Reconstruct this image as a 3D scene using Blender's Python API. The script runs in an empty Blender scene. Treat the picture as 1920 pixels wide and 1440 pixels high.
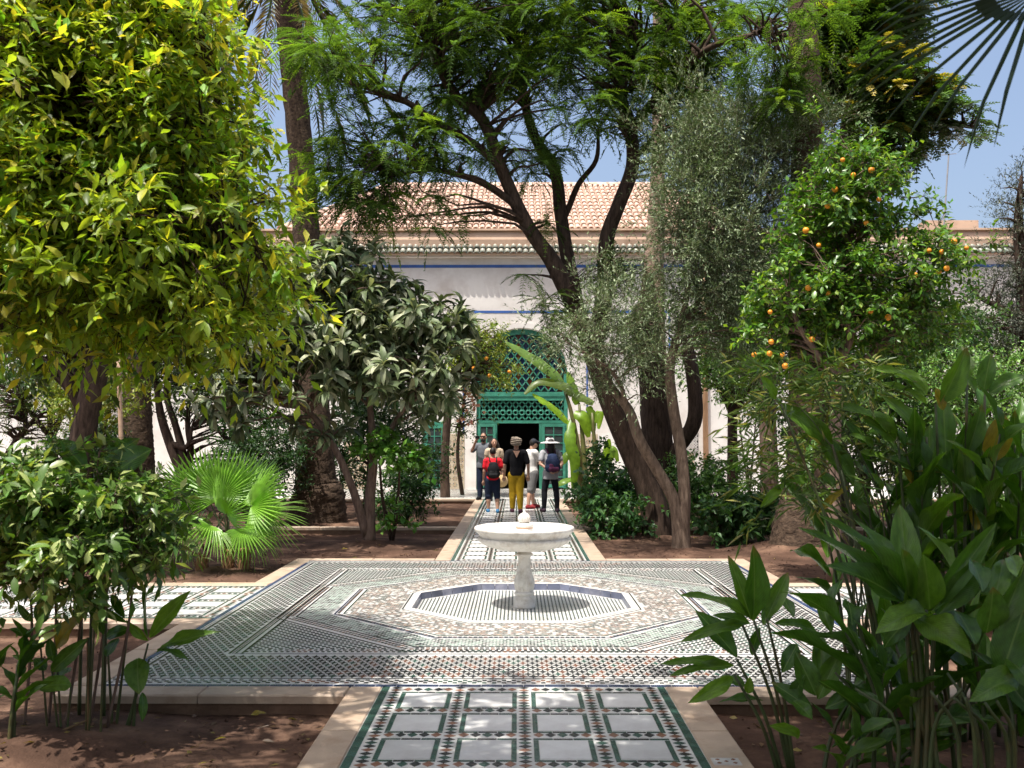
import bpy, math, random
import numpy as np
from mathutils import Vector, Matrix

SC = bpy.context.scene
COL = SC.collection
rng = np.random.default_rng(11)
random.seed(11)
R = math.radians

# ------------------------------------------------------------------ camera
F, IW, IH = 1760.0, 1920.0, 1440.0            # focal length and frame of the photograph in its pixels
CAM = np.array([-0.04, 0.0, 1.65])
PITCH = math.atan(98.0 / F)
YAW = math.atan(10.0 / F)
cd = bpy.data.cameras.new('camera')
cam = bpy.data.objects.new('camera', cd)
COL.objects.link(cam)
cam.location = CAM
cam.rotation_euler = (math.pi / 2 + PITCH, 0, YAW)
cd.sensor_width = 36.0
cd.lens = 36.0 * F / IW
cd.clip_start = 0.05
cd.clip_end = 2000.0
cd.dof.use_dof = True
cd.dof.focus_distance = 13.0
cd.dof.aperture_fstop = 5.0
SC.camera = cam

# ------------------------------------------------------------------ light
SUN_TRAVEL = Vector((0.17, 0.215, -0.78)).normalized()
world = bpy.data.worlds.new('World')
SC.world = world
world.use_nodes = True
wn = world.node_tree
sky = wn.nodes.new('ShaderNodeTexSky')
sky.sky_type = 'NISHITA'
sky.sun_disc = False
sky.sun_elevation = math.asin(-SUN_TRAVEL.z)
sky.sun_rotation = math.atan2(-SUN_TRAVEL.x, -SUN_TRAVEL.y)
sky.altitude = 400.0
sky.air_density = 1.0
sky.dust_density = 8.0
sky.ozone_density = 1.0
wn.links.new(sky.outputs[0], wn.nodes['Background'].inputs[0])
wn.nodes['Background'].inputs[1].default_value = 0.15
sd = bpy.data.lights.new('sun', 'SUN')
sun = bpy.data.objects.new('sun', sd)
COL.objects.link(sun)
sd.energy = 4.2
sd.angle = R(0.53)
sd.color = (1.0, 0.955, 0.88)
sun.rotation_euler = SUN_TRAVEL.to_track_quat('-Z', 'Y').to_euler()
sun.location = (-4, -5, 20)
SC.view_settings.view_transform = 'Standard'
SC.view_settings.look = 'None'
SC.view_settings.gamma = 1.0
SC.view_settings.use_curve_mapping = False
SC.view_settings.exposure = 0.77
try:
    SC.cycles.max_bounces = 8
    SC.cycles.transmission_bounces = 6
    SC.cycles.diffuse_bounces = 4
    SC.cycles.transparent_max_bounces = 8
    SC.cycles.caustics_reflective = False
    SC.cycles.caustics_refractive = False
    SC.cycles.sample_clamp_indirect = 6.0
    SC.cycles.use_denoising = True
except Exception:
    pass

# ------------------------------------------------------------------ helpers
_cr = np.array(Matrix.Rotation(YAW, 3, 'Z') @ Matrix.Rotation(math.pi / 2 + PITCH, 3, 'X'))


def at(px, py, Y):
    """the point at depth Y (metres up the garden) that the photograph shows at this pixel"""
    d = _cr @ np.array([(px - IW / 2) / F, (IH / 2 - py) / F, -1.0])
    return CAM + d * ((Y - CAM[1]) / d[1])


def gnd(px, py, z=-0.12):
    d = _cr @ np.array([(px - IW / 2) / F, (IH / 2 - py) / F, -1.0])
    return CAM + d * ((z - CAM[2]) / d[2])


def nrm(v):
    v = np.asarray(v, float)
    return v / np.maximum(np.linalg.norm(v, axis=-1, keepdims=True), 1e-9)


def tag(o, label=None, cat=None, group=None, kind=None):
    if label: o['label'] = label
    if cat: o['category'] = cat
    if group: o['group'] = group
    if kind: o['kind'] = kind
    return o


def empty(name, loc, label=None, cat=None, group=None, kind=None):
    o = bpy.data.objects.new(name, None)
    COL.objects.link(o)
    o.location = [float(v) for v in loc]
    o.empty_display_size = 0.2
    return tag(o, label, cat, group, kind)


def adopt(o, parent):
    if parent is not None:
        o.parent = parent
        loc = parent.location if parent.type == 'EMPTY' else Vector((0, 0, 0))
        o.matrix_parent_inverse = Matrix.Translation(-loc)
    return o


def link(name, me, parent=None, kind=None):
    o = bpy.data.objects.new(name, me)
    COL.objects.link(o)
    adopt(o, parent)
    if kind: o['kind'] = kind
    return o


def mesh_np(name, V, Fc, mats, smooth=False, col=None, midx=None):
    """V (n,3), Fc: an (m,k) array or a list of such arrays"""
    if isinstance(Fc, np.ndarray): Fc = [Fc]
    Fc = [f for f in Fc if len(f)]
    me = bpy.data.meshes.new(name)
    V = np.ascontiguousarray(V, dtype=np.float32)
    me.vertices.add(len(V))
    me.vertices.foreach_set('co', V.ravel())
    loops = np.concatenate([f.ravel() for f in Fc]).astype(np.int32)
    tot = np.concatenate([np.full(len(f), f.shape[1], np.int32) for f in Fc])
    start = np.concatenate([[0], np.cumsum(tot)[:-1]]).astype(np.int32)
    me.loops.add(len(loops))
    me.polygons.add(len(tot))
    me.loops.foreach_set('vertex_index', loops)
    me.polygons.foreach_set('loop_start', start)
    me.polygons.foreach_set('loop_total', tot)
    me.polygons.foreach_set('use_smooth', np.full(len(tot), bool(smooth)))
    if midx is not None: me.polygons.foreach_set('material_index', np.asarray(midx, np.int32))
    for m in (mats if isinstance(mats, (list, tuple)) else [mats]): me.materials.append(m)
    if col is not None:
        ca = me.color_attributes.new('Col', 'FLOAT_COLOR', 'POINT')
        c4 = np.ones((len(V), 4), np.float32)
        c4[:, :3] = col
        ca.data.foreach_set('color', c4.ravel())
    me.update(calc_edges=True)
    me.validate()
    return me


class MB:
    """collects shapes, then builds them as ONE mesh object"""

    def __init__(self):
        self.v, self.q, self.t, self.n = [], [], [], 0
        self.ng, self.c = [], []

    def add(self, V, Q=None, T=None, NG=None, col=None):
        V = np.asarray(V, float)
        if Q is not None and len(Q): self.q.append(np.asarray(Q, int) + self.n)
        if T is not None and len(T): self.t.append(np.asarray(T, int) + self.n)
        if NG is not None:
            for f in NG: self.ng.append(np.asarray([f], int) + self.n)
        self.v.append(V)
        self.c.append(np.tile(np.asarray(col if col is not None else (1, 1, 1), float), (len(V), 1)))
        self.n += len(V)
        return self

    def box(self, x0, x1, y0, y1, z0, z1, col=None):
        V = [(x, y, z) for z in (z0, z1) for y in (y0, y1) for x in (x0, x1)]
        return self.add(V, Q=[(0, 2, 3, 1), (4, 5, 7, 6), (0, 1, 5, 4), (2, 6, 7, 3), (0, 4, 6, 2), (1, 3, 7, 5)], col=col)

    def bar(self, p, q, w, h, up=(0, 0, 1), col=None):
        p, q = np.asarray(p, float), np.asarray(q, float)
        a = nrm(q - p)
        b = np.cross(a, up)
        if np.linalg.norm(b) < 1e-6: b = np.cross(a, (1, 0, 0))
        b = nrm(b); c = np.cross(b, a)
        V = [e + b * w * s / 2 + c * h * t / 2 for e in (p, q) for s, t in ((-1, -1), (1, -1), (1, 1), (-1, 1))]
        return self.add(V, Q=[(0, 1, 2, 3), (7, 6, 5, 4), (0, 4, 5, 1), (1, 5, 6, 2), (2, 6, 7, 3), (3, 7, 4, 0)], col=col)

    def tube(self, pts, rad, n=8, cap=True, col=None, steps=0, disp=None):
        V, Q, T = tube(pts, rad, n, cap, steps, disp)
        return self.add(V, Q=Q, T=T, col=col)

    def prism(self, poly, z0, z1, col=None):
        n = len(poly)
        V = [(x, y, z0) for x, y in poly] + [(x, y, z1) for x, y in poly]
        Q = [(i, (i + 1) % n, n + (i + 1) % n, n + i) for i in range(n)]
        return self.add(V, Q=Q, NG=[tuple(range(n, 2 * n)), tuple(range(n - 1, -1, -1))], col=col)

    def lathe(self, prof, n=32, c=(0, 0, 0), flute=None, col=None):
        V = []
        th = np.arange(n) * 2 * math.pi / n
        for r, z in prof:
            k = np.ones(n)
            if flute and flute[1] < z < flute[2]:
                s = math.sin(math.pi * (z - flute[1]) / (flute[2] - flute[1])) ** 0.5
                k = 1 - flute[3] * s * (1 - np.abs(np.sin(th * flute[0] / 2)))
            V += [(c[0] + r * k[i] * math.cos(th[i]), c[1] + r * k[i] * math.sin(th[i]), c[2] + z) for i in range(n)]
        Q = []
        for j in range(len(prof) - 1):
            for i in range(n):
                i2 = (i + 1) % n
                Q.append((j * n + i, j * n + i2, (j + 1) * n + i2, (j + 1) * n + i))
        return self.add(V, Q=Q, col=col)

    def build(self, name, mat, parent=None, smooth=False, kind=None, col=False):
        V = np.concatenate(self.v)
        f4 = np.concatenate(self.q) if self.q else np.zeros((0, 4), int)
        f3 = np.concatenate(self.t) if self.t else np.zeros((0, 3), int)
        me = mesh_np(name, V, [f4, f3] + self.ng, mat, smooth, np.concatenate(self.c) if col else None)
        return link(name, me, parent, kind)


def catmull(P, R_, steps):
    P = np.asarray(P, float); R_ = np.asarray(R_, float)
    if steps < 2 or len(P) < 3: return P, R_
    E = np.vstack([2 * P[0] - P[1], P, 2 * P[-1] - P[-2]])
    out, ro = [], []
    for i in range(len(P) - 1):
        p0, p1, p2, p3 = E[i:i + 4]
        for s in range(steps):
            t = s / steps
            out.append(0.5 * (2 * p1 + (p2 - p0) * t + (2 * p0 - 5 * p1 + 4 * p2 - p3) * t * t + (3 * p1 - p0 - 3 * p2 + p3) * t ** 3))
            ro.append(R_[i] * (1 - t) + R_[i + 1] * t)
    out.append(P[-1]); ro.append(R_[-1])
    return np.array(out), np.array(ro)


def tube(pts, rad, n=8, cap=True, steps=0, disp=None):
    P, rr = catmull(pts, np.broadcast_to(rad, (len(pts),)), steps)
    m = len(P)
    Tn = nrm(np.gradient(P, axis=0))
    ref = np.array([1.0, 0, 0]) if abs(Tn[0][0]) < 0.9 else np.array([0, 1.0, 0])
    V = np.zeros((m, n, 3))
    b = nrm(np.cross(Tn[0], ref))
    th = np.arange(n) * 2 * math.pi / n
    L = np.concatenate([[0], np.cumsum(np.linalg.norm(np.diff(P, axis=0), axis=1))])
    for i in range(m):
        b = nrm(b - Tn[i] * np.dot(b, Tn[i]))
        c = np.cross(Tn[i], b)
        r = rr[i] * (disp(L[i], th) if disp else np.ones(n))
        V[i] = P[i] + (np.cos(th) * r)[:, None] * b + (np.sin(th) * r)[:, None] * c
    V = V.reshape(-1, 3)
    i, j = np.meshgrid(np.arange(m - 1), np.arange(n), indexing='ij')
    j2 = (j + 1) % n
    Q = np.stack([i * n + j, i * n + j2, (i + 1) * n + j2, (i + 1) * n + j], -1).reshape(-1, 4)
    T = np.zeros((0, 3), int)
    if cap:
        V = np.vstack([V, P[0], P[-1]])
        k = m * n
        a = np.arange(n); a2 = (a + 1) % n
        T = np.vstack([np.stack([np.full(n, k), a2, a], -1), np.stack([np.full(n, k + 1), (m - 1) * n + a, (m - 1) * n + a2], -1)])
    return V, Q, T


# ------------------------------------------------------------------ materials
MATS = {}


def node_mat(name):
    m = bpy.data.materials.new(name)
    m.use_nodes = True
    nt = m.node_tree
    return m, nt, nt.nodes['Principled BSDF']


def mat(name, c, rough=0.6, var=0.12, scale=6.0, c2=None, c2_amt=0.5, c2_scale=3.0, bump=0.0, bscale=40.0, spec=0.4, vcol=False, coat=0.0, objvar=0.0, metal=0.0):
    """base colour broken up by two noises, optional second colour in patches, optional fine relief"""
    if name in MATS: return MATS[name]
    m, nt, bs = node_mat(name)
    N, Lk = nt.nodes.new, nt.links.new
    tc = N('ShaderNodeTexCoord')
    vec = tc.outputs['Object']
    base = None
    if vcol:
        a = N('ShaderNodeVertexColor'); a.layer_name = 'Col'
        base = a.outputs[0]
    n1 = N('ShaderNodeTexNoise'); n1.inputs['Scale'].default_value = scale; n1.inputs['Detail'].default_value = 6
    Lk(vec, n1.inputs['Vector'])
    mr = N('ShaderNodeMapRange')
    mr.inputs[1].default_value, mr.inputs[2].default_value = 0.3, 0.7
    mr.inputs[3].default_value, mr.inputs[4].default_value = 1 - var, 1 + var
    Lk(n1.outputs[0], mr.inputs[0])
    mul = N('ShaderNodeVectorMath'); mul.operation = 'SCALE'
    if base is not None:
        Lk(base, mul.inputs[0])
    elif c2 is not None:
        n2 = N('ShaderNodeTexNoise'); n2.inputs['Scale'].default_value = c2_scale; n2.inputs['Detail'].default_value = 8
        n2.inputs['Roughness'].default_value = 0.65
        Lk(vec, n2.inputs['Vector'])
        r2 = N('ShaderNodeMapRange'); r2.inputs[1].default_value, r2.inputs[2].default_value = 0.62 - 0.25 * c2_amt, 0.72
        Lk(n2.outputs[0], r2.inputs[0])
        mx = N('ShaderNodeMix'); mx.data_type = 'RGBA'
        mx.inputs[6].default_value = (*c, 1); mx.inputs[7].default_value = (*c2, 1)
        Lk(r2.outputs[0], mx.inputs[0])
        Lk(mx.outputs[2], mul.inputs[0])
    else:
        mul.inputs[0].default_value = c
    if objvar > 0:
        oi = N('ShaderNodeObjectInfo')
        m2 = N('ShaderNodeMapRange'); m2.inputs[3].default_value, m2.inputs[4].default_value = 1 - objvar, 1 + objvar
        Lk(oi.outputs['Random'], m2.inputs[0])
        mm = N('ShaderNodeMath'); mm.operation = 'MULTIPLY'
        Lk(mr.outputs[0], mm.inputs[0]); Lk(m2.outputs[0], mm.inputs[1])
        Lk(mm.outputs[0], mul.inputs['Scale'])
    else:
        Lk(mr.outputs[0], mul.inputs['Scale'])
    Lk(mul.outputs[0], bs.inputs['Base Color'])
    bs.inputs['Roughness'].default_value = rough
    bs.inputs['Specular IOR Level'].default_value = spec
    bs.inputs['Coat Weight'].default_value = coat
    bs.inputs['Metallic'].default_value = metal
    if bump > 0:
        nb = N('ShaderNodeTexNoise'); nb.inputs['Scale'].default_value = bscale; nb.inputs['Detail'].default_value = 8
        Lk(vec, nb.inputs['Vector'])
        bp = N('ShaderNodeBump'); bp.inputs['Strength'].default_value = bump; bp.inputs['Distance'].default_value = 0.02
        Lk(nb.outputs[0], bp.inputs['Height']); Lk(bp.outputs[0], bs.inputs['Normal'])
    MATS[name] = m
    return m


def leaf_mat(name, trans=0.35, rough=0.42, spec=0.35, tint=(1.5, 1.35, 0.5), vein=False):
    if name in MATS: return MATS[name]
    m, nt, bs = node_mat(name)
    N, Lk = nt.nodes.new, nt.links.new
    a = N('ShaderNodeVertexColor'); a.layer_name = 'Col'
    tc = N('ShaderNodeTexCoord')
    n1 = N('ShaderNodeTexNoise'); n1.inputs['Scale'].default_value = 9.0; n1.inputs['Detail'].default_value = 4
    geo = N('ShaderNodeNewGeometry')
    Lk(geo.outputs['Position'], n1.inputs['Vector'])
    mr = N('ShaderNodeMapRange'); mr.inputs[1].default_value, mr.inputs[2].default_value = 0.3, 0.7
    mr.inputs[3].default_value, mr.inputs[4].default_value = 0.78, 1.22
    Lk(n1.outputs[0], mr.inputs[0])
    mul = N('ShaderNodeVectorMath'); mul.operation = 'SCALE'
    Lk(a.outputs[0], mul.inputs[0]); Lk(mr.outputs[0], mul.inputs['Scale'])
    Lk(mul.outputs[0], bs.inputs['Base Color'])
    bs.inputs['Roughness'].default_value = rough
    bs.inputs['Specular IOR Level'].default_value = spec
    tm = N('ShaderNodeVectorMath'); tm.operation = 'MULTIPLY'
    Lk(mul.outputs[0], tm.inputs[0]); tm.inputs[1].default_value = tint
    tr = N('ShaderNodeBsdfTranslucent')
    Lk(tm.outputs[0], tr.inputs['Color'])
    mx = N('ShaderNodeMixShader'); mx.inputs[0].default_value = trans
    Lk(bs.outputs[0], mx.inputs[1]); Lk(tr.outputs[0], mx.inputs[2])
    Lk(mx.outputs[0], nt.nodes['Material Output'].inputs['Surface'])
    MATS[name] = m
    return m


def bark_mat(name, c, c2, stretch=(8, 8, 1.6), bump=0.6):
    if name in MATS: return MATS[name]
    m, nt, bs = node_mat(name)
    N, Lk = nt.nodes.new, nt.links.new
    tc = N('ShaderNodeTexCoord'); mp = N('ShaderNodeMapping'); mp.inputs['Scale'].default_value = stretch
    Lk(tc.outputs['Object'], mp.inputs[0])
    n1 = N('ShaderNodeTexNoise'); n1.inputs['Scale'].default_value = 2.5; n1.inputs['Detail'].default_value = 9; n1.inputs['Roughness'].default_value = 0.7
    Lk(mp.outputs[0], n1.inputs['Vector'])
    cr = N('ShaderNodeValToRGB')
    cr.color_ramp.elements[0].position, cr.color_ramp.elements[1].position = 0.35, 0.68
    cr.color_ramp.elements[0].color, cr.color_ramp.elements[1].color = (*c, 1), (*c2, 1)
    Lk(n1.outputs[0], cr.inputs[0]); Lk(cr.outputs[0], bs.inputs['Base Color'])
    bs.inputs['Roughness'].default_value = 0.9
    bs.inputs['Specular IOR Level'].default_value = 0.15
    bp = N('ShaderNodeBump'); bp.inputs['Strength'].default_value = bump; bp.inputs['Distance'].default_value = 0.03
    Lk(n1.outputs[0], bp.inputs['Height']); Lk(bp.outputs[0], bs.inputs['Normal'])
    MATS[name] = m
    return m


M_SOIL = mat('garden_soil', (0.080, 0.046, 0.032), 0.95, 0.40, 2.6, c2=(0.16, 0.098, 0.066), c2_amt=0.5, c2_scale=1.3, bump=1.0, bscale=22.0, spec=0.1)
M_KERB = mat('kerb_limestone', (0.40, 0.305, 0.225), 0.55, 0.14, 5.0, c2=(0.29, 0.195, 0.13), c2_amt=0.45, c2_scale=4.0, bump=0.15, bscale=60, objvar=0.10)
M_KBASE = mat('kerb_base_dirt_shade', (0.17, 0.105, 0.07), 0.9, 0.25, 4.0, c2=(0.10, 0.06, 0.04), c2_amt=0.6, c2_scale=3.0, bump=0.5, bscale=25, spec=0.1)  # dark brown puts the dirt and shade of the kerb face into colour
M_WHITE = mat('white_glazed_tile', (0.53, 0.525, 0.50), 0.28, 0.14, 3.0, c2=(0.38, 0.35, 0.31), c2_amt=0.35, c2_scale=7.0, bump=0.10, bscale=70)
M_SLAB = mat('white_marble_slab', (0.60, 0.60, 0.585), 0.34, 0.10, 2.0, c2=(0.40, 0.385, 0.375), c2_amt=0.9, c2_scale=3.6, bump=0.08, bscale=30, objvar=0.15)
M_ZEL = mat('glazed_zellij', (1, 1, 1), 0.25, 0.32, 4.0, vcol=True, bump=0.30, bscale=45)
M_MARBLE = mat('carved_marble', (0.69, 0.665, 0.62), 0.42, 0.10, 5.0, c2=(0.42, 0.37, 0.31), c2_amt=0.65, c2_scale=9.0, bump=0.12, bscale=50)
M_RUST = mat('rust_stained_marble', (0.45, 0.24, 0.12), 0.6, 0.2, 8.0)
M_WALL = mat('limewashed_plaster', (0.68, 0.645, 0.61), 0.85, 0.06, 0.7, c2=(0.53, 0.475, 0.435), c2_amt=0.7, c2_scale=1.1, bump=0.12, bscale=9, spec=0.15)
M_PINK = mat('pink_plaster', (0.56, 0.40, 0.29), 0.85, 0.10, 1.2, c2=(0.44, 0.29, 0.20), c2_amt=0.5, c2_scale=1.6, bump=0.2, bscale=10, spec=0.15)
M_BLUE = mat('blue_paint', (0.035, 0.10, 0.32), 0.6, 0.15, 4)
M_GREEN = mat('green_painted_wood', (0.035, 0.185, 0.125), 0.5, 0.18, 5, c2=(0.07, 0.26, 0.19), c2_amt=0.4)
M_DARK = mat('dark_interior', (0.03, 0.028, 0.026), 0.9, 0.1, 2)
M_TERRA = mat('terracotta_tile', (0.48, 0.325, 0.25), 0.8, 0.20, 4, c2=(0.60, 0.48, 0.40), c2_amt=0.5, c2_scale=5, objvar=0.16, spec=0.2)
M_GLAZE = mat('green_glazed_tile', (0.16, 0.19, 0.155), 0.4, 0.25, 7, c2=(0.36, 0.29, 0.22), c2_amt=0.7, c2_scale=9, objvar=0.25)
M_GLASS = mat('dark_window_glass', (0.035, 0.045, 0.045), 0.08, 0.2, 3, spec=0.6)
M_BARK = bark_mat('brown_bark', (0.028, 0.019, 0.014), (0.105, 0.070, 0.052))
M_BARK_OLIVE = bark_mat('olive_bark', (0.085, 0.06, 0.043), (0.24, 0.175, 0.13), (10, 10, 2))
M_BARK_PALM = bark_mat('palm_bark', (0.035, 0.024, 0.018), (0.14, 0.095, 0.065), (6, 6, 9), 0.9)
M_BARK_PALE = bark_mat('pale_palm_bark', (0.13, 0.085, 0.06), (0.40, 0.30, 0.23), (6, 6, 9), 0.9)
M_BARK_ORANGE = bark_mat('citrus_bark', (0.10, 0.065, 0.05), (0.24, 0.17, 0.13))
M_STEM = mat('green_stem', (0.055, 0.075, 0.025), 0.5, 0.25, 8, c2=(0.10, 0.065, 0.025), c2_amt=0.5, c2_scale=5)
M_DRY = mat('dry_leaf', (0.16, 0.10, 0.045), 0.8, 0.3, 8, vcol=False)
L_CITRUS = leaf_mat('citrus_leaf', 0.5, 0.42, 0.4, (1.7, 1.6, 0.45))
L_ORANGE = leaf_mat('orange_leaf', 0.30, 0.36, 0.45, (1.4, 1.5, 0.4))
L_JACA = leaf_mat('feather_leaf', 0.5, 0.55, 0.2, (1.5, 1.5, 0.45))
L_OLIVE = leaf_mat('olive_leaf', 0.15, 0.5, 0.35, (1.1, 1.2, 0.7))
L_LOQUAT = leaf_mat('loquat_leaf', 0.16, 0.5, 0.35, (1.3, 1.4, 0.5))
L_GINGER = leaf_mat('ginger_leaf', 0.30, 0.32, 0.45, (1.3, 1.6, 0.35))
L_SHRUB = leaf_mat('shrub_leaf', 0.28, 0.42, 0.4, (1.3, 1.5, 0.45))
L_PALM = leaf_mat('palm_leaf', 0.35, 0.38, 0.4, (1.3, 1.5, 0.4))
L_BANANA = leaf_mat('banana_leaf', 0.5, 0.35, 0.4, (1.5, 1.5, 0.35))

# ------------------------------------------------------------------ leaves
_hi_u = [0.0, 0.28, 0.28, 0.28, 0.58, 0.58, 0.58, 0.83, 0.83, 0.83, 1.0]
_hi_v = [0.0, -0.40, 0, 0.40, -0.5, 0, 0.5, -0.29, 0, 0.29, 0.0]
_hi_w = [0.0, 0.05, 0.0, 0.05, 0.035, -0.035, 0.035, -0.05, -0.09, -0.05, -0.17]
T_HI = (np.array([_hi_u, _hi_v, _hi_w]).T,
        np.array([(0, 2, 1), (0, 3, 2), (1, 2, 5), (1, 5, 4), (2, 3, 6), (2, 6, 5), (4, 5, 8), (4, 8, 7), (5, 6, 9), (5, 9, 8), (7, 8, 10), (8, 9, 10)]))
T_MID = (np.array([(0, 0, 0), (0.45, -0.5, 0.05), (0.45, 0, -0.01), (0.45, 0.5, 0.05), (1, 0, -0.10)]),
         np.array([(0, 2, 1), (0, 3, 2), (1, 2, 4), (2, 3, 4)]))
T_LO = (np.array([(0, 0, 0), (0.42, -0.5, 0.07), (0.42, 0.5, 0.07), (1, 0, -0.06)]), np.array([(0, 2, 3), (0, 3, 1)]))
_dr_u = [0.0, 0.25, 0.25, 0.25, 0.55, 0.55, 0.55, 0.82, 0.82, 0.82, 0.97]
_dr_w = [0.0, 0.09, 0.05, 0.09, 0.06, 0.0, 0.06, -0.14, -0.18, -0.14, -0.40]
T_DROOP = (np.array([_dr_u, [0, -.30, 0, .30, -.5, 0, .5, -.36, 0, .36, 0], _dr_w]).T, T_HI[1])


def leaf_frame(a, n):
    a = nrm(a)
    b = nrm(np.cross(n, a))
    c = np.cross(a, b)
    return a, b, c


def leaf_np(name, pos, a, n, L, W, col, tm, mat_, parent=None, kind=None):
    """all leaves as one mesh"""
    tv, tf = tm
    a, b, c = leaf_frame(a, n)
    L = np.broadcast_to(L, (len(pos),))[:, None, None]; W = np.broadcast_to(W, (len(pos),))[:, None, None]
    V = pos[:, None, :] + L * tv[None, :, 0:1] * a[:, None, :] + W * tv[None, :, 1:2] * b[:, None, :] + L * tv[None, :, 2:3] * c[:, None, :]
    k = len(tv)
    Fc = (tf[None] + (np.arange(len(pos)) * k)[:, None, None]).reshape(-1, 3)
    me = mesh_np(name, V.reshape(-1, 3), Fc, mat_, True, np.repeat(col, k, axis=0))
    return link(name, me, parent, kind)


def leaf_objects(name, pos, a, n, L, W, col, tm, mat_, parent, nvar=8):
    """single leaves as objects that share a few meshes"""
    if len(pos) == 0: return
    a, b, c = leaf_frame(a, n)
    L = np.broadcast_to(L, (len(pos),)); W = np.broadcast_to(W, (len(pos),))
    order = np.argsort(col.sum(1))
    bins = np.array_split(order, nvar)
    for bi in bins:
        if len(bi) == 0: continue
        cc = col[bi].mean(0)
        me = mesh_np(name, tm[0], tm[1], mat_, True, np.tile(cc, (len(tm[0]), 1)))
        for i in bi:
            o = bpy.data.objects.new(name, me)
            COL.objects.link(o)
            adopt(o, parent)
            Mx = Matrix.Identity(4)
            for r in range(3):
                Mx[r][0] = a[i][r] * L[i]; Mx[r][1] = b[i][r] * W[i]; Mx[r][2] = c[i][r] * L[i]; Mx[r][3] = pos[i][r]
            o.matrix_basis = Mx


def in_frame(p, margin=30):
    d = (p - CAM) @ _cr
    px = IW / 2 - d[:, 0] / d[:, 2] * F
    py = IH / 2 + d[:, 1] / d[:, 2] * F
    return (d[:, 2] < -0.2) & (px > -margin) & (px < IW + margin) & (py > -margin) & (py < IH + margin)


def foliage(root, pos, a, n, L, W, col, tm, mat_, single=0, single_tm=None, crown='crown', leaf='leaf'):
    L = np.broadcast_to(L, (len(pos),)); W = np.broadcast_to(W, (len(pos),))
    mask = np.zeros(len(pos), bool)
    if single:
        dist = np.linalg.norm(pos - CAM, axis=1) - 3.0 * L
        dist[~in_frame(pos)] = 1e6
        pick = np.argsort(dist)[:single]
        pick = pick[dist[pick] < 1e5]
        mask[pick] = True
        leaf_objects(leaf, pos[mask], a[mask], n[mask], L[mask], W[mask], col[mask], single_tm or tm, mat_, root)
    k = ~mask
    return leaf_np(crown, pos[k], a[k], n[k], L[k], W[k], col[k], tm, mat_, root, 'stuff' if single else None)


def lobe(px, py, Y, rpx, rpy, ry=None, w=None):
    c = at(px, py, Y)
    rx, rz = rpx / F * Y, rpy / F * Y
    ry = ry if ry is not None else (rx + rz) / 2
    return (c, np.array([rx, ry, rz]), w if w is not None else rx * rz * ry)


def lobe3(x, y, z, rx, ry, rz):
    return (np.array([x, y, z], float), np.array([rx, ry, rz], float), rx * ry * rz)


def sample_lobes(lobes, n, shell=0.45):
    w = np.array([l[2] for l in lobes]); w = w / w.sum()
    k = rng.choice(len(lobes), n, p=w)
    d = nrm(rng.normal(size=(n, 3)))
    r = rng.uniform(0, 1, n) ** shell
    C = np.array([l[0] for l in lobes])[k]; Rr = np.array([l[1] for l in lobes])[k]
    return C + d * r[:, None] * Rr, d * Rr / np.linalg.norm(Rr, axis=1, keepdims=True)


def twigs_from(clusters, outward, per, length, up=0.25, spread=0.9):
    B = np.repeat(clusters, per, axis=0)
    O = np.repeat(outward, per, axis=0)
    D = nrm(nrm(O) * 0.75 + rng.normal(size=B.shape) * spread * 0.6 + np.array([0, 0, up]))
    Ln = length * rng.uniform(0.55, 1.25, len(B))
    return B, D, Ln


def leaves_on(B, D, Ln, per, droop=0.2, lift=0.4, side=0.8, up=0.9, fwd=0.55):
    n = len(B) * per
    t = np.tile((np.arange(per) + 0.6) / per, len(B)) * rng.uniform(0.85, 1.1, n)
    Bi, Di, Li = np.repeat(B, per, 0), np.repeat(D, per, 0), np.repeat(Ln, per)
    pos = Bi + Di * (Li * t)[:, None]
    pos[:, 2] -= droop * Li * t * t
    rad = rng.normal(size=(n, 3)); rad -= Di * (rad * Di).sum(1, keepdims=True); rad = nrm(rad)
    a = nrm(Di * fwd + rad * side + np.array([0, 0, -droop])) 
    nn = nrm(np.array([0, 0, 1.0]) * up + rng.normal(size=(n, 3)) * 0.45 + Di * 0.25)
    return pos, a, nn


def leaf_cols(n, base, var=0.22, alt=None, alt_p=0.0, hue=0.12):
    base = np.asarray(base, float)
    c = base[None] * (1 + var * rng.normal(size=(n, 1)))
    c[:, 0] *= 1 + hue * rng.normal(size=n)
    if alt is not None:
        m = rng.uniform(size=n) < alt_p
        c[m] = np.asarray(alt)[None] * (1 + 0.25 * rng.normal(size=(m.sum(), 1)))
    return np.clip(c, 0.006, 0.7)


def twig_mesh(mb, B, D, Ln, droop, r=0.004):
    E = B + D * Ln[:, None]; E[:, 2] -= droop * Ln
    b = nrm(np.cross(D, rng.normal(size=D.shape))); c = np.cross(D, b)
    V = np.stack([B + b * r, B - b * r * 0.5 + c * r * 0.87, B - b * r * 0.5 - c * r * 0.87, E], 1).reshape(-1, 3)
    k = np.arange(len(B))[:, None] * 4
    T = np.concatenate([k + np.array([0, 1, 3]), k + np.array([1, 2, 3]), k + np.array([2, 0, 3])])
    mb.add(V, T=T)


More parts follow.
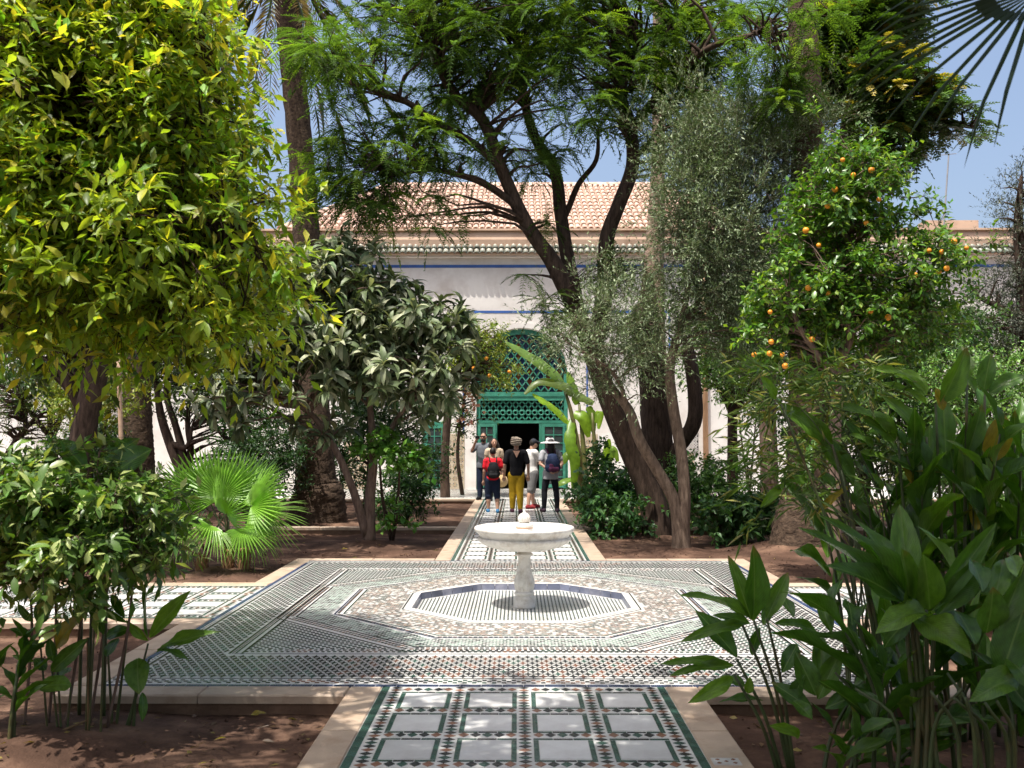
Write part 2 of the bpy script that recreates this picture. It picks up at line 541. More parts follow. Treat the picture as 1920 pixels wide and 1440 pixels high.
def branches_to(mb, limbs, targets, r0=0.03, r1=0.007, n=4, sag=0.12):
    """a curved branch from the nearest lower place on the limbs to each cluster"""
    nodes, rr = [], []
    for P, rad in limbs:
        Pc, Rc = catmull(P, np.broadcast_to(rad, (len(P),)), 6)
        nodes.append(Pc); rr.append(Rc)
    nodes = np.concatenate(nodes); rr = np.concatenate(rr)
    for t in targets:
        d = np.linalg.norm(nodes - t, axis=1) + np.where(nodes[:, 2] > t[2] - 0.05, 1.2, 0)
        i = int(np.argmin(d))
        s = nodes[i]
        ra = min(r0, rr[i] * 0.7)
        m1 = s + (t - s) * 0.35 + rng.normal(size=3) * 0.06 * d[i] + np.array([0, 0, sag * d[i]])
        m2 = s + (t - s) * 0.7 + rng.normal(size=3) * 0.06 * d[i] + np.array([0, 0, sag * d[i] * 0.7])
        mb.tube([s, m1, m2, t], [ra, ra * 0.75, ra * 0.45, r1], n, cap=False, steps=2)


def fronds(B, D, L, K, droop, ll, lw, ang=0.9, sweep=None, hang=0.15, col=(0.1, 0.2, 0.03), var=0.2, up=None, prof=1.0, vee=0.25):
    """feather leaves: a curved rachis with K pairs of leaflets; arrays for leaf_np"""
    m = len(B)
    L = np.broadcast_to(L, (m,)); droop = np.broadcast_to(droop, (m,))
    up_ = np.array([0, 0, 1.0]) if up is None else up
    t = (np.arange(K) + 0.7) / K
    P = B[:, None] + D[:, None] * (L[:, None] * t)[..., None]
    P[..., 2] -= droop[:, None] * L[:, None] * t ** 2
    Tn = D[:, None] * np.ones((1, K, 1)); Tn = Tn.copy(); Tn[..., 2] -= 2 * droop[:, None] * t
    Tn = nrm(Tn)
    S = nrm(np.cross(Tn, up_) + 1e-6)
    Nn = np.cross(S, Tn)
    pr = (0.35 + 0.65 * np.sin(np.pi * np.clip(t * 0.92 + 0.10, 0, 1)) ** prof)
    out = []
    cf = (np.asarray(col) if np.ndim(col) == 2 else np.asarray(col)[None]) * (1 + var * rng.normal(size=(m, 1)))
    for s in (-1, 1):
        a = nrm(Tn * math.cos(ang) + s * S * math.sin(ang) + Nn * vee + np.array([0, 0, -hang]) + rng.normal(size=P.shape) * 0.06)
        out.append((P.reshape(-1, 3), a.reshape(-1, 3), (Nn + 0.2 * rng.normal(size=P.shape)).reshape(-1, 3),
                    (np.broadcast_to(pr * ll, (m, K)) * rng.uniform(0.85, 1.1, (m, K))).ravel(), np.full(m * K, lw),
                    np.clip(np.repeat(cf, K, 0), 0.005, 0.8)))
    # rachis
    for i in range(4):
        t0, t1 = i / 4, (i + 1) / 4
        p0 = B + D * (L * t0)[:, None]; p0[:, 2] -= droop * L * t0 ** 2
        p1 = B + D * (L * t1)[:, None]; p1[:, 2] -= droop * L * t1 ** 2
        out.append((p0, p1 - p0, np.cross(S[:, 0], D) + 1e-4, np.linalg.norm(p1 - p0, axis=1) * 1.05, np.full(m, lw * 0.8), np.clip(cf * 0.8, 0.005, 1)))
    return [np.concatenate([o[i] for o in out]) for i in range(6)]

# ================================================================== the setting
PX, PY0, PY1 = 2.80, 6.29, 12.57           # plaza half width, near and far edge
PC = 9.53                                  # centre of the basin
HW = 0.93                                  # half width of a path between its kerbs
KW = 0.215
GZ = -0.12
YF = 29.3                                  # face of the palace
PATH_END = 25.0


def smooth_noise(x, y, s, seed):
    r = np.random.default_rng(seed)
    z = np.zeros_like(x)
    for i in range(7):
        ang, ph, f = r.uniform(0, 2 * math.pi), r.uniform(0, 6.28), s * r.uniform(0.5, 1.8)
        z += np.sin((x * math.cos(ang) + y * math.sin(ang)) * f + ph + 1.3 * np.sin(x * f * 0.4 + y * f * 0.53 + ph))
    return z / 7


def ground():
    def axis(lo, hi, step, far):
        g = list(np.arange(lo, hi + 1e-6, step))
        d, v = step, hi
        while v < far:
            d *= 1.35; v += d; g.append(v)
        d, v = step, lo
        pre = []
        while v > -far:
            d *= 1.35; v -= d; pre.append(v)
        return np.array(pre[::-1] + g)
    xs = axis(-9, 9, 0.11, 420); ys = axis(1.5, 26, 0.11, 420)
    X, Y = np.meshgrid(xs, ys)
    Z = GZ + 0.030 * smooth_noise(X, Y, 1.3, 3) + 0.022 * smooth_noise(X, Y, 4.2, 4) + 0.012 * smooth_noise(X, Y, 11, 5) + 0.010 * smooth_noise(X, Y, 19, 6)
    for (mx, my, r, h) in MOUNDS:
        Z += h * np.exp(-((X - mx) ** 2 + (Y - my) ** 2) / (r * r))
    # sunk below everything that is paved
    ed = 0.12
    paved = (np.abs(X) < PX + KW - ed) & (Y > PY0 - KW + ed) & (Y < PY1 + KW - ed)
    paved |= (np.abs(X) < HW + KW - ed) & (Y < PATH_END + 0.5)
    paved |= (np.abs(Y - PC) < HW + KW - ed)
    paved |= Y > PATH_END + 0.05
    Z = np.where(paved, -0.30, np.minimum(Z, 0.25))
    near = (np.abs(X) < PX + KW + 0.12) & (Y > PY0 - KW - 0.12) & (Y < PY1 + KW + 0.12) | (np.abs(X) < HW + KW + 0.12) | (np.abs(Y - PC) < HW + KW + 0.12)
    Z = np.where(near & ~paved, np.minimum(Z, -0.055), Z)
    n, m = X.shape
    i, j = np.meshgrid(np.arange(n - 1), np.arange(m - 1), indexing='ij')
    Q = np.stack([i * m + j, i * m + j + 1, (i + 1) * m + j + 1, (i + 1) * m + j], -1).reshape(-1, 4)
    me = mesh_np('ground', np.stack([X, Y, Z], -1).reshape(-1, 3), Q, M_SOIL, True)
    link('ground', me, None, 'structure')


def g2(px, py): return gnd(px, py)[:2]


MOUNDS = [(-2.75, 5.45, 0.55, 0.10), (*g2(590, 985), 0.75, 0.22), (*g2(1500, 1035), 0.8, 0.20), (*g2(1230, 1008), 0.6, 0.08), (*g2(1272, 1034), 0.4, 0.08),
          (*g2(690, 1022), 0.6, 0.10), (2.3, 4.9, 0.7, 0.06), (-3.6, 11.3, 1.0, 0.05), (*g2(425, 1078), 0.5, 0.08), (-1.9, 4.6, 0.35, 0.05)]
ground()

BLK, GRN, TER, NAV, MINT, GRY, OCH = (0.022, 0.023, 0.025), (0.032, 0.078, 0.060), (0.22, 0.105, 0.065), (0.028, 0.045, 0.105), (0.27, 0.37, 0.31), (0.20, 0.22, 0.21), (0.38, 0.20, 0.08)


def pieces(name, polys, z, parent, single=0, th=0.002, mass='zellij_inlay'):
    """flat glazed pieces set into the floor: polys = [(xy array, colour)]; the nearest are objects of their own"""
    if not polys: return
    cen = np.array([p.mean(0) for p, c in polys])
    d = np.linalg.norm(cen - CAM[None, :2], axis=1)
    d[~in_frame(np.column_stack([cen, np.full(len(cen), z)]), 0)] = 1e6
    order = np.argsort(d)
    take = set(int(i) for i in order[:single] if d[i] < 1e5) if single else set()
    cache = {}
    mb = MB()
    jit = rng.uniform(0.78, 1.22, len(polys))
    for i, (p, c) in enumerate(polys):
        n = len(p)
        if i in take:
            o3 = p - cen[i]
            key = (n, c, tuple(np.round(o3.ravel(), 3)))
            if key not in cache:
                b = MB(); b.prism([tuple(q) for q in o3], z - 0.006, z + th, col=c)
                V = np.concatenate(b.v)
                cache[key] = mesh_np(name, V, [b.q[0]] + b.ng, M_ZEL, False, np.concatenate(b.c))
            o = link(name, cache[key], parent)
            o.location = (cen[i][0], cen[i][1], rng.uniform(-0.0006, 0.0006))
        else:
            V = np.column_stack([p, np.full(n, z + th)])
            mb.add(V, NG=None, col=np.array(c) * jit[i])
            if n == 4: mb.q.append(np.array([[0, 1, 2, 3]]) + mb.n - 4)
            else: mb.ng.append(np.arange(mb.n - n, mb.n)[None])
    if mb.n: 
        # group the n-gons by size so the mesh is written quickly
        by = {}
        for f in mb.ng: by.setdefault(f.shape[1], []).append(f)
        mb.ng = [np.concatenate(v) for v in by.values()]
        mb.build(mass, M_ZEL, parent, kind='stuff', col=True)


def rect(x0, x1, y0, y1): return np.array([(x0, y0), (x1, y0), (x1, y1), (x0, y1)], float)
def dia(x, y, rx, ry): return np.array([(x - rx, y), (x, y - ry), (x + rx, y), (x, y + ry)], float)


def star4(x, y, rx, ry, k=0.36):
    return np.array([(x + rx, y), (x + rx * k, y + ry * k), (x, y + ry), (x - rx * k, y + ry * k), (x - rx, y), (x - rx * k, y - ry * k), (x, y - ry), (x + rx * k, y - ry * k)], float)


def kerb_run(parent, p, q, w_in, length=0.95):
    """kerb stones from p to q (xy), lying to the left of the run for width w_in"""
    p, q = np.array(p, float), np.array(q, float)
    L = np.linalg.norm(q - p); u = (q - p) / L; v = np.array([-u[1], u[0]]) * w_in
    n = max(1, round(L / length))
    for i in range(n):
        a = p + u * (L * i / n + 0.003); b = p + u * (L * (i + 1) / n - 0.003)
        mb = MB()
        e = 0.010
        z1 = 0.004 + random.uniform(-0.003, 0.003)
        o1, o2, i1, i2 = a, b, a + v, b + v
        inn = lambda r: [c + (m - c) * r for c, m in ((o1, None), )]
        cen = (o1 + o2 + i1 + i2) / 4
        sh = lambda c: c - np.sign((c - cen) @ u) * u * e * 0.5 - np.sign((c - cen) @ v) * v / np.linalg.norm(v) * e
        lo = [o1, o2, i2, i1]; up = [sh(c) for c in lo]
        V = [(*c, -0.052) for c in lo] + [(*c, z1 - e) for c in lo] + [(*c, z1) for c in up]
        Q = []
        for k in range(4):
            k2 = (k + 1) % 4
            Q += [(k, k2, 4 + k2, 4 + k), (4 + k, 4 + k2, 8 + k2, 8 + k)]
        Q.append((8, 9, 10, 11))
        if np.cross(u, v / np.linalg.norm(v)) < 0: Q = [f[::-1] for f in Q]
        Q.append((3, 2, 1, 0) if np.cross(u, v / np.linalg.norm(v)) > 0 else (0, 1, 2, 3))
        mb.add(V, Q=Q).build('kerb_stone', M_KERB, parent)
    vb = v / np.linalg.norm(v) * .018
    lo = [p + vb, q + vb, q + v - vb, p + v - vb]
    if np.cross(u, v) < 0: lo = lo[::-1]
    MB().prism([tuple(c) for c in lo], -.26, -.0525).build('kerb_base', M_KBASE, parent)


# ---- plaza
plaza = empty('plaza_pavement', (0, PC, 0), kind='structure')
OB = 1.055                                   # basin octagon, inner apothem


def octv(ap):
    h = ap * math.tan(R(22.5))
    return [(h, -ap), (ap, -h), (ap, h), (h, ap), (-h, ap), (-ap, h), (-ap, -h), (-h, -ap)]


def oct_in(x, y): return np.maximum(np.maximum(np.abs(x), np.abs(y)), (np.abs(x) + np.abs(y)) / math.sqrt(2))


def plaza_floor():
    mb = MB()
    rim = [(x, PC + y) for x, y in octv(OB + 0.04)]
    # base sheet with the octagonal hole
    cor = [(PX, PY0), (PX, PY0), (PX, PY1), (PX, PY1), (-PX, PY1), (-PX, PY1), (-PX, PY0), (-PX, PY0)]
    V = [(*p, 0) for p in rim] + [(PX, PY0, 0), (PX, PY1, 0), (-PX, PY1, 0), (-PX, PY0, 0)]
    NG = [(0, 8, 1), (1, 8, 9, 2), (2, 9, 3), (3, 9, 10, 4), (4, 10, 5), (5, 10, 11, 6), (6, 11, 7), (7, 11, 8, 0)]
    mb.add(V, NG=NG)
    mb.build('white_tile_bed', M_WHITE, plaza)
    polys = []
    IX, IY0, IY1 = 2.15, 7.24, 11.76
    # --- outer frame strips: navy edge, chequer strip
    seg = 0.14
    for y0, y1 in ((PY0, PY0 + 0.05), (PY1 - 0.05, PY1)):
        k = int(2 * PX / seg)
        for i in range(k): polys.append((rect(-PX + i * seg + .002, -PX + (i + 1) * seg - .002, y0 + .002, y1 - .002), NAV))
    for y0 in (PY0 + 0.085, PY1 - 0.175):
        for r_ in range(3):
            for i in range(int(2 * PX / 0.033)):
                x = -PX + 0.03 + i * 0.033
                if (i + r_) % 2 or abs(x) > PX - 0.03: continue
                c = [BLK, BLK, GRN, BLK, TER][int(i / 10 + r_ * .3) % 5] if abs(x) < 1.6 else [BLK, BLK, GRN][int(i / 8) % 3]
                polys.append((rect(x - .0145, x + .0145, y0 + r_ * .031, y0 + r_ * .031 + .028), c))
    for y in (PY0 + .20, PY1 - .21): polys.append((rect(-PX, PX, y, y + .012), BLK))
    for s in (-1, 1):
        for a, b, c in ((0.0, .045, NAV), (.085, .11, BLK), (.56, .58, BLK), (.61, .625, GRN), (.655, .675, BLK)):
            xa, xb = sorted((s * (PX - a), s * (PX - b)))
            y0, y1 = (PY0 + .25, PY1 - .25) if a < .3 else (IY0 - .02, IY1 + .02)
            polys.append((rect(xa, xb, y0, y1), c))
        for i in range(int((PY1 - PY0 - .5) / .05)):
            y = PY0 + .27 + i * .05
            polys.append((rect(s * (PX - .065) - .008, s * (PX - .065) + .008, y, y + .024), TER if i % 3 == 0 else GRN))
        for i in range(int((IY1 - IY0) / .045)):
            y = IY0 + i * .045
            polys.append((dia(s * (PX - .595), y, .012, .018), TER if i % 2 else BLK))
    # --- broad wavy band
    px_, py_ = 0.069, 0.0625
    for r_ in range(-2, int((PY1 - PY0) / py_) + 2):
        y = PY0 + 0.27 + r_ * py_
        if y > PY1 - .25: break
        if y < PY0 + .24: continue
        for i in range(-42, 43):
            x = (i + (0.5 if r_ % 2 else 0)) * px_
            front = y < IY0 - .06 or y > IY1 + .06
            side = PX - .54 < abs(x) < 0
            e = PX - abs(x)
            if not ((front and e > .13) or (.13 < e < .54)): continue
            if abs(x) < 1.3 and rng.uniform() < .30: c = (0.15, 0.065, 0.042)
            elif x < -1.0 and rng.uniform() < .16: c = GRN
            elif rng.uniform() < .12: c = GRN
            else: c = BLK
            polys.append((star4(x, y, .0335, .058, .30), c))
    # --- lines and little diamonds framing the field
    for y in (IY0 - .03, IY1 + .015): polys.append((rect(-IX - .02, IX + .02, y, y + .014), NAV))
    for y0 in (IY0 + .03, IY0 + .085, IY1 - .04, IY1 - .095):
        for i in range(-47, 48):
            polys.append((rect(i * .045 - .013 + (0 if y0 in (IY0 + .03, IY1 - .04) else .0225), i * .045 + .013 + (0 if y0 in (IY0 + .03, IY1 - .04) else .0225), y0, y0 + .036), [BLK, GRN, BLK, TER][(i // 3) % 4]))
    # --- inside the field
    xs = np.arange(-IX + .03, IX - .02, .040)
    for r_, y in enumerate(np.arange(IY0 + .15, IY1 - .12, .040)):
        for i, x in enumerate(xs):
            o = oct_in(x, y - PC)
            if o > 2.24:
                polys.append((rect(x - .0175, x + .0175, y - .0175, y + .0175) if (i + r_) % 2 == 0 else dia(x, y, .009, .009), GRN if rng.uniform() < .6 else BLK))
    for r_, y in enumerate(np.arange(PC - 2.1, PC + 2.1, .034)):
        for i, x in enumerate(np.arange(-2.12, 2.12, .055)):
            xx = x + (.0275 if r_ % 2 else 0)
            o = oct_in(xx, y - PC)
            if 1.78 < o < 2.05:
                polys.append((rect(xx - .019, xx + .019, y - .011, y + .011), [MINT, MINT, GRY, MINT, GRN][rng.integers(5)] if rng.uniform() < .9 else BLK))
    for r_, y in enumerate(np.arange(PC - 1.66, PC + 1.66, .0235)):
        for i, x in enumerate(np.arange(-1.66, 1.66, .047)):
            xx = x + (.0235 if r_ % 2 else 0)
            o = oct_in(xx, y - PC)
            if 1.165 < o < 1.64:
                # rosettes: rings of colour round regular centres
                q = math.hypot(((xx + .2) % .4) - .2, ((y - PC + .2) % .4) - .2)
                c = TER if (q < .03 or .08 < q < .105) else (BLK if .03 < q < .05 or .15 < q < .17 else (GRN if rng.uniform() < .45 else (OCH if rng.uniform() < .35 else TER)))
                c = tuple(.58 * v + .42 * w for v, w in zip(c, (.42, .40, .37)))
                if rng.uniform() < .74: polys.append((star4(xx, y, .0185, .0175, .5), c))
    # octagon lines
    for ap, w, c in ((2.23, .018, BLK), (2.07, .018, BLK), (1.745, .016, NAV), (1.665, .016, GRN), (1.145, .014, BLK)):
        o, i_ = octv(ap), octv(ap - w)
        for k in range(8):
            k2 = (k + 1) % 8
            polys.append((np.array([o[k], o[k2], i_[k2], i_[k]]) + np.array([0, PC]), c))
    for ap in (2.15, 2.105, 1.71):
        o = np.array(octv(ap))
        for k in range(8):
            a, b = o[k], o[(k + 1) % 8]
            L = np.linalg.norm(b - a); u = (b - a) / L; v = np.array([-u[1], u[0]])
            for t in np.arange(.03 + (.02 if ap == 2.105 else 0), L - .02, .042):
                m = a + u * t + np.array([0, PC])
                polys.append((np.array([m - u * .015 - v * .013, m + u * .015 - v * .013, m + u * .015 + v * .013, m - u * .015 + v * .013]), TER if int(t / .042) % 3 == 0 else BLK))
    pieces('zellij_tile', polys, 0.0, plaza, single=300)
    # --- basin: marble rim, blue tiled wall, striped floor
    o, i_ = octv(OB + .045), octv(OB)
    for k in range(8):
        k2 = (k + 1) % 8
        mb = MB(); mb.prism([(x, y + PC) for x, y in (o[k], o[k2], i_[k2], i_[k])], -0.02, 0.009); mb.build('rim_slab', M_MARBLE, plaza)
    mb_ = MB(); mb_.prism([(x, y + PC) for x, y in octv(OB + .03)], -0.12, -0.062); mb_.build('basin_floor', M_WHITE, plaza)
    bt = mat('blue_glazed_tile', (0.13, 0.145, 0.21), 0.3, 0.25, 6, c2=(0.22, 0.22, 0.26), c2_amt=.5, objvar=.25)
    for k in range(8):
        a, b = np.array(i_[k]), np.array(i_[(k + 1) % 8])
        n = 6
        u = (b - a) / n; v = nrm(np.array([-u[1], u[0]]))
        for t in range(n):
            p, q = a + u * (t + .02), a + u * (t + .98)
            mb = MB(); mb.prism([(x, y + PC) for x, y in (p - v * .01, q - v * .01, q + v * .004, p + v * .004)], -0.0615, 0.0075)
            mb.build('basin_wall_tile', bt, plaza)
    polys = []
    for i, x in enumerate(np.arange(-1.09, 1.1, .037)):
        for j, y in enumerate(np.arange(-1.09, 1.1, .040)):
            if oct_in(x, y) < OB - .03 and math.hypot(x, y) > .12:
                polys.append((rect(x - .0075, x + .0075, PC + y - .0145, PC + y + .0145), (.10, .13, .115) if (i * 7 + j * 3) % 5 else (.06, .065, .065)))
    pieces('zellij_tile', polys, -0.062, plaza, 0, mass='basin_inlay')


plaza_floor()
# kerbs round the plaza (the paths break them)
x1 = HW + KW
for p, q in (((-PX - KW, PY0), (-x1, PY0)), ((x1, PY0), (PX + KW, PY0))): kerb_run(plaza, p, q, -KW, .98)
for p, q in (((-PX, PY1), (-x1, PY1)), ((x1, PY1), (PX, PY1))): kerb_run(plaza, p, q, KW, .98)
for s in (-1, 1):
    kerb_run(plaza, (s * PX, PY0), (s * PX, PC - x1), s * -KW, .98)
    kerb_run(plaza, (s * PX, PC + x1), (s * PX, PY1 + KW), s * -KW, .98)


# ---- paths of marble slabs
def slab_path(name, length, place, single_tiles=300, single_slabs=300):
    """place(s, t) turns (along, across) into xy"""
    root = empty(name, (*place(length / 2, 0), 0), kind='structure')
    q = [place(0, -HW), place(length, -HW), place(length, HW), place(0, HW)]
    flip = np.cross(np.subtract(q[1], q[0]), np.subtract(q[3], q[0])) < 0
    V = [(*p, 0.0) for p in q]
    MB().add(V, NG=[(3, 2, 1, 0) if flip else (0, 1, 2, 3)]).build('white_tile_bed', M_WHITE, root)
    SW, SD, DC, GS, EG = 0.268, 0.30, 0.087, 0.030, 0.058
    polys = []
    P = lambda s0, s1, t0, t1: np.array([place(s0, t0), place(s1, t0), place(s1, t1), place(s0, t1)])
    def D(s, t, rs, rt): return np.array([place(s - rs, t), place(s, t - rt), place(s + rs, t), place(s, t + rt)])
    cols = []
    t = -HW + EG
    for i in range(5):
        cols.append(t + DC / 2); t += DC
        if i < 4: t += 2 * GS + SW
    pitch = 0.465
    nrow = int(length / pitch)
    cyc = [BLK, TER, BLK, GRN]
    # outer green edge strip in short lengths
    for sgn in (-1, 1):
        for k in range(int(length / 0.15)):
            t0, t1 = sorted((sgn * (HW - .004), sgn * (HW - EG + .006)))
            polys.append((P(k * .15 + .002, k * .15 + .148, t0, t1), GRN))
    # lengthwise diamond strips
    for ci, tc in enumerate(cols):
        ds = pitch / 8
        for k in range(int(length / ds)):
            polys.append((D((k + .5) * ds, tc, ds * .47, DC * .40), cyc[k % 4]))
    slabs = []
    for r in range(nrow):
        s0 = r * pitch + 0.165
        for ci in range(4):
            ta = cols[ci] + DC / 2; tb = cols[ci + 1] - DC / 2
            for a, b in ((ta + .002, ta + GS), (tb - GS, tb - .002)):
                polys.append((P(s0 - .002, s0 + SD / 2 - .002, a, b), GRN)); polys.append((P(s0 + SD / 2 + .002, s0 + SD + .002, a, b), GRN))
            for z0 in (s0 - .034, s0 + SD + .010):
                for h in range(3):
                    w = (tb - ta) / 3
                    polys.append((P(z0, z0 + .022, ta + h * w + .002, ta + (h + 1) * w - .002), GRN if h != 1 else BLK))
            n = 5
            w = (tb - ta) / n
            for h in range(n):
                polys.append((D(r * pitch + .0665 + .001, ta + (h + .5) * w, .040, w * .46), [TER, BLK, GRN, BLK, TER][h]))
            slabs.append((s0 + SD / 2, (ta + tb) / 2, SD - .012, tb - ta - 2 * GS - .008))
    pieces('zellij_tile', polys, 0.0, root, single_tiles)
    # slabs
    cen = np.array([place(s, t) for s, t, a, b in slabs])
    dist = np.linalg.norm(cen - CAM[None, :2], axis=1)
    dist[~in_frame(np.column_stack([cen, 0 * dist]), 60)] = 1e6
    near = set(int(i) for i in np.argsort(dist)[:single_slabs] if dist[i] < 17.0)
    rest = MB(); shared = None
    for i, (s, t, a, b) in enumerate(slabs):
        poly = [tuple(p) for p in P(s - a / 2, s + a / 2, t - b / 2, t + b / 2)]
        if np.cross(np.subtract(poly[1], poly[0]), np.subtract(poly[3], poly[0])) < 0: poly = poly[::-1]
        if i in near:
            if shared is None:
                b_ = MB(); b_.prism([tuple(np.subtract(p, cen[i])) for p in poly], -0.008, 0.0028)
                shared = mesh_np('marble_slab', np.concatenate(b_.v), [b_.q[0]] + b_.ng, M_SLAB)
            o = link('marble_slab', shared, root)
            o.location = (cen[i][0], cen[i][1], random.uniform(-.0012, .0012)); o.rotation_euler = (random.uniform(-.004, .004), random.uniform(-.004, .004), 0)
        else: rest.prism(poly, -0.008, 0.0028)
    if rest.n: rest.build('far_marble_slabs', M_SLAB, root, kind='stuff')
    return root


p1 = slab_path('front_path', 5.6, lambda s, t: (t, PY0 - s))
kerb_run(p1, (-HW, PY0), (-HW, 0.7), -KW, .95); kerb_run(p1, (HW, PY0), (HW, 0.7), KW, .95)
p2 = slab_path('far_path', PATH_END - PY1, lambda s, t: (t, PY1 + s), 0)
kerb_run(p2, (-HW, PY1), (-HW, PATH_END), KW, 1.1); kerb_run(p2, (HW, PY1), (HW, PATH_END), -KW, 1.1)
p3 = slab_path('side_path', 9.0, lambda s, t: (-PX - s, PC + t), 0)
kerb_run(p3, (-PX - .003, PC - HW), (-PX - 9, PC - HW), KW, 1.0); kerb_run(p3, (-PX - .003, PC + HW), (-PX - 9, PC + HW), -KW, 1.0)
p4 = slab_path('side_path', 9.0, lambda s, t: (PX + s, PC + t), 0)
kerb_run(p4, (PX + .003, PC - HW), (PX + 9, PC - HW), -KW, 1.0); kerb_run(p4, (PX + .003, PC + HW), (PX + 9, PC + HW), KW, 1.0)
# a tile with little diamonds let into the right-hand kerb
mb = MB(); c0 = gnd(1362, 1430, 0); mb.box(c0[0] - .07, c0[0] + .07, c0[1] - .05, c0[1] + .05, -.01, .0068); mb.build('set_in_tile', M_SLAB, p1)
pieces('zellij_tile', [(dia(c0[0] + dx, c0[1] + dy, .012, .012), TER) for dx, dy in ((-.04, -.025), (.04, -.025), (0, 0), (-.04, .025), (.04, .025))], 0.007, p1, 5)

# ---- cross strips in the beds, terrace before the palace
for s in (-1, 1):
    st = empty('bed_edging', (s * 4, 17.2, -.05), kind='structure')
    kerb_run(st, (s * x1, 17.3), (s * 8.6, 17.3), s * -0.16, 1.2)
terrace = empty('terrace_pavement', (0, 27, 0), kind='structure')
MB().box(-30, 30, PATH_END, YF + .5, -.3, 0.0).build('white_tile_bed', M_WHITE, terrace)
polys = []
for r_, y in enumerate(np.arange(PATH_END + .45, YF - .1, .17)):
    for i, x in enumerate(np.arange(-7, 7, .11)):
        polys.append((dia(x + (.055 if r_ % 2 else 0), y, .040, .075), BLK if rng.uniform() < .6 else (GRN if rng.uniform() < .6 else TER)))
pieces('zellij_tile', polys, 0.002, terrace, 0)
kerb_run(terrace, (-12, PATH_END), (-x1, PATH_END), -.25, 1.2); kerb_run(terrace, (x1, PATH_END), (12, PATH_END), -.25, 1.2)


# ================================================================== palace
def pxz(py, Y=YF): return 1.65 + (818 - py) / F * Y
def pxx(px, Y=YF): return (px - 970) / F * Y - 0.04


palace = empty('palace_building', (0.1, YF, 0), 'white palace with blue bands, green arched door and terracotta tiled roof', 'building')
DX, DHW = pxx(979), 1.43                   # door centre, half width
ZSPR = pxz(700)                            # spring of the arch
ZTOP = 7.42
APX = pxz(616) - ZSPR


def arch_z(x):
    u = min(1.0, abs(x - DX) / DHW)
    return ZSPR + APX * math.sqrt(max(0.0, 1 - u ** 2.15))


def facade():
    mb = MB()
    y0, y1 = YF, YF + .6
    mb.box(-26, DX - DHW, y0, y1, -.3, ZTOP)
    mb.box(DX + DHW, 26, y0, y1, -.3, ZTOP)
    n = 28
    for i in range(n):
        xa, xb = DX - DHW + 2 * DHW * i / n, DX - DHW + 2 * DHW * (i + 1) / n
        za, zb = arch_z(xa), arch_z(xb)
        V = [(xa, y0, za), (xb, y0, zb), (xb, y0, ZTOP), (xa, y0, ZTOP), (xa, y1, za), (xb, y1, zb), (xb, y1, ZTOP), (xa, y1, ZTOP)]
        mb.add(V, Q=[(0, 1, 2, 3), (7, 6, 5, 4), (0, 4, 5, 1)])
    mb.build('wall', M_WALL, palace)
    # raised plaster arch moulding
    mb = MB()
    pts = []
    for i in range(41):
        th = math.pi * i / 40
        pts.append((DX - 1.62 * math.cos(th), ZSPR + (APX + .2) * math.sin(th) ** .95))
    inn = [(DX - (DHW + .02) * math.cos(math.pi * i / 40), ZSPR + APX * 1.02 * math.sin(math.pi * i / 40) ** .95) for i in range(41)]
    for i in range(40):
        V = [(pts[i][0], YF - .045, pts[i][1]), (pts[i + 1][0], YF - .045, pts[i + 1][1]), (inn[i + 1][0], YF - .045, inn[i + 1][1]), (inn[i][0], YF - .045, inn[i][1])]
        V += [(a, YF + .01, c) for a, b, c in V]
        mb.add(V, Q=[(3, 2, 1, 0), (0, 1, 5, 4), (2, 3, 7, 6)])
    mb.build('arch_moulding', M_WALL, palace)
    # blue painted lines
    zb = pxz(497)
    MB().box(-26, 26, YF - .012, YF, zb - .045, zb + .045).build('blue_band', M_BLUE, palace)
    w = .05
    xl, xr, zt = pxx(869), pxx(1256), pxz(583)
    MB().box(xl, xr, YF - .010, YF, zt - w, zt + w / 2).build('blue_band', M_BLUE, palace)
    for x in (xl, xr, pxx(1101)): MB().box(x - w / 2, x + w / 2, YF - .011, YF, 1.6, zt - w - .002).build('blue_band', M_BLUE, palace)
    # recessed looking panel lit edge: thin plaster frame
    # plaster cornice above the eaves
    zc0, zc1 = pxz(460), pxz(428)
    mb = MB()
    pr = [(YF - .02, zc0 - .25), (YF - .08, zc0 + .22), (YF - .02, zc1 - .04), (YF - .12, zc1 - .03), (YF - .12, zc1 + .03), (YF + .7, zc1 + .03), (YF + .7, zc0 - .15)]
    V = [(-26, y, z) for y, z in pr] + [(26, y, z) for y, z in pr]
    k = len(pr)
    mb.add(V, Q=[(i, i + k, (i + 1) % k + k, (i + 1) % k) for i in range(k)]).build('cornice', M_PINK, palace)
    # eaves board
    MB().box(-26, 26, YF - .16, YF + .1, ZTOP - .16, ZTOP - .03).build('eaves_board', M_WALL, palace)


facade()


def barrel(r0, r1, L, n=6, th=.012):
    """a half-round tile lying along +y, open below"""
    V = []
    for y, r in ((0, r0), (L, r1)):
        for k in range(n + 1):
            a = math.pi * k / n
            V.append((r * math.cos(a), y, r * math.sin(a)))
        for k in range(n + 1):
            a = math.pi * k / n
            V.append(((r - th) * math.cos(a), y, (r - th) * math.sin(a)))
    m = n + 1
    Q = []
    for k in range(n):
        Q += [(k, k + 1, 2 * m + k + 1, 2 * m + k), (m + k + 1, m + k, 3 * m + k, 3 * m + k + 1), (k + 1, k, m + k, m + k + 1)]
    return np.array(V), np.array(Q)


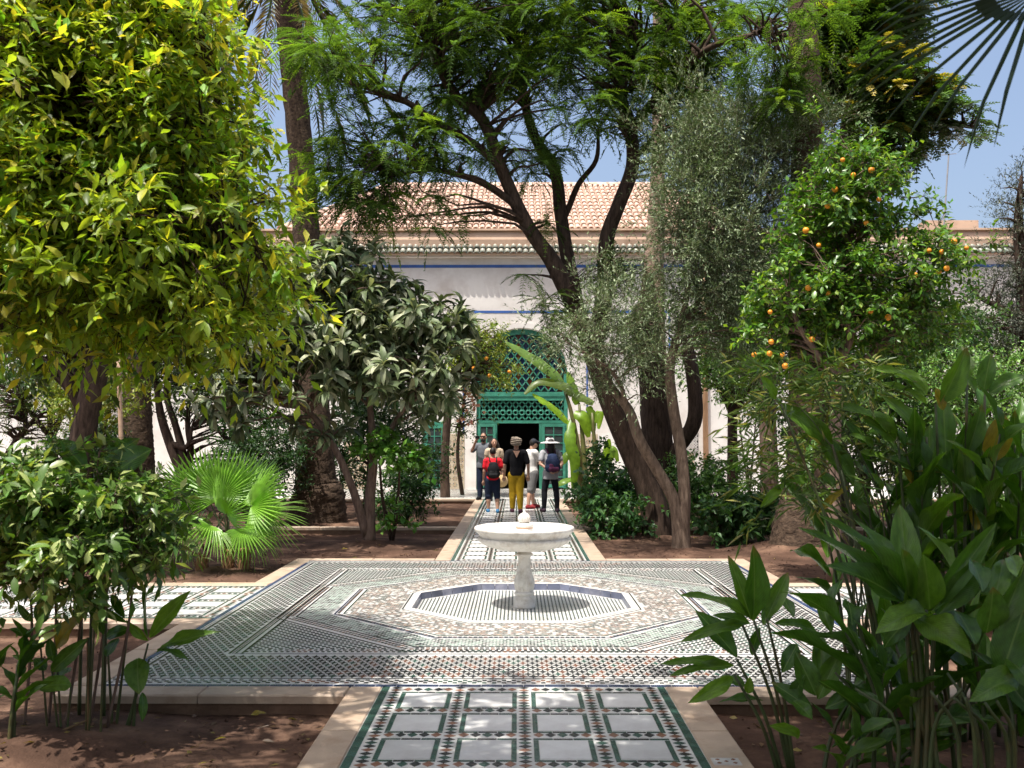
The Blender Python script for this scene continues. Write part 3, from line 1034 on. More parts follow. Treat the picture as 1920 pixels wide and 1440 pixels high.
def roof_tiles(root, name, mats_, spots, V, Q, single, mass):
    """spots: list of (x, y, z, pitch, yaw)"""
    mid = np.array([0, YF, 8.0])
    d = [abs(s[0] - 0.5) + 3 * (s[2] > 50) + 0.9 * abs(s[1] - YF) for s in spots]
    near = set(int(i) for i in np.argsort(d)[:single])
    me = mesh_np(name, V, Q, mats_, True)
    mb = MB()
    for i, (x, y, z, p, yaw) in enumerate(spots):
        Mx = Matrix.Translation((x, y, z)) @ Matrix.Rotation(yaw + random.uniform(-.025, .025), 4, 'Z') @ Matrix.Rotation(p + random.uniform(-.02, .02), 4, 'X')
        if i in near:
            o = link(name, me, root); o.matrix_basis = Mx
        else:
            Mn = np.array(Mx)
            mb.add(V @ Mn[:3, :3].T + Mn[:3, 3], Q=Q)
    if mb.n: mb.build(mass, mats_, root, smooth=True, kind='stuff')


# eaves: two short courses of glazed tiles along the wall
spots = []
for i in range(-100, 101):
    x = i * .192 + .03
    spots.append((x, YF - .33, ZTOP - .10 + random.uniform(-.012, .012), R(38), 0))
    spots.append((x + .004, YF - .15, ZTOP + .085 + random.uniform(-.012, .012), R(40), 0))
V, Q = barrel(.094, .082, .32, th=.018)
eave = MB().box(-26, 26, YF - .27, YF - .02, ZTOP - .085, ZTOP - .035); eave.build('eaves_bed', M_TERRA, palace)
roof_tiles(palace, 'eaves_tile', M_GLAZE, spots, V, Q, 150, 'far_eaves_tiles')

# the big hipped roof
roof = MB()
ZE, YE, YR = 8.20, YF + .35, 35.5
ZR = pxz(343, YR)
xb0, xb1, xt0, xt1 = pxx(520, YE), pxx(1425, YE), pxx(728, YR), pxx(1232, YR)
YB = 2 * YR - YE
roof.add([(xb0, YE, ZE), (xb1, YE, ZE), (xb1, YB, ZE), (xb0, YB, ZE), (xt0, YR, ZR), (xt1, YR, ZR)], NG=[(0, 1, 5, 4), (1, 2, 5), (2, 3, 4, 5), (3, 0, 4)])
rf = roof.build('roof', M_TERRA, palace)
pitch = math.atan2(ZR - ZE, YR - YE)
SL = math.hypot(ZR - ZE, YR - YE)
spots = []
rowL = .50
nrow = int(SL / rowL) + 1
for i in range(int((xb1 - xb0) / .205) + 1):
    x = xb0 + .1 + i * .205
    for r in range(nrow):
        s = r * rowL
        f = s / SL
        lo, hi = xb0 + (xt0 - xb0) * f, xb1 + (xt1 - xb1) * f
        if lo + .05 < x < hi - .05 and s < SL - .25:
            spots.append((x, YE + s * math.cos(pitch) - .03, ZE + s * math.sin(pitch) + .035, pitch - .035, 0))
V, Q = barrel(.095, .072, .60, th=.02)
roof_tiles(palace, 'roof_tile', M_TERRA, spots, V, Q, 300, 'upper_roof_tiles')
V, Q = barrel(.13, .12, .5)
ridge = [(x, YR - .0, ZR + .02, 0, -math.pi / 2) for x in np.arange(xt0, xt1 - .3, .46)]
for (xa, xt, yaw) in ((xb0, xt0, 1), (xb1, xt1, -1)):
    n = int(math.dist((xa, YE, ZE), (xt, YR, ZR)) / .46)
    for k in range(n):
        f = k / n
        ridge.append((xa + (xt - xa) * f, YE + (YR - YE) * f, ZE + (ZR - ZE) * f + .05, math.atan2(ZR - ZE, math.hypot(xt - xa, YR - YE)), -math.atan2(xt - xa, YR - YE)))
roof_tiles(palace, 'ridge_tile', M_TERRA, ridge, V, Q, 60, 'far_ridge_tiles')


# ---- doors
def lattice(mb, x0, x1, z0, z1, y, pitch, w, top=None, curve=False, slope=1.0):
    """diagonal bars clipped to the opening"""
    h = z1 - z0
    for s in (-1, 1):
        k = -int(h / pitch / slope) - 2
        while k * pitch < (x1 - x0) + h / slope + pitch:
            xs = x0 + k * pitch
            pts = []
            N_ = 24
            for i in range(N_ + 1):
                z = z0 + h * i / N_
                x = xs + (z - z0) / slope if s > 0 else (x0 + x1) - (xs + (z - z0) / slope)
                ok = x0 <= x <= x1 and (top is None or z <= top(x))
                pts.append((x, z) if ok else None)
            run = [p for p in pts if p]
            if len(run) > 1:
                mb.bar((run[0][0], y, run[0][1]), (run[-1][0], y, run[-1][1]), w, .03, up=(0, 1, 0))
            k += 1


def door_leaf(name, hinge_x, z0, z1, width, ang, rows, cols, parent, y=None):
    """a glazed leaf: frame, muntins, panes; swings about a vertical hinge"""
    y = YF + .10 if y is None else y
    u = np.array([math.cos(ang), math.sin(ang), 0])
    leaf = MB()
    P = lambda s, z: np.array([hinge_x, y, z]) + u * s
    w = .085
    for s in (w / 2, width - w / 2): leaf.bar(P(s, z0), P(s, z1), w, .05, up=tuple(np.cross(u, (0, 0, 1))))
    for z in (z0 + .07, z0 + (z1 - z0) * .42, z1 - .05): leaf.bar(P(0.01, z), P(width - .01, z), .054, .10)
    o = leaf.build(name, M_GREEN, parent)
    for a, b, nr in ((z0 + .12, z0 + (z1 - z0) * .42 - .05, rows[0]), (z0 + (z1 - z0) * .42 + .05, z1 - .10, rows[1])):
        mu = MB()
        for i in range(1, nr): mu.bar(P(w, a + (b - a) * i / nr), P(width - w, a + (b - a) * i / nr), .035, .03)
        for j in range(1, cols): mu.bar(P(w + (width - 2 * w) * j / cols, a), P(w + (width - 2 * w) * j / cols, b), .03, .034, up=tuple(np.cross(u, (0, 0, 1))))
        mu.build('muntin', M_GREEN, o)
        for i in range(nr):
            for j in range(cols):
                s0, s1 = w + (width - 2 * w) * (j + .06) / cols, w + (width - 2 * w) * (j + .94) / cols
                za, zb = a + (b - a) * (i + .05) / nr, a + (b - a) * (i + .95) / nr
                nn = np.cross(u, (0, 0, 1)) * .004
                V = [P(s0, za) - nn, P(s1, za) - nn, P(s1, zb) - nn, P(s0, zb) - nn, P(s0, za) + nn, P(s1, za) + nn, P(s1, zb) + nn, P(s0, zb) + nn]
                MB().add(V, Q=[(0, 1, 2, 3), (7, 6, 5, 4), (0, 4, 5, 1), (2, 6, 7, 3)]).build('pane', M_GLASS, o)
    return o


def doors():
    zt0, zt1 = pxz(790), pxz(752)           # lattice transom
    zb = pxz(742)
    yb = YF + .16
    x0, x1 = DX - DHW, DX + DHW
    fr = MB()
    for x in (x0 + .06, x1 - .06): fr.box(x - .06, x + .06, yb - .06, yb + .10, 0.0, ZSPR)
    fr.box(x0 + .122, x1 - .122, yb - .08, yb + .08, zt1 + .02, zb - .02)
    fr.box(x0 + .122, x1 - .122, yb - .05, yb + .05, zt0 - .06, zt0 + .03)
    fr.box(x0 + .122, x1 - .122, yb - .10, yb + .06, zb - .018, zb + .12)
    for x in (pxx(929), pxx(1014)): fr.box(x - .05, x + .05, yb - .045, yb + .045, 0, zt0 - .062)
    n = 30
    for i in range(n):                       # arched head of the frame
        a, b = x0 + 2 * DHW * i / n, x0 + 2 * DHW * (i + 1) / n
        za, zbb = max(arch_z(a), ZSPR), max(arch_z(b), ZSPR)
        V = [(a, yb - .06, za - .16), (b, yb - .06, zbb - .16), (b, yb - .06, zbb + .05), (a, yb - .06, za + .05), (a, yb + .1, za - .16), (b, yb + .1, zbb - .16), (b, yb + .1, zbb + .05), (a, yb + .1, za + .05)]
        fr.add(V, Q=[(0, 1, 2, 3), (0, 4, 5, 1)])
    df = fr.build('door_frame', M_GREEN, palace)
    lat = MB()
    lattice(lat, x0 + .12, x1 - .12, zb + .12, arch_z(DX), yb, .235, .034, top=lambda x: arch_z(x) - .10, slope=1.35)
    lat.build('fanlight_lattice', M_GREEN, palace)
    lat = MB()
    lattice(lat, x0 + .12, x1 - .12, zt0 + .03, zt1 + .02, yb, .20, .045, slope=1.2)
    for k in range(14):
        x = x0 + .22 + k * .2
        for (zc) in (zt0 + .03 + .24,):
            lat.tube([(x + .07 * math.cos(t), yb - .012, zc + .07 * math.sin(t)) for t in np.linspace(0, 2 * math.pi, 9)], .016, 4, cap=False)
    lat.build('transom_lattice', M_GREEN, palace)
    # coloured glass behind the fanlight
    gl = [mat('red_stained_glass', (0.10, 0.02, 0.015), .12, .1, 3, spec=.5), mat('blue_stained_glass', (0.012, 0.02, 0.06), .12, .1, 3, spec=.5), M_GLASS]
    pw, ph = .235, .235 * 1.35
    k = 0
    for j in range(14):
        for i in range(-8, 9):
            x = DX + i * pw + (pw / 2 if j % 2 else 0) + .01; z = zb + .14 + j * ph / 2
            if abs(x - DX) < DHW - .1 and z < arch_z(x) - .04:
                V = [(x - pw * .47, yb + .03, z), (x, yb + .03, z - ph * .47), (x + pw * .47, yb + .03, z), (x, yb + .03, z + ph * .47)]
                V += [(a, b + .012, c) for a, b, c in V]
                MB().add(V, Q=[(0, 1, 2, 3), (7, 6, 5, 4)] + [(q, q + 4, (q + 1) % 4 + 4, (q + 1) % 4) for q in range(4)]).build('glass_diamond', gl[[1, 0, 1, 2][(i + 2 * j) % 4]], palace)
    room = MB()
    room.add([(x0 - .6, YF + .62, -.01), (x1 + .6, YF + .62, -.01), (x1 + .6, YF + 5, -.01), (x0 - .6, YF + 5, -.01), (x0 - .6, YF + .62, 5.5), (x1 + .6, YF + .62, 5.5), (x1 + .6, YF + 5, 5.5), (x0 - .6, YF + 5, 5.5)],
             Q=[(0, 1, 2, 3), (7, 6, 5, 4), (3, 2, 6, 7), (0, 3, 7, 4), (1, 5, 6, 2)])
    room.build('room_interior', M_DARK, palace)  # near-black wall colour stands in for the darkness of the unlit room
    # leaves: the left pair folded out, the right one half open
    door_leaf('door', pxx(896), .04, zt0 - .07, .56, R(-6), (4, 4), 2, palace, YF + .06)
    door_leaf('door', pxx(1060), .04, zt0 - .07, .74, R(180 + 7), (3, 4), 2, palace, YF + .06)
    # side doors further left, half hidden by the trees
    for px in (797,):
        xx = pxx(px)
        f2 = MB(); f2.box(xx - .06, xx, YF - .05, YF + .1, 0, 2.0); f2.box(xx + .60, xx + .66, YF - .05, YF + .1, 0, 2.0); f2.box(xx - .06, xx + .66, YF - .055, YF + .1, 2.002, 2.1)
        f2.build('door_frame', M_GREEN, palace)
        door_leaf('door', xx, .03, 2.0, .6, R(-2), (3, 4), 2, palace, YF - .03)
    # tiled dado panels either side of the door
    tile_c = [(0.55, 0.50, 0.42), (0.30, 0.17, 0.09), (0.06, 0.08, 0.11), (0.20, 0.21, 0.12)]
    for xa, xb, zt in ((pxx(836), pxx(871), 1.72), (pxx(645), pxx(700), 1.5), (pxx(1074), pxx(1120), 1.72), (pxx(1280), pxx(1300), 1.72)):
        bd = MB().box(xa, xb, YF - .02, YF, .02, zt).build('tile_panel', mat('ochre_tile_ground', (.46, .38, .28), .35, .12, 4), palace)
        dd = MB()
        st = .19
        nx = max(1, int((xb - xa) / st)); ox = xa + ((xb - xa) - nx * st) / 2
        for i in range(nx):
            for j in range(int((zt - .05) / st)):
                cx, cz = ox + (i + .5) * st, .05 + (j + .5) * st
                for k in range(8):
                    a = k * math.pi / 4
                    c = tile_c[1 + (i + j + k) % 3]
                    ux, uz = math.cos(a), math.sin(a)
                    r1, r2, r3 = .028, .055, .088
                    dd.add([(cx + ux * r1, YF - .0225, cz + uz * r1), (cx + ux * r2 - uz * .016, YF - .0225, cz + uz * r2 + ux * .016), (cx + ux * r3, YF - .0225, cz + uz * r3), (cx + ux * r2 + uz * .016, YF - .0225, cz + uz * r2 - ux * .016)], Q=[(0, 3, 2, 1)], col=c)
                dd.add([(cx - .02, YF - .0228, cz), (cx, YF - .0228, cz - .02), (cx + .02, YF - .0228, cz), (cx, YF - .0228, cz + .02)], Q=[(0, 1, 2, 3)], col=(.25, .14, .05))
        dd.build('tile_rosettes', M_ZEL, bd, kind='stuff', col=True)


doors()
# pierced screen window at the right, drainpipe
sw = MB(); xs0, xs1 = pxx(1278), pxx(1308)
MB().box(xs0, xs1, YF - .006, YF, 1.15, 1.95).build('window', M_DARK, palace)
lattice(sw, xs0, xs1, 1.15, 1.95, YF - .02, .085, .03, slope=1.0); sw.build('window_screen', M_WALL, palace)
pipe = MB(); pipe.tube([(pxx(1321), YF - .1, .5), (pxx(1321), YF - .1, ZTOP - .2)], .085, 12)
po = pipe.build('drainpipe', mat('tan_painted_metal', (.42, .24, .13), .5, .12, 3), None, True)
tag(po, 'tan drainpipe running down the white palace wall', 'pipe')
pb = MB()
for z in (1.2, 3.2, 5.2): pb.box(pxx(1321) - .10, pxx(1321) + .10, YF - .12, YF + .0, z, z + .04)
# left wing that steps forward
wing = MB()
wing.box(-22, pxx(172, 27.5), 27.2, YF - .002, -.2, 4.3)
wo = wing.build('wing_wall', M_WALL, None); tag(wo, 'low white wing wall stepping forward behind the left-hand trees', 'wall')
# second tiled roof far left
lr = empty('far_roof', (pxx(350, 34), 34, 8), 'small red tiled roof peeking over the cornice behind the yellow-green tree', 'roof')
mb = MB(); a0, a1 = pxx(180, 33), pxx(500, 33)
mb.add([(a0, 31, 8.2), (a1, 31, 8.2), (a1, 37, 8.2), (a0, 37, 8.2), (a0 + 2, 34, 9.7), (a1 - 2, 34, 9.7)], NG=[(0, 1, 5, 4), (1, 2, 5), (2, 3, 4, 5), (3, 0, 4)]); mb.build('roof_slope', M_TERRA, lr)
V, Q = barrel(.10, .085, .55)
spots = []
pt = math.atan2(1.5, 3)
for x in np.arange(a0 + .1, a1, .215):
    for r in range(6):
        s = r * .5; f = s / 3.35
        if a0 + 2 * f < x < a1 - 2 * f: spots.append((x, 31 + s * math.cos(pt), 8.22 + s * math.sin(pt), pt, 0))
roof_tiles(lr, 'roof_tile', M_TERRA, spots, V, Q, 0, 'roof_tiles')
# brick stub and aerial at the right
bs_ = empty('brick_chimney', (pxx(1792, 31), 31, 8.2), 'low brick chimney stub above the cornice at the right', 'chimney')
BR = mat('roof_brick', (.36, .17, .10), .9, .2, 5, objvar=.2, bump=.3)
MB().box(pxx(1742, 31), pxx(1842, 31), 31, 31.6, 8.1, pxz(410, 31)).build('core', M_PINK, bs_)
bx = MB().box(-.115, .115, -.05, .05, 0, .06)
bm = mesh_np('brick', np.concatenate(bx.v), bx.q[0], BR)
for r in range(4):
    for i in range(7):
        o = link('brick', bm, bs_); o.location = (pxx(1742, 31) + .12 + i * .245 + (.12 if r % 2 else 0), 30.97, 8.14 + r * .075)
an = MB(); b0 = at(1768, 400, 31); b1 = at(1779, 288, 31)
an.tube([b0 - np.array([0, 0, .6]), b1], [.03, .022], 6); an.bar(b1 + np.array([-.25, 0, -.05]), b1 + np.array([.25, 0, .0]), .02, .02)
tag(an.build('roof_aerial', mat('grey_metal', (.25, .25, .26), .5, .1, 3), None), 'thin grey aerial mast on the roof at the right', 'aerial')

# ================================================================== fountain
fo = empty('marble_fountain', (0.0, PC, -.06), 'white marble pedestal fountain with wide round bowl in the octagonal basin', 'fountain')
c = (0.03, PC, 0)
MB().lathe([(0, -.062), (.112, -.062), (.112, -.045), (.108, -.04), (.110, .025), (.106, .04), (.09, .052), (.088, .06), (.100, .068), (.102, .082), (.092, .094), (.082, .10)], 40, c).build('plinth', M_MARBLE, fo, True)
MB().lathe([(.082, .10), (.092, .112), (.100, .135), (.104, .165), (.105, .19), (.100, .208), (.090, .222)], 80, c, (16, .105, .222, .10)).build('gadrooned_collar', M_MARBLE, fo, True)
MB().lathe([(.100, .214), (.100, .226), (.092, .24), (.080, .275), (.070, .32), (.064, .37), (.063, .43), (.066, .448), (.084, .456), (.087, .466), (.082, .476), (.066, .484), (.064, .52)], 48, c, (14, .225, .45, .05)).build('shaft', M_MARBLE, fo, True)
bw = MB().lathe([(.062, .505), (.12, .503), (.20, .510), (.28, .522), (.36, .545), (.42, .572), (.462, .602), (.474, .622), (.466, .638), (.445, .642)], 192, c, (40, .504, .640, .055)).build('bowl', M_MARBLE, fo, True)
MB().lathe([(.448, .630), (.450, .645), (.456, .662), (.474, .684), (.494, .700), (.504, .715), (.505, .728), (.498, .740), (.484, .744), (.470, .738), (.44, .722), (.36, .706), (.2, .697), (.09, .694), (0, .694)], 96, c).build('bowl_rim', M_MARBLE, bw, True)
fi = MB().lathe([(.086, .69), (.086, .725), (.080, .732), (.088, .738), (.092, .75), (.090, .765), (.075, .774), (.055, .778)], 40, c).build('finial_base', M_MARBLE, fo, True)
MB().lathe([(.0875, .7265), (.0885, .731), (.0875, .7355)], 40, c).build('rust_ring', M_RUST, fi, True)
MB().lathe([(.03, .776), (.050, .783), (.062, .80), (.066, .82), (.062, .842), (.048, .862), (.028, .876), (.012, .884), (.010, .90), (.004, .906)], 72, c, (14, .777, .885, .09)).build('finial', M_MARBLE, fo, True)

# ================================================================== trees
def grow(name, label, cat, base, limbs, lobes, ncl, per, twig, lpt, leafL, leafW, cols, lmat, bark, tm=T_MID, single=0, single_tm=None,
         up=0.25, droop=0.2, side=0.8, lup=0.9, group=None, shell=0.45, br=0.03, branch_share=1.0, spread=0.9, fwd=.55, keep=None, tr=.0035, jit=None):
    root = empty(name, base, label, cat, group)
    mb = MB()
    for P, rad in limbs: mb.tube(P, rad, 10, steps=5, disp=lambda L, th: 1 + .07 * np.sin(3 * th + L * 1.7) + .05 * np.sin(5 * th - L * 3.1))
    C, O = sample_lobes(lobes, ncl, shell)
    if keep is not None:
        k = keep(C); C, O = C[k], O[k]
    C = C + rng.normal(size=C.shape) * (jit if jit is not None else twig * .42)
    nb = int(len(C) * branch_share)
    if limbs and nb: branches_to(mb, limbs, C[:nb], br)
    B, D, Ln = twigs_from(C, O, per, twig, up, spread)
    if np.linalg.norm(C.mean(0) - CAM) < 16.5 and C[:, 1].mean() > 4.5: twig_mesh(mb, B, D, Ln, droop, tr)
    mb.build('trunk', bark, root, True)
    pos, a, n = leaves_on(B, D, Ln, lpt, droop, side=side, up=lup, fwd=fwd)
    L = leafL * rng.uniform(0.45, 1.25, len(pos)); W = leafW * rng.uniform(0.75, 1.15, len(pos)) * (L / leafL)
    foliage(root, pos, a, n, L, W, cols(len(pos)), tm, lmat, single, single_tm)
    return root


def grow_fronds(name, label, cat, base, limbs, lobes, ncl, per, fl, K, ll, lw, col, lmat, bark, up=.1, droop=.35, group=None, br=.035, var=.25, ang=.95, hang=.12, alt=None, alt_p=0, keep=None, tips=None, shell=.5):
    root = empty(name, base, label, cat, group)
    mb = MB()
    for P, rad in limbs: mb.tube(P, rad, 10, steps=5, disp=lambda L, th: 1 + .07 * np.sin(3 * th + L * 1.7) + .05 * np.sin(5 * th - L * 3.1))
    C, O = sample_lobes(lobes, ncl, shell)
    if keep is not None:
        k = keep(C); C, O = C[k], O[k]
    C = C + rng.normal(size=C.shape) * fl * .4
    branches_to(mb, limbs, C, br, n=4)
    mb.build('trunk', bark, root, True)
    B = np.repeat(C, per, 0); O = np.repeat(O, per, 0)
    D = nrm(nrm(O) * .35 + rng.normal(size=B.shape) * np.array([.8, .8, .35]) + np.array([0, 0, up]))
    L = fl * rng.uniform(.6, 1.2, len(B))
    cl = np.tile(np.asarray(col, float), (len(B), 1))
    if alt is not None:
        ca = np.repeat(rng.uniform(size=len(C)) < alt_p * 2, per) & (rng.uniform(size=len(B)) < .5)
        cl[ca] = np.asarray(alt)
    A = fronds(B, D, L, K, droop * rng.uniform(.5, 1.5, len(B)), ll, lw, ang, hang=hang, col=cl, var=var)
    leaf_np('crown', *A, T_LO, lmat, root)
    return root


def palm_disp(L, th):
    r = np.zeros_like(th)
    k = L / .13
    for i, t in enumerate(th):
        ph = (k + (t / (2 * math.pi)) * 5) % 1.0
        col_ = (t / (2 * math.pi) * 5 + math.floor(k) * .5) % 1.0
        r[i] = .10 * (1 - ph) - .05 + .06 * abs(col_ - .5)
    return 1 + r


def date_palm(name, label, pts, rad, bark, crown_at=None, nf=26, fl=3.2, skirt=8, base=None, fat=None, droop=(.15, .7), col=(.09, .13, .05), group=None):
    root = empty(name, pts[0], label, 'palm', group)
    mb = MB(); mb.tube(pts, rad, 20, steps=max(3, int(26 / max(1, len(pts) - 1)) * 4), disp=palm_disp)
    mb.build('trunk', bark, root, True)
    if crown_at is not None:
        n = nf + skirt
        az = np.arange(n) * 2.399
        el = np.concatenate([np.linspace(1.2, -.1, nf), np.linspace(-.5, -1.1, skirt)])
        D = np.stack([np.cos(az) * np.cos(el), np.sin(az) * np.cos(el), np.sin(el)], 1)
        B = np.tile(np.asarray(crown_at, float), (n, 1)) + D * .1
        A = fronds(B, nrm(D), fl * rng.uniform(.8, 1.1, n), 46, np.concatenate([np.linspace(droop[0], droop[1], nf), np.full(skirt, .35)]), .42, .022, .75, hang=.25, col=col, var=.15)
        # dead skirt is brown
        m = n * 46
        idx = np.zeros(len(A[0]), bool)
        for s in range(2): idx[s * m + nf * 46: s * m + n * 46] = True
        A[5][idx] = np.array([.19, .125, .065]) * (1 + .2 * rng.normal(size=(idx.sum(), 1)))
        leaf_np('crown', *A, T_LO, L_PALM, root)
    return root


def pts_px(lst): return [at(x, y, Y) for x, y, Y in lst]


# --- big yellow-green citrus at the left, close to the camera
Yc = 6.3
base = np.array([-4.7, 7.3, -.1])
limbs = [([base, base + [.05, -.05, .9], at(-60, 640, 6.9), at(100, 480, 6.6), at(190, 250, 6.3)], [.13, .11, .10, .07, .03]),
         ([at(-60, 640, 6.9), at(-120, 520, 6.6), at(-150, 380, 6.5)], [.09, .06, .03]),
         ([at(10, 560, 6.7), at(240, 520, 6.3), at(420, 470, 6.1)], [.07, .05, .02]),
         ([at(60, 520, 6.6), at(260, 350, 6.6), at(400, 210, 6.6)], [.06, .045, .02])]
lobes = [lobe(120, 300, 6.3, 330, 250, 1.2), lobe(250, 60, 6.4, 200, 170, 1.0), lobe(280, 460, 6.1, 220, 160, 1.0), lobe(450, 560, 6.2, 85, 75, .6), lobe(100, 520, 6.1, 220, 120, 1.1),
         lobe(430, 340, 6.5, 75, 75, .5), lobe(350, 200, 6.5, 95, 110, .6), lobe(60, 0, 6.5, 330, 150, 1.2), lobe(480, 470, 6.3, 50, 45, .4), lobe(330, 585, 6.0, 130, 60, .7), lobe(150, 590, 6.0, 140, 50, .7)  , lobe(400, 620, 6.1, 100, 40, .6)]
cit = lambda n: leaf_cols(n, (.225, .33, .040), .27, (.46, .43, .06), .13, .16)
grow('citrus_tree', 'large yellow-green citrus tree leaning in from the left over the path', 'tree', base, limbs, lobes, 1050, 5, .40, 10, .112, .040, cit, L_CITRUS, M_BARK,
     T_MID, 300, T_HI, up=.1, droop=.35, side=.75, lup=.8, shell=.55, br=.028, jit=.11)

# --- loquat with big leaf rosettes
base = gnd(692, 1022)
Yl = base[1]
limbs = [([base, at(694, 930, Yl), at(700, 850, Yl - .1), at(690, 720, Yl)], [.11, .085, .07, .04]), ([at(690, 1010, Yl), at(655, 900, Yl - .2), at(610, 810, Yl - .2), at(560, 760, Yl - .3), at(470, 740, Yl - .5)], [.08, .06, .05, .04, .02]),
         ([at(700, 850, Yl), at(760, 760, Yl), at(800, 650, Yl)], [.05, .04, .02]), ([at(690, 740, Yl), at(640, 600, Yl), at(630, 480, Yl)], [.05, .04, .02])]
root = empty('loquat_tree', base, 'loquat tree with big drooping leathery grey-green leaves beside the far path', 'tree')
lobes = [lobe(640, 530, Yl, 110, 80, .9), lobe(560, 590, Yl, 90, 100, .8), lobe(770, 615, Yl - .1, 105, 75, .8), lobe(690, 690, Yl - .5, 150, 70, .9), lobe(490, 740, Yl - .6, 75, 45, .5), lobe(845, 700, Yl, 55, 70, .6),
         lobe(655, 465, Yl, 30, 35, .4), lobe(490, 590, Yl, 80, 90, .8), lobe(450, 690, Yl - .3, 70, 70, .7), lobe(420, 740, Yl - .5, 60, 50, .5), lobe(620, 620, Yl - .4, 120, 90, .8), lobe(430, 760, Yl - .4, 60, 50, .5), lobe(520, 660, Yl - .2, 70, 60, .7), lobe(860, 620, Yl + .2, 40, 50, .5), lobe(700, 600, Yl - .2, 150, 90, .9), lobe(590, 510, Yl, 60, 60, .7), lobe(720, 545, Yl + .3, 60, 40, .5), lobe(800, 760, Yl, 60, 50, .6), lobe(600, 790, Yl - .3, 60, 40, .5)]
C, O = sample_lobes(lobes, 470, .42)
mb = MB()
for P, rad in limbs: mb.tube(P, rad, 10, steps=5)
branches_to(mb, limbs, C, .035, .012)
mb.build('trunk', M_BARK_ORANGE, root, True)
per = 15
ax = nrm(nrm(O) * .5 + rng.normal(size=C.shape) * .35 + np.array([0, -.25, .75]))
B = np.repeat(C, per, 0); A0 = np.repeat(ax, per, 0)
k = np.tile(np.arange(per), len(C))
rad = rng.normal(size=B.shape); rad -= A0 * (rad * A0).sum(1, keepdims=True); rad = nrm(rad)
opn = (k / per)[:, None]
a = nrm(A0 * (1.05 - 1.35 * opn) + rad * (0.45 + .6 * opn) + np.array([0, 0, -.55]) * opn)
L = .30 * rng.uniform(.7, 1.15, len(B)); 
col = leaf_cols(len(B), (.11, .148, .066), .2, (.34, .36, .23), .30, .08)  # paler second tone paints the lit rosette highlights
foliage(root, B - A0 * (opn * .08), a, nrm(A0 * .8 + rng.normal(size=B.shape) * .25 + [0, 0, .4]), L, L * .30, col, T_DROOP, L_LOQUAT, 300)

# --- left date palm
b0 = gnd(594, 985)
Yp = b0[1]
date_palm('date_palm', 'tall date palm with dark scarred trunk and swollen base behind the loquat', [b0 - [0, 0, .2], at(596, 930, Yp), at(592, 895, Yp), at(588, 800, Yp), at(578, 520, Yp), at(565, 300, Yp), at(548, 120, Yp), at(532, -60, Yp)],
          [.62, .52, .40, .34, .27, .25, .24, .25], M_BARK_PALM, at(530, -75, Yp), 24, 3.3, 16)
# --- palm with pale ragged trunk behind the olive
b0 = gnd(1232, 962); Yq = b0[1]
date_palm('date_palm', 'slender palm with pale ragged trunk behind the olive foliage', [b0 - [0, 0, .2], at(1230, 900, Yq), at(1228, 700, Yq), at(1226, 520, Yq), at(1234, 300, Yq), at(1236, 0, Yq), at(1236, -420, Yq)],
          [.34, .30, .27, .24, .16, .15, .15], M_BARK_PALE, at(1236, -430, Yq), 26, 3.0, 10)
# ragged old leaf bases on it
# --- right palm with swollen base
b0 = gnd(1502, 1036); Yr = b0[1]
date_palm('date_palm', 'stout date palm with swollen dark base beside the orange tree', [b0 - [0, 0, .2], at(1502, 985, Yr), at(1508, 930, Yr), at(1512, 850, Yr), at(1512, 500, Yr), at(1512, 200, Yr), at(1506, 0, Yr), at(1506, -560, Yr)],
          [.52, .42, .33, .27, .25, .23, .22, .22], M_BARK_PALM, at(1506, -570, Yr), 26, 3.2, 8)
# --- dark palm stump-trunk at left middle
b0 = gnd(262, 985); Ys = b0[1]
date_palm('date_palm', 'dark palm trunk at the left behind the wooden prop', [b0 - [0, 0, .2], at(262, 900, Ys), at(258, 780, Ys), at(255, 620, Ys), at(252, 380, Ys)], [.34, .30, .27, .25, .24], M_BARK_PALM, at(252, 360, Ys), 22, 2.6, 6)

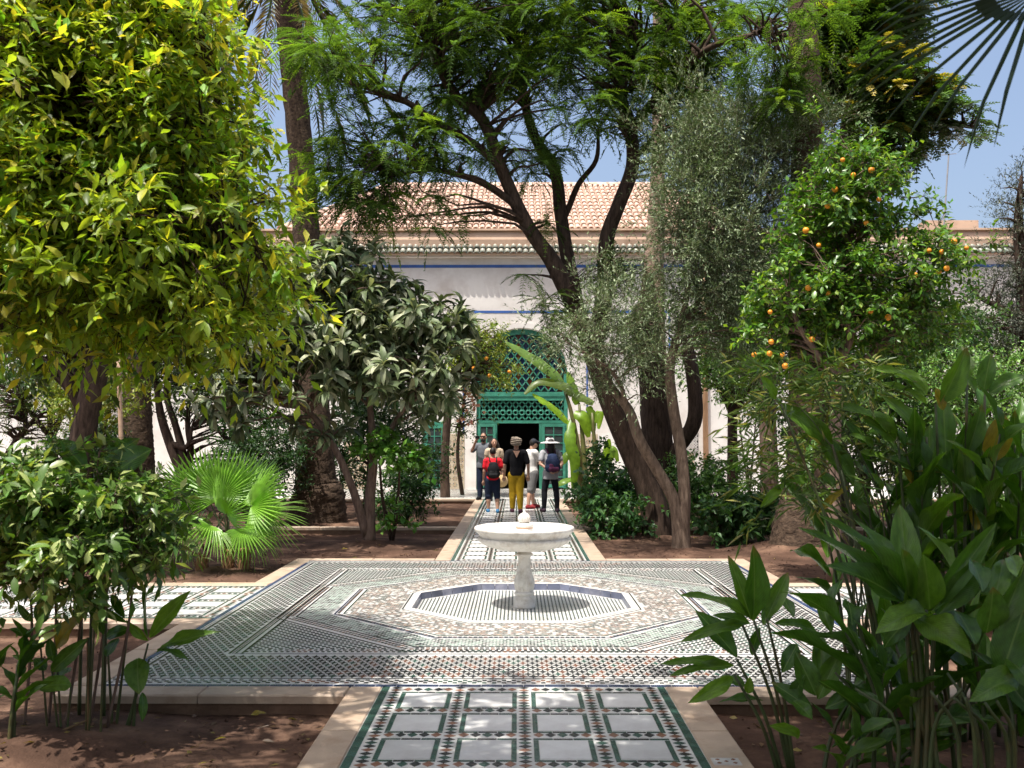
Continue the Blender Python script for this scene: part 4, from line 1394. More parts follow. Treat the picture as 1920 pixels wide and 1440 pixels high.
# --- jacaranda
b0 = gnd(1232, 1008); Yj = b0[1]
j = lambda lst: pts_px([(x, y, Yj + d) for x, y, d in lst])
limbs = [([b0 - [0, 0, .15], *j([(1222, 940, 0), (1190, 860, 0), (1150, 770, 0), (1110, 660, 0), (1075, 570, 0)])], [.28, .23, .20, .185, .17, .15]),
         (j([(1075, 570, 0), (1035, 490, -.1), (1000, 440, -.2), (968, 380, -.3), (938, 310, -.4), (905, 225, -.5), (850, 175, -.6), (800, 70, -.8), (740, -40, -1)]), [.17, .14, .13, .12, .11, .10, .085, .075, .05]),
         (j([(1080, 580, 0), (1066, 500, .3), (1052, 400, .4), (1040, 320, .4), (1000, 250, .5), (975, 150, .6), (960, 0, .7)]), [.15, .13, .12, .11, .09, .07, .05]),
         (j([(1110, 660, 0), (1132, 560, .1), (1138, 450, .1), (1160, 385, 0), (1186, 310, 0), (1180, 235, -.1), (1165, 170, -.2), (1200, 90, -.3)]), [.17, .15, .14, .13, .12, .11, .09, .06]),
         (j([(1050, 425, .4), (1066, 390, .4), (1085, 345, .3), (1118, 300, .3), (1122, 240, .3)]), [.06, .055, .05, .045, .025]),
         (j([(975, 390, -.3), (910, 345, -.5), (850, 325, -.7), (800, 318, -.9), (740, 330, -1.1)]), [.07, .06, .05, .04, .02]),
         (j([(940, 315, -.4), (890, 270, -.6), (820, 230, -.9), (760, 190, -1.1), (690, 165, -1.4), (630, 150, -1.6)]), [.08, .065, .06, .05, .04, .02]),
         (j([(1195, 290, 0), (1225, 260, .2), (1250, 200, .3)]), [.05, .04, .02]),
         (j([(1180, 170, -.2), (1225, 100, -.2), (1270, 20, -.2)]), [.07, .06, .03]), (j([(1186, 240, -.1), (1250, 160, .2), (1330, 90, -1.0), (1430, 60, -2.8)]), [.08, .07, .055, .03])]
lobes = [lobe(710, 70, Yj - 1, 100, 75, 1.0), lobe(640, 215, Yj - 1.3, 65, 55, .8), lobe(690, 325, Yj - 1.1, 100, 60, .9, .45), lobe(880, 110, Yj - .4, 190, 110, 1.5), lobe(1080, 50, Yj - .3, 190, 100, 1.5), lobe(1110, 190, Yj - .8, 120, 70, 1),
         lobe(930, 260, Yj - .3, 90, 60, .9), lobe(800, 265, Yj - .8, 90, 70, .9), lobe(790, 400, Yj - .9, 65, 45, .4, .28), lobe(1240, 60, Yj - .1, 110, 100, 1), lobe(600, 90, Yj - 1.4, 65, 70, .8, .4), lobe(1190, 190, Yj, 70, 80, .7), lobe(620, 285, Yj - 1.3, 35, 30, .4),
         lobe(1000, 300, Yj, 60, 50, .6), lobe(1010, 60, Yj - 1.2, 230, 80, .6), lobe(1290, 200, Yj + .4, 60, 130, .8), lobe(850, -60, Yj - .5, 380, 70, 1.8), lobe(720, 370, Yj - 1.0, 60, 40, .4, .3), lobe(610, 370, Yj - 1.3, 40, 40, .4, .15), lobe(1290, 120, Yj + .2, 70, 120, .8), lobe(590, 100, Yj - 2.0, 80, 60, .7, .35), lobe(640, 330, Yj - 1.4, 60, 70, .6), lobe(610, 230, Yj - 1.5, 50, 60, .6), lobe(830, 350, Yj - .8, 80, 40, .5), lobe(740, 240, Yj - 1.0, 110, 90, .8), lobe(1250, 250, Yj + .3, 50, 90, .7), lobe(1020, 440, Yj - .2, 30, 60, .3), lobe(1340, 50, Yj + .6, 110, 80, 1.0), lobe(1430, 70, Yj - 3.0, 75, 65, .6), lobe(1500, 40, Yj - 3.1, 50, 50, .5, .3), lobe(1460, 150, Yj - 3.0, 45, 45, .4, .25), lobe(1330, 170, Yj + .6, 60, 60, .7)]
grow_fronds('jacaranda_tree', 'tall feathery jacaranda with forked dark trunk leaning over the path', 'tree', b0, limbs, lobes, 830, 9, .55, 13, .095, .0165, (.070, .135, .028), L_JACA, M_BARK, up=.02, droop=.45, alt=(.17, .27, .035), alt_p=.16, shell=.6)  # alt: brighter fronds, sunlit highlights put into the leaf colour

# low feathery shoots at the jacaranda's fork
root = empty('jacaranda_shoots', at(1060, 640, Yj - .6), 'feathery dark shoots beside the jacaranda fork above the banana plant', 'shrub')
C, O = sample_lobes([lobe(1040, 590, Yj - .7, 40, 60, .4), lobe(1160, 510, Yj - .4, 60, 40, .4)], 40, .5)
mb = MB(); branches_to(mb, [([at(1075, 700, Yj - .2), at(1070, 600, Yj - .4), at(1065, 540, Yj - .5)], [.03, .025, .01])], C, .012); mb.build('stems', M_BARK, root)
B = np.repeat(C, 5, 0); D = nrm(rng.normal(size=B.shape) * [1, .8, .5])
A = fronds(B, D, .45 * rng.uniform(.7, 1.2, len(B)), 14, .3, .08, .016, .95, hang=.15, col=(.06, .10, .035))
leaf_np('crown', *A, T_LO, L_JACA, root)

# --- olive: two pale stems and silvery crown
b0 = gnd(1273, 1034); Yo = b0[1]
o_ = lambda lst: pts_px([(x, y, Yo + d) for x, y, d in lst])
limbs = [([b0 - [0, 0, .1], *o_([(1272, 985, 0), (1262, 935, 0), (1235, 885, 0), (1200, 825, -.1), (1180, 770, -.1), (1150, 730, -.1), (1110, 660, -.2)])], [.13, .11, .095, .09, .085, .075, .06, .03]),
         ([b0 + [.08, 0, -.1], *o_([(1280, 985, 0), (1283, 930, 0), (1278, 850, 0), (1262, 760, 0), (1256, 690, 0), (1272, 630, .1), (1305, 570, .1), (1350, 480, .1), (1390, 380, .1)])], [.11, .10, .095, .09, .085, .08, .06, .05, .04, .025]),
         (o_([(1270, 640, .1), (1290, 540, 0), (1300, 440, 0)]), [.05, .04, .02]), (o_([(1345, 490, .1), (1420, 400, .2), (1470, 300, .2)]), [.04, .03, .015]), (o_([(1180, 780, -.1), (1150, 700, -.3), (1060, 640, -.4)]), [.04, .03, .012])]
lobes = [lobe(1400, 300, Yo, 125, 110, .9), lobe(1330, 440, Yo - .1, 105, 120, .9), lobe(1450, 230, Yo, 85, 65, .7), lobe(1370, 560, Yo + .1, 90, 90, .8), lobe(1110, 620, Yo - .3, 85, 85, .6), lobe(1180, 690, Yo - .3, 65, 55, .5), lobe(1400, 640, Yo + .3, 60, 60, .6),
         lobe(1300, 330, Yo, 60, 100, .7), lobe(1170, 570, Yo - .2, 60, 60, .5), lobe(1450, 420, Yo, 70, 80, .7), lobe(1220, 620, Yo + .1, 50, 60, .5), lobe(1505, 205, Yo - .1, 45, 50, .4), lobe(1530, 270, Yo, 40, 60, .4), lobe(1270, 250, Yo + .2, 50, 70, .5), lobe(1480, 520, Yo + .2, 60, 80, .6)]
olv = lambda n: leaf_cols(n, (.105, .155, .062), .22, (.30, .36, .22), .33, .06)
grow('olive_tree', 'silvery olive tree with two pale stems at the corner of the right-hand bed', 'tree', b0, limbs, lobes, 1500, 8, .50, 12, .068, .0185, olv, L_OLIVE, M_BARK_OLIVE, T_LO, up=.45, droop=.12, side=.6, fwd=.9, br=.016, shell=.62, branch_share=.12, tr=.0016, jit=.22)

# dark charred-looking leaning limb and broad cut trunk behind the olive
b1 = gnd(1245, 985); Yb = b1[1]
mb = MB(); mb.tube([b1 - [0, 0, .2], at(1236, 850, Yb), at(1225, 720, Yb), at(1208, 610, Yb), at(1216, 570, Yb), at(1214, 515, Yb)], [.34, .31, .30, .27, .20, .10], 12, steps=5, disp=lambda L, th: 1 + .1 * np.sin(3 * th + L * 2) + .06 * np.sin(7 * th - L * 5))
mb.tube([at(1235, 900, Yb), at(1265, 850, Yb - .3), at(1300, 795, Yb - .5), at(1303, 740, Yb - .5), at(1295, 680, Yb - .5), at(1288, 640, Yb - .4)], [.13, .13, .15, .14, .13, .10], 10, steps=5)
rt = empty('pruned_tree', b1, 'thick pruned tree with dark bent limb behind the olive stems', 'tree')
mb.build('trunk', M_BARK, rt, True)
C, O = sample_lobes([lobe(1330, 640, Yb + 1, 55, 60, .8), lobe(1300, 560, Yb + .6, 50, 50, .7), lobe(1390, 690, Yb + 1, 60, 45, .8), lobe(1190, 640, Yb, 70, 60, .6)], 120)
B, D, Ln = twigs_from(C, O, 5, .4); pos, a, n = leaves_on(B, D, Ln, 8, .2)
foliage(rt, pos, a, n, .085, .038, leaf_cols(len(pos), (.10, .19, .03), .2), T_MID, L_ORANGE)

# --- orange tree with fruit
Yt = 11.25
b0 = np.array([*at(1560, 900, Yt)[:2], GZ])
t_ = lambda lst: pts_px([(x, y, Yt + d) for x, y, d in lst])
limbs = [([b0, *t_([(1562, 900, 0), (1566, 800, 0), (1568, 720, 0), (1566, 700, 0), (1582, 660, 0), (1600, 610, 0), (1595, 540, 0), (1590, 420, .1), (1600, 300, .1)])], [.10, .085, .075, .07, .065, .06, .05, .04, .03, .015]),
         (t_([(1567, 708, 0), (1530, 660, -.1), (1500, 615, -.2), (1480, 560, -.2)]), [.045, .035, .03, .015]), (t_([(1568, 705, 0), (1610, 680, .1), (1660, 640, .1), (1720, 560, .1), (1770, 490, .1)]), [.04, .03, .03, .025, .012]),
         (t_([(1590, 640, 0), (1588, 600, -.2), (1560, 520, -.3)]), [.035, .03, .012])]
lobes = [lobe(1600, 320, Yt, 70, 65, .5), lobe(1575, 400, Yt + .1, 105, 65, .6), lobe(1640, 390, Yt, 55, 55, .5), lobe(1740, 480, Yt, 75, 50, .45), lobe(1550, 545, Yt, 115, 60, .6), lobe(1650, 530, Yt - .1, 110, 55, .55), lobe(1470, 610, Yt + .2, 65, 75, .5), lobe(1500, 690, Yt + .3, 70, 40, .5), lobe(1700, 590, Yt + .2, 90, 45, .5),
         lobe(1600, 600, Yt + .2, 120, 50, .5), lobe(1530, 480, Yt + .2, 70, 50, .5)]
org = lambda n: leaf_cols(n, (.075, .17, .022), .24, (.19, .29, .03), .22, .1)
ot = grow('orange_tree', 'orange tree laden with ripe oranges at the right', 'tree', b0, limbs, lobes, 640, 5, .27, 9, .092, .046, org, L_ORANGE, M_BARK_ORANGE, T_MID, 300, T_HI, up=.3, droop=.2, shell=.42, br=.016)
M_FRUIT = mat('orange_peel', (.72, .27, .018), .42, .12, 12, bump=.15, bscale=140, objvar=.12)


def fruit_mesh():
    mb = MB(); mb.lathe([(0.002, -1), (.25, -.97), (.5, -.87), (.74, -.67), (.92, -.38), (1, -.02), (.95, .32), (.79, .62), (.55, .83), (.28, .94), (.08, .95), (.0, .92)], 16)
    return mesh_np('orange', np.concatenate(mb.v), np.concatenate(mb.q), M_FRUIT, True)


FM = fruit_mesh()
fr_px = [(1600, 328), (1634, 319), (1566, 355), (1552, 386), (1624, 418), (1648, 374), (1789, 453), (1742, 470), (1766, 472), (1812, 465), (1760, 510), (1775, 503), (1715, 516), (1632, 583), (1665, 595), (1522, 636), (1444, 585), (1414, 665), (1446, 641), (1443, 663), (1467, 665), (1472, 686), (1511, 432), (1535, 460), (1580, 300), (1553, 551), (1515, 540)]
for (x, y) in fr_px:
    o = link('orange', FM, ot); p = at(x, y, Yt - .46 + random.uniform(-.12, .12)); s = .034 * random.uniform(.8, 1.15)
    o.location = p; o.scale = (s, s, s); o.rotation_euler = (random.uniform(-.3, .3), random.uniform(-.3, .3), random.uniform(0, 6))

# --- small orange tree by the door and pink flowering shrub
b0 = gnd(835, 941); Yd = b0[1]
limbs = [([b0, at(834, 880, Yd), at(838, 800, Yd), at(850, 720, Yd), at(870, 660, Yd)], [.14, .12, .11, .08, .04])]
d_or = grow('orange_tree', 'small bright orange tree beside the palace door', 'tree', b0, limbs, [lobe(890, 645, Yd, 55, 38, .8), lobe(850, 615, Yd, 25, 28, .5), lobe(915, 680, Yd, 38, 40, .6), lobe(860, 680, Yd, 40, 40, .6), lobe(925, 630, Yd, 25, 22, .4), lobe(935, 695, Yd, 25, 35, .4)], 190, 5, .34, 9, .10, .045,
            lambda n: leaf_cols(n, (.14, .20, .025), .22, (.22, .24, .03), .25), L_ORANGE, M_BARK, T_MID, shell=.42)
for (x, y) in ((838, 636), (912, 672), (955, 697), (888, 690), (918, 704), (862, 600)):
    o = link('orange', FM, d_or); o.location = at(x, y, Yd - .6); s = .05; o.scale = (s, s, s)
b1 = gnd(868, 936); Yk = b1[1] - .3
fs = grow('flowering_shrub', 'pink flowering climber hanging beside the open door', 'shrub', b1, [([b1, at(858, 850, Yk), at(868, 760, Yk), at(880, 700, Yk)], [.06, .05, .04, .02])], [lobe(880, 720, Yk, 28, 35, .4), lobe(865, 780, Yk, 30, 40, .4), lobe(895, 770, Yk, 18, 25, .3)], 60, 5, .30, 8, .075, .036,
          lambda n: leaf_cols(n, (.08, .13, .03), .22), L_SHRUB, M_BARK, T_MID)
C, O = sample_lobes([lobe(880, 730, Yk - .4, 25, 35, .2), lobe(872, 780, Yk - .4, 25, 25, .2), lobe(898, 760, Yk - .35, 16, 22, .15)], 42)
pos = np.repeat(C, 5, 0); an_ = np.tile(np.arange(5) * 2 * math.pi / 5, len(C))
leaf_np('blossoms', pos, np.stack([np.cos(an_), np.full(len(pos), -.5), np.sin(an_)], 1), np.tile([0, -1.0, .1], (len(pos), 1)), .065, .05, leaf_cols(len(pos), (.62, .30, .30), .12), T_LO, L_SHRUB, fs)

# --- pinnate tree high at the right, yellowish flower heads
b0 = np.array([*at(1560, 900, 19.5)[:2], GZ]); Yw = 19.5
limbs = [([b0, at(1565, 600, Yw), at(1570, 400, Yw), at(1590, 250, Yw), at(1620, 120, Yw), at(1640, -20, Yw)], [.3, .26, .24, .2, .14, .08]), ([at(1580, 320, Yw), at(1660, 250, Yw - .5), at(1760, 230, Yw - .8), at(1830, 240, Yw - 1)], [.12, .1, .07, .03]), ([at(1600, 200, Yw), at(1540, 100, Yw), at(1520, -20, Yw)], [.1, .08, .05])]
grow_fronds('ash_leaved_tree', 'broad tree with pinnate leaves and yellowish sprays high at the right', 'tree', b0, limbs, [lobe(1610, 110, Yw, 90, 110, 1.2), lobe(1700, 210, Yw - .5, 90, 65, 1), lobe(1790, 240, Yw - .9, 55, 40, .6), lobe(1650, 280, Yw, 75, 55, .9), lobe(1660, 30, Yw, 80, 70, 1), lobe(1545, 60, Yw, 60, 90, .8), lobe(1740, 160, Yw - .6, 50, 30, .5), lobe(1650, 160, Yw - 1, 100, 80, .6)],
            640, 8, .42, 7, .13, .044, (.065, .125, .026), L_ORANGE, M_BARK, up=.1, droop=.3, ang=1.05, hang=.2, alt=(.34, .27, .05), alt_p=.10)

# --- dark olive at the right edge
b0 = np.array([*at(1935, 900, 17.0)[:2], GZ]); Ye = 17.0
limbs = [([b0, at(1935, 700, Ye), at(1920, 550, Ye), at(1910, 420, Ye), at(1915, 330, Ye)], [.22, .18, .14, .08, .03]), ([at(1925, 600, Ye), at(1860, 570, Ye), at(1820, 550, Ye)], [.07, .05, .02])]
grow('olive_tree', 'dark grey-green olive cut off by the right edge of the view', 'tree', b0, limbs, [lobe(1915, 470, Ye, 45, 110, .7), lobe(1900, 560, Ye, 45, 60, .7), lobe(1920, 360, Ye, 22, 40, .4), lobe(1880, 600, Ye, 60, 40, .7)], 240, 7, .42, 12, .06, .015, lambda n: leaf_cols(n, (.07, .085, .055), .2, (.2, .22, .17), .25), L_OLIVE, M_BARK, T_LO, up=.4, droop=.1, fwd=.9, side=.6, branch_share=.5)

# --- hedge-like leafy shrubs right
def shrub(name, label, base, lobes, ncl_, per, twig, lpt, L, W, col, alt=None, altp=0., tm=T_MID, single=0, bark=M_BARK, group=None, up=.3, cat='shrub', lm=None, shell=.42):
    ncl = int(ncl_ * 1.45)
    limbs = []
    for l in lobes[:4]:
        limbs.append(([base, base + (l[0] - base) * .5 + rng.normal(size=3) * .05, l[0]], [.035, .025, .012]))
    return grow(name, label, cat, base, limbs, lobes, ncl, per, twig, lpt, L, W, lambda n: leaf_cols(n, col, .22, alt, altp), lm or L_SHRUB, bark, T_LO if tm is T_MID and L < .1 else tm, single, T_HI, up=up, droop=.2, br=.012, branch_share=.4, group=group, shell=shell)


shrub('leafy_shrub', 'dense sunlit small-leaved shrub at the right edge behind the ginger', gnd(1850, 1010), [lobe(1860, 800, 12.5, 90, 100, .9), lobe(1810, 720, 12.8, 70, 55, .7), lobe(1900, 900, 12.3, 70, 80, .8), lobe(1830, 920, 12.3, 70, 60, .8), lobe(1905, 710, 12.7, 45, 45, .6)], 420, 6, .24, 8, .055, .030, (.12, .24, .05), (.2, .32, .10), .3)
shrub('leafy_shrub', 'tall dark shrub between the orange tree and the right-hand hedge', gnd(1720, 985), [lobe(1720, 660, 14.5, 70, 60, .8), lobe(1780, 610, 15, 60, 45, .7), lobe(1690, 760, 14.5, 70, 70, .8), lobe(1740, 850, 14.2, 70, 70, .7), lobe(1620, 760, 15, 50, 60, .6)], 300, 5, .3, 8, .08, .04, (.05, .11, .025), (.11, .2, .04), .2)
shrub('leafy_shrub', 'round dark-leaved shrub at the foot of the jacaranda by the path', gnd(1150, 990), [lobe(1150, 925, 17.3, 55, 45, .6), lobe(1120, 945, 17.2, 40, 35, .5), lobe(1180, 960, 16.6, 45, 35, .5), lobe(1140, 975, 16.4, 50, 25, .5), lobe(1130, 880, 17.5, 35, 35, .4)], 120, 5, .28, 8, .11, .066, (.05, .125, .035), (.10, .2, .05), .2)
shrub('leafy_shrub', 'sunlit leafy shrub behind the olive stems below the drainpipe', gnd(1320, 975), [lobe(1320, 915, 17.8, 55, 45, .7), lobe(1290, 900, 17.9, 35, 50, .6), lobe(1360, 940, 17.6, 35, 35, .5), lobe(1300, 960, 17.2, 60, 30, .6), lobe(1345, 885, 18, 35, 35, .5)], 140, 5, .30, 8, .09, .048, (.08, .175, .038), (.14, .26, .06), .3)
shrub('leafy_shrub', 'low broad-leaved plants between the olive and the stout palm', gnd(1395, 1012), [lobe(1390, 970, 15.4, 50, 30, .5), lobe(1345, 985, 15.3, 40, 22, .4), lobe(1440, 960, 15.6, 35, 35, .4)], 90, 5, .2, 7, .12, .06, (.05, .12, .03))
shrub('leafy_shrub', 'dark rounded bush between the loquat and the door', gnd(760, 985), [lobe(760, 920, 18.3, 48, 45, .6), lobe(790, 880, 18.6, 35, 40, .5), lobe(730, 945, 18, 30, 30, .4)], 170, 5, .24, 8, .07, .036, (.035, .09, .022), (.1, .19, .04), .1)
shrub('leafy_shrub', 'bright lobed-leaf sapling on a thin stem beside the loquat trunk', gnd(735, 1018), [lobe(750, 855, 15.0, 45, 22, .3), lobe(745, 965, 15.2, 18, 14, .2), lobe(710, 830, 15.1, 25, 20, .3)], 34, 5, .18, 6, .12, .085, (.10, .22, .03))
shrub('leafy_shrub', 'leggy shrub with blackish leaves against the white wall at the right', gnd(1405, 930), [lobe(1405, 880, 24.5, 32, 18, .4), lobe(1400, 840, 24.5, 20, 18, .3), lobe(1420, 750, 24.8, 55, 35, .8), lobe(1380, 720, 24.8, 40, 25, .7)], 90, 5, .3, 7, .11, .05, (.06, .13, .03), (.12, .2, .04), .2)
b0 = gnd(1442, 965)
mb = MB(); mb.tube([b0 - [0, 0, .1], at(1442, 860, b0[1]), at(1438, 740, b0[1]), at(1445, 640, b0[1]), at(1460, 540, b0[1])], [.22, .20, .20, .18, .14], 12, steps=5)
gt = empty('grey_trunked_tree', b0, 'tree with straight grey trunk before the white wall, right of centre', 'tree'); mb.build('trunk', M_BARK_ORANGE, gt, True)
C, O = sample_lobes([lobe(1450, 560, b0[1], 75, 70, 1), lobe(1490, 480, b0[1], 60, 60, .9), lobe(1420, 640, b0[1], 50, 45, .7)], 130); B, D, Ln = twigs_from(C, O, 6, .42); pos, a, n = leaves_on(B, D, Ln, 8)
foliage(gt, pos, a, n, .10, .045, leaf_cols(len(pos), (.045, .09, .025)), T_MID, L_SHRUB)

# --- left background
b0 = gnd(350, 960); Yg = b0[1]
limbs = [([b0, at(345, 900, Yg), at(318, 830, Yg), at(300, 770, Yg), at(290, 690, Yg)], [.16, .13, .11, .09, .05]), ([at(350, 930, Yg), at(345, 860, Yg), at(330, 800, Yg), at(312, 740, Yg), at(318, 680, Yg)], [.11, .1, .08, .07, .04]), ([at(352, 880, Yg), at(358, 840, Yg), at(352, 790, Yg), at(360, 700, Yg)], [.09, .08, .06, .03]), ([at(318, 830, Yg), at(350, 838, Yg - .2), at(360, 800, Yg - .2)], [.07, .06, .04])]
grow('gnarled_tree', 'dark many-stemmed tree before the white wall at the left', 'tree', b0, limbs, [lobe(330, 620, Yg, 150, 90, 1.6), lobe(430, 670, Yg, 110, 90, 1.2), lobe(350, 750, Yg, 60, 45, .8), lobe(480, 800, Yg, 60, 70, .8), lobe(300, 520, Yg, 200, 90, 1.8)], 440, 5, .34, 8, .09, .042, lambda n: leaf_cols(n, (.045, .09, .022), .22, (.13, .2, .03), .15), L_SHRUB, M_BARK, T_MID)
b0 = gnd(10, 960); Yh = b0[1]
limbs = [([b0, at(5, 880, Yh), at(28, 830, Yh), at(48, 800, Yh), at(40, 740, Yh)], [.10, .085, .07, .06, .03]), ([at(30, 825, Yh), at(60, 790, Yh), at(90, 770, Yh)], [.05, .04, .02])]
grow('wispy_tree', 'wispy tree with crooked trunk at the far left edge', 'tree', b0, limbs, [lobe(40, 750, Yh, 70, 45, .8), lobe(95, 780, Yh, 40, 45, .6), lobe(20, 800, Yh, 40, 30, .5)], 160, 5, .3, 9, .05, .020, lambda n: leaf_cols(n, (.10, .14, .04), .22, (.2, .22, .05), .2), L_SHRUB, M_BARK, T_MID)
shrub('leafy_shrub', 'yellow-green leaves lit by the sun below the citrus crown at the left', gnd(175, 960), [lobe(175, 735, 17, 55, 45, .8), lobe(140, 760, 16.8, 45, 30, .6), lobe(205, 760, 17, 25, 40, .5)], 120, 5, .3, 8, .085, .04, (.16, .21, .03), (.26, .27, .04), .3)
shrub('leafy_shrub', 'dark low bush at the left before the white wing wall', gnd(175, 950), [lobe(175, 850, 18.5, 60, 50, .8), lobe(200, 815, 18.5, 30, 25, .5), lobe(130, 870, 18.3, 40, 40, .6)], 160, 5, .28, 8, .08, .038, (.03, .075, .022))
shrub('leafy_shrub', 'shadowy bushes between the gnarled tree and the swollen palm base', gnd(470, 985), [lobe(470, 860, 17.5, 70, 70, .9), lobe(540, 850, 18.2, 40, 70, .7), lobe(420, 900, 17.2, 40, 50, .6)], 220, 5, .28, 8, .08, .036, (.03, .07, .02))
# wooden prop
b0 = gnd(233, 1110); mb = MB(); mb.tube([at(221, 660, b0[1]), at(225, 760, b0[1]), at(229, 900, b0[1]), b0 - [0, 0, .1]], [.026, .027, .028, .03], 8, steps=2)
tag(mb.build('wooden_prop', mat('weathered_pole', (.36, .24, .16), .8, .2, 12), None, True), 'thin wooden pole propping up the yellow-green citrus', 'pole')

# --- shade tree whose crown hangs above the view; it throws the dappled shade over the front path
b0 = np.array([-4.6, 1.6, GZ])
limbs = [([b0, b0 + [.1, .1, 2.0], b0 + [.5, .3, 3.6], b0 + [1.2, .7, 5.0]], [.26, .22, .2, .12]), ([b0 + [.5, .3, 3.6], np.array([-1.8, 2.6, 5.2]), np.array([.6, 2.6, 5.8]), np.array([2.2, 2.2, 6.0])], [.15, .12, .09, .04]), ([b0 + [.5, .3, 3.6], np.array([-3.4, 3.4, 5.4]), np.array([-2.0, 4.4, 5.9])], [.13, .1, .05])]
grow('shade_tree', 'spreading tree whose crown hangs just above the view and shades the front path', 'tree', b0, limbs, [lobe3(-2.7, 2.6, 5.8, 1.1, 1.0, .6), lobe3(-.8, 3.0, 5.8, 1.7, 1.4, .7), lobe3(1.3, 2.7, 6.0, 1.6, 1.5, .7), lobe3(2.9, 2.0, 6.0, 1.2, 1.5, .7), lobe3(.2, 4.1, 6.2, 1.0, .6, .5), lobe3(-1.3, 3.7, 5.6, 1.4, .9, .5), lobe3(1.6, 3.6, 5.7, 1.3, .9, .5), lobe3(0, 1.2, 5.9, 2.6, 1.0, .6)], 900, 5, .42, 8, .16, .07, lambda n: leaf_cols(n, (.07, .13, .025), .2), L_ORANGE, M_BARK, T_LO, shell=.5, branch_share=.2)

# --- broad tree behind the citrus; it shades the left-hand bed
b0 = np.array([-6.0, 12.6, GZ])
limbs = [([b0, b0 + [.1, 0, 1.6], b0 + [.5, -.2, 3.2], np.array([-5.0, 12.2, 4.9])], [.2, .17, .14, .06]), ([b0 + [.2, -.05, 2.0], np.array([-6.8, 12.8, 3.6])], [.1, .05])]
grow('broad_tree', 'dark broad-leaved tree mostly hidden behind the yellow-green citrus', 'tree', b0, limbs, [lobe3(-5.7, 11.8, 4.7, 1.6, 1.5, 1.2), lobe3(-4.3, 12.4, 5.5, .8, 1.3, .9), lobe3(-6.8, 13.4, 3.6, 1.4, 1.5, 1.2), lobe3(-5.0, 13.6, 5.6, 1.0, 1.2, .8)], 420, 5, .4, 8, .12, .055, lambda n: leaf_cols(n, (.06, .12, .025), .22), L_ORANGE, M_BARK, T_MID)

# --- further trees and bushes that close the garden towards the palace
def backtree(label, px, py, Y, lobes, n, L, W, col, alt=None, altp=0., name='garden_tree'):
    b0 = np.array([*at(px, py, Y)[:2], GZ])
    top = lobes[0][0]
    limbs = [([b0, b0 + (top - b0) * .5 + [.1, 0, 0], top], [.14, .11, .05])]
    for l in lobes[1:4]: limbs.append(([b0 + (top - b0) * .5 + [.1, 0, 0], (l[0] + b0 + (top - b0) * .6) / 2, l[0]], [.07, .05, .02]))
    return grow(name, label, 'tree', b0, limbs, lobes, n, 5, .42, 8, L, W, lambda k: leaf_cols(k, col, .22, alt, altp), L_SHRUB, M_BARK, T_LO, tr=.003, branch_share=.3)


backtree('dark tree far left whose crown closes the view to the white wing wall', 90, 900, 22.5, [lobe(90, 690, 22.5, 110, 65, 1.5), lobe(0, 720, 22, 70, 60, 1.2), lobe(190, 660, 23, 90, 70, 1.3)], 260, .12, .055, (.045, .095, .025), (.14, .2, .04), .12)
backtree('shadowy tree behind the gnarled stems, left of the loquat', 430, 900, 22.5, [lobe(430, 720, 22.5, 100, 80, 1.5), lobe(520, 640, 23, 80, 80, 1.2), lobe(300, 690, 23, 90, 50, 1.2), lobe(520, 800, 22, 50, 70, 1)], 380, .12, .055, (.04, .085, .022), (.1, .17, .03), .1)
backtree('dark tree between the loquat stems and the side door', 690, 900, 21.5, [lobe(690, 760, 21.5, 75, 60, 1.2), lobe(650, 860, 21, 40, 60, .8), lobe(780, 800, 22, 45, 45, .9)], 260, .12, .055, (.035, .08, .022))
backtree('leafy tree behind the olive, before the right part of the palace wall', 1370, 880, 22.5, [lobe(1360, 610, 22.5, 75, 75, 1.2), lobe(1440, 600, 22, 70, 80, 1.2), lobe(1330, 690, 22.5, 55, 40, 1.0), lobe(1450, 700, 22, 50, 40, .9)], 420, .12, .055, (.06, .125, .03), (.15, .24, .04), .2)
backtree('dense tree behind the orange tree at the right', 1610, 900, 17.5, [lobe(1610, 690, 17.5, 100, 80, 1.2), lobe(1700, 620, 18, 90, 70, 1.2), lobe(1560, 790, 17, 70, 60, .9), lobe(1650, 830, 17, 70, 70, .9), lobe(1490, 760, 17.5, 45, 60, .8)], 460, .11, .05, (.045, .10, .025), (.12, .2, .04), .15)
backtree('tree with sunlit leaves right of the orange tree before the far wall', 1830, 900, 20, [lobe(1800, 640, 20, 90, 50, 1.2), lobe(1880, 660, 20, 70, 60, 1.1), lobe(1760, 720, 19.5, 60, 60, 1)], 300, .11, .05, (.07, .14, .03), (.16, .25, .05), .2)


# --- litter on the beds
def litter(n, xr, yr, z=.012):
    x = rng.uniform(*xr, n); y = rng.uniform(*yr, n)
    k = ~((np.abs(x) < HW + KW + .05) | ((np.abs(x) < PX + KW + .05) & (y > PY0 - KW - .05) & (y < PY1 + KW + .05)) | (np.abs(y - PC) < HW + KW + .05))
    return x[k], y[k]


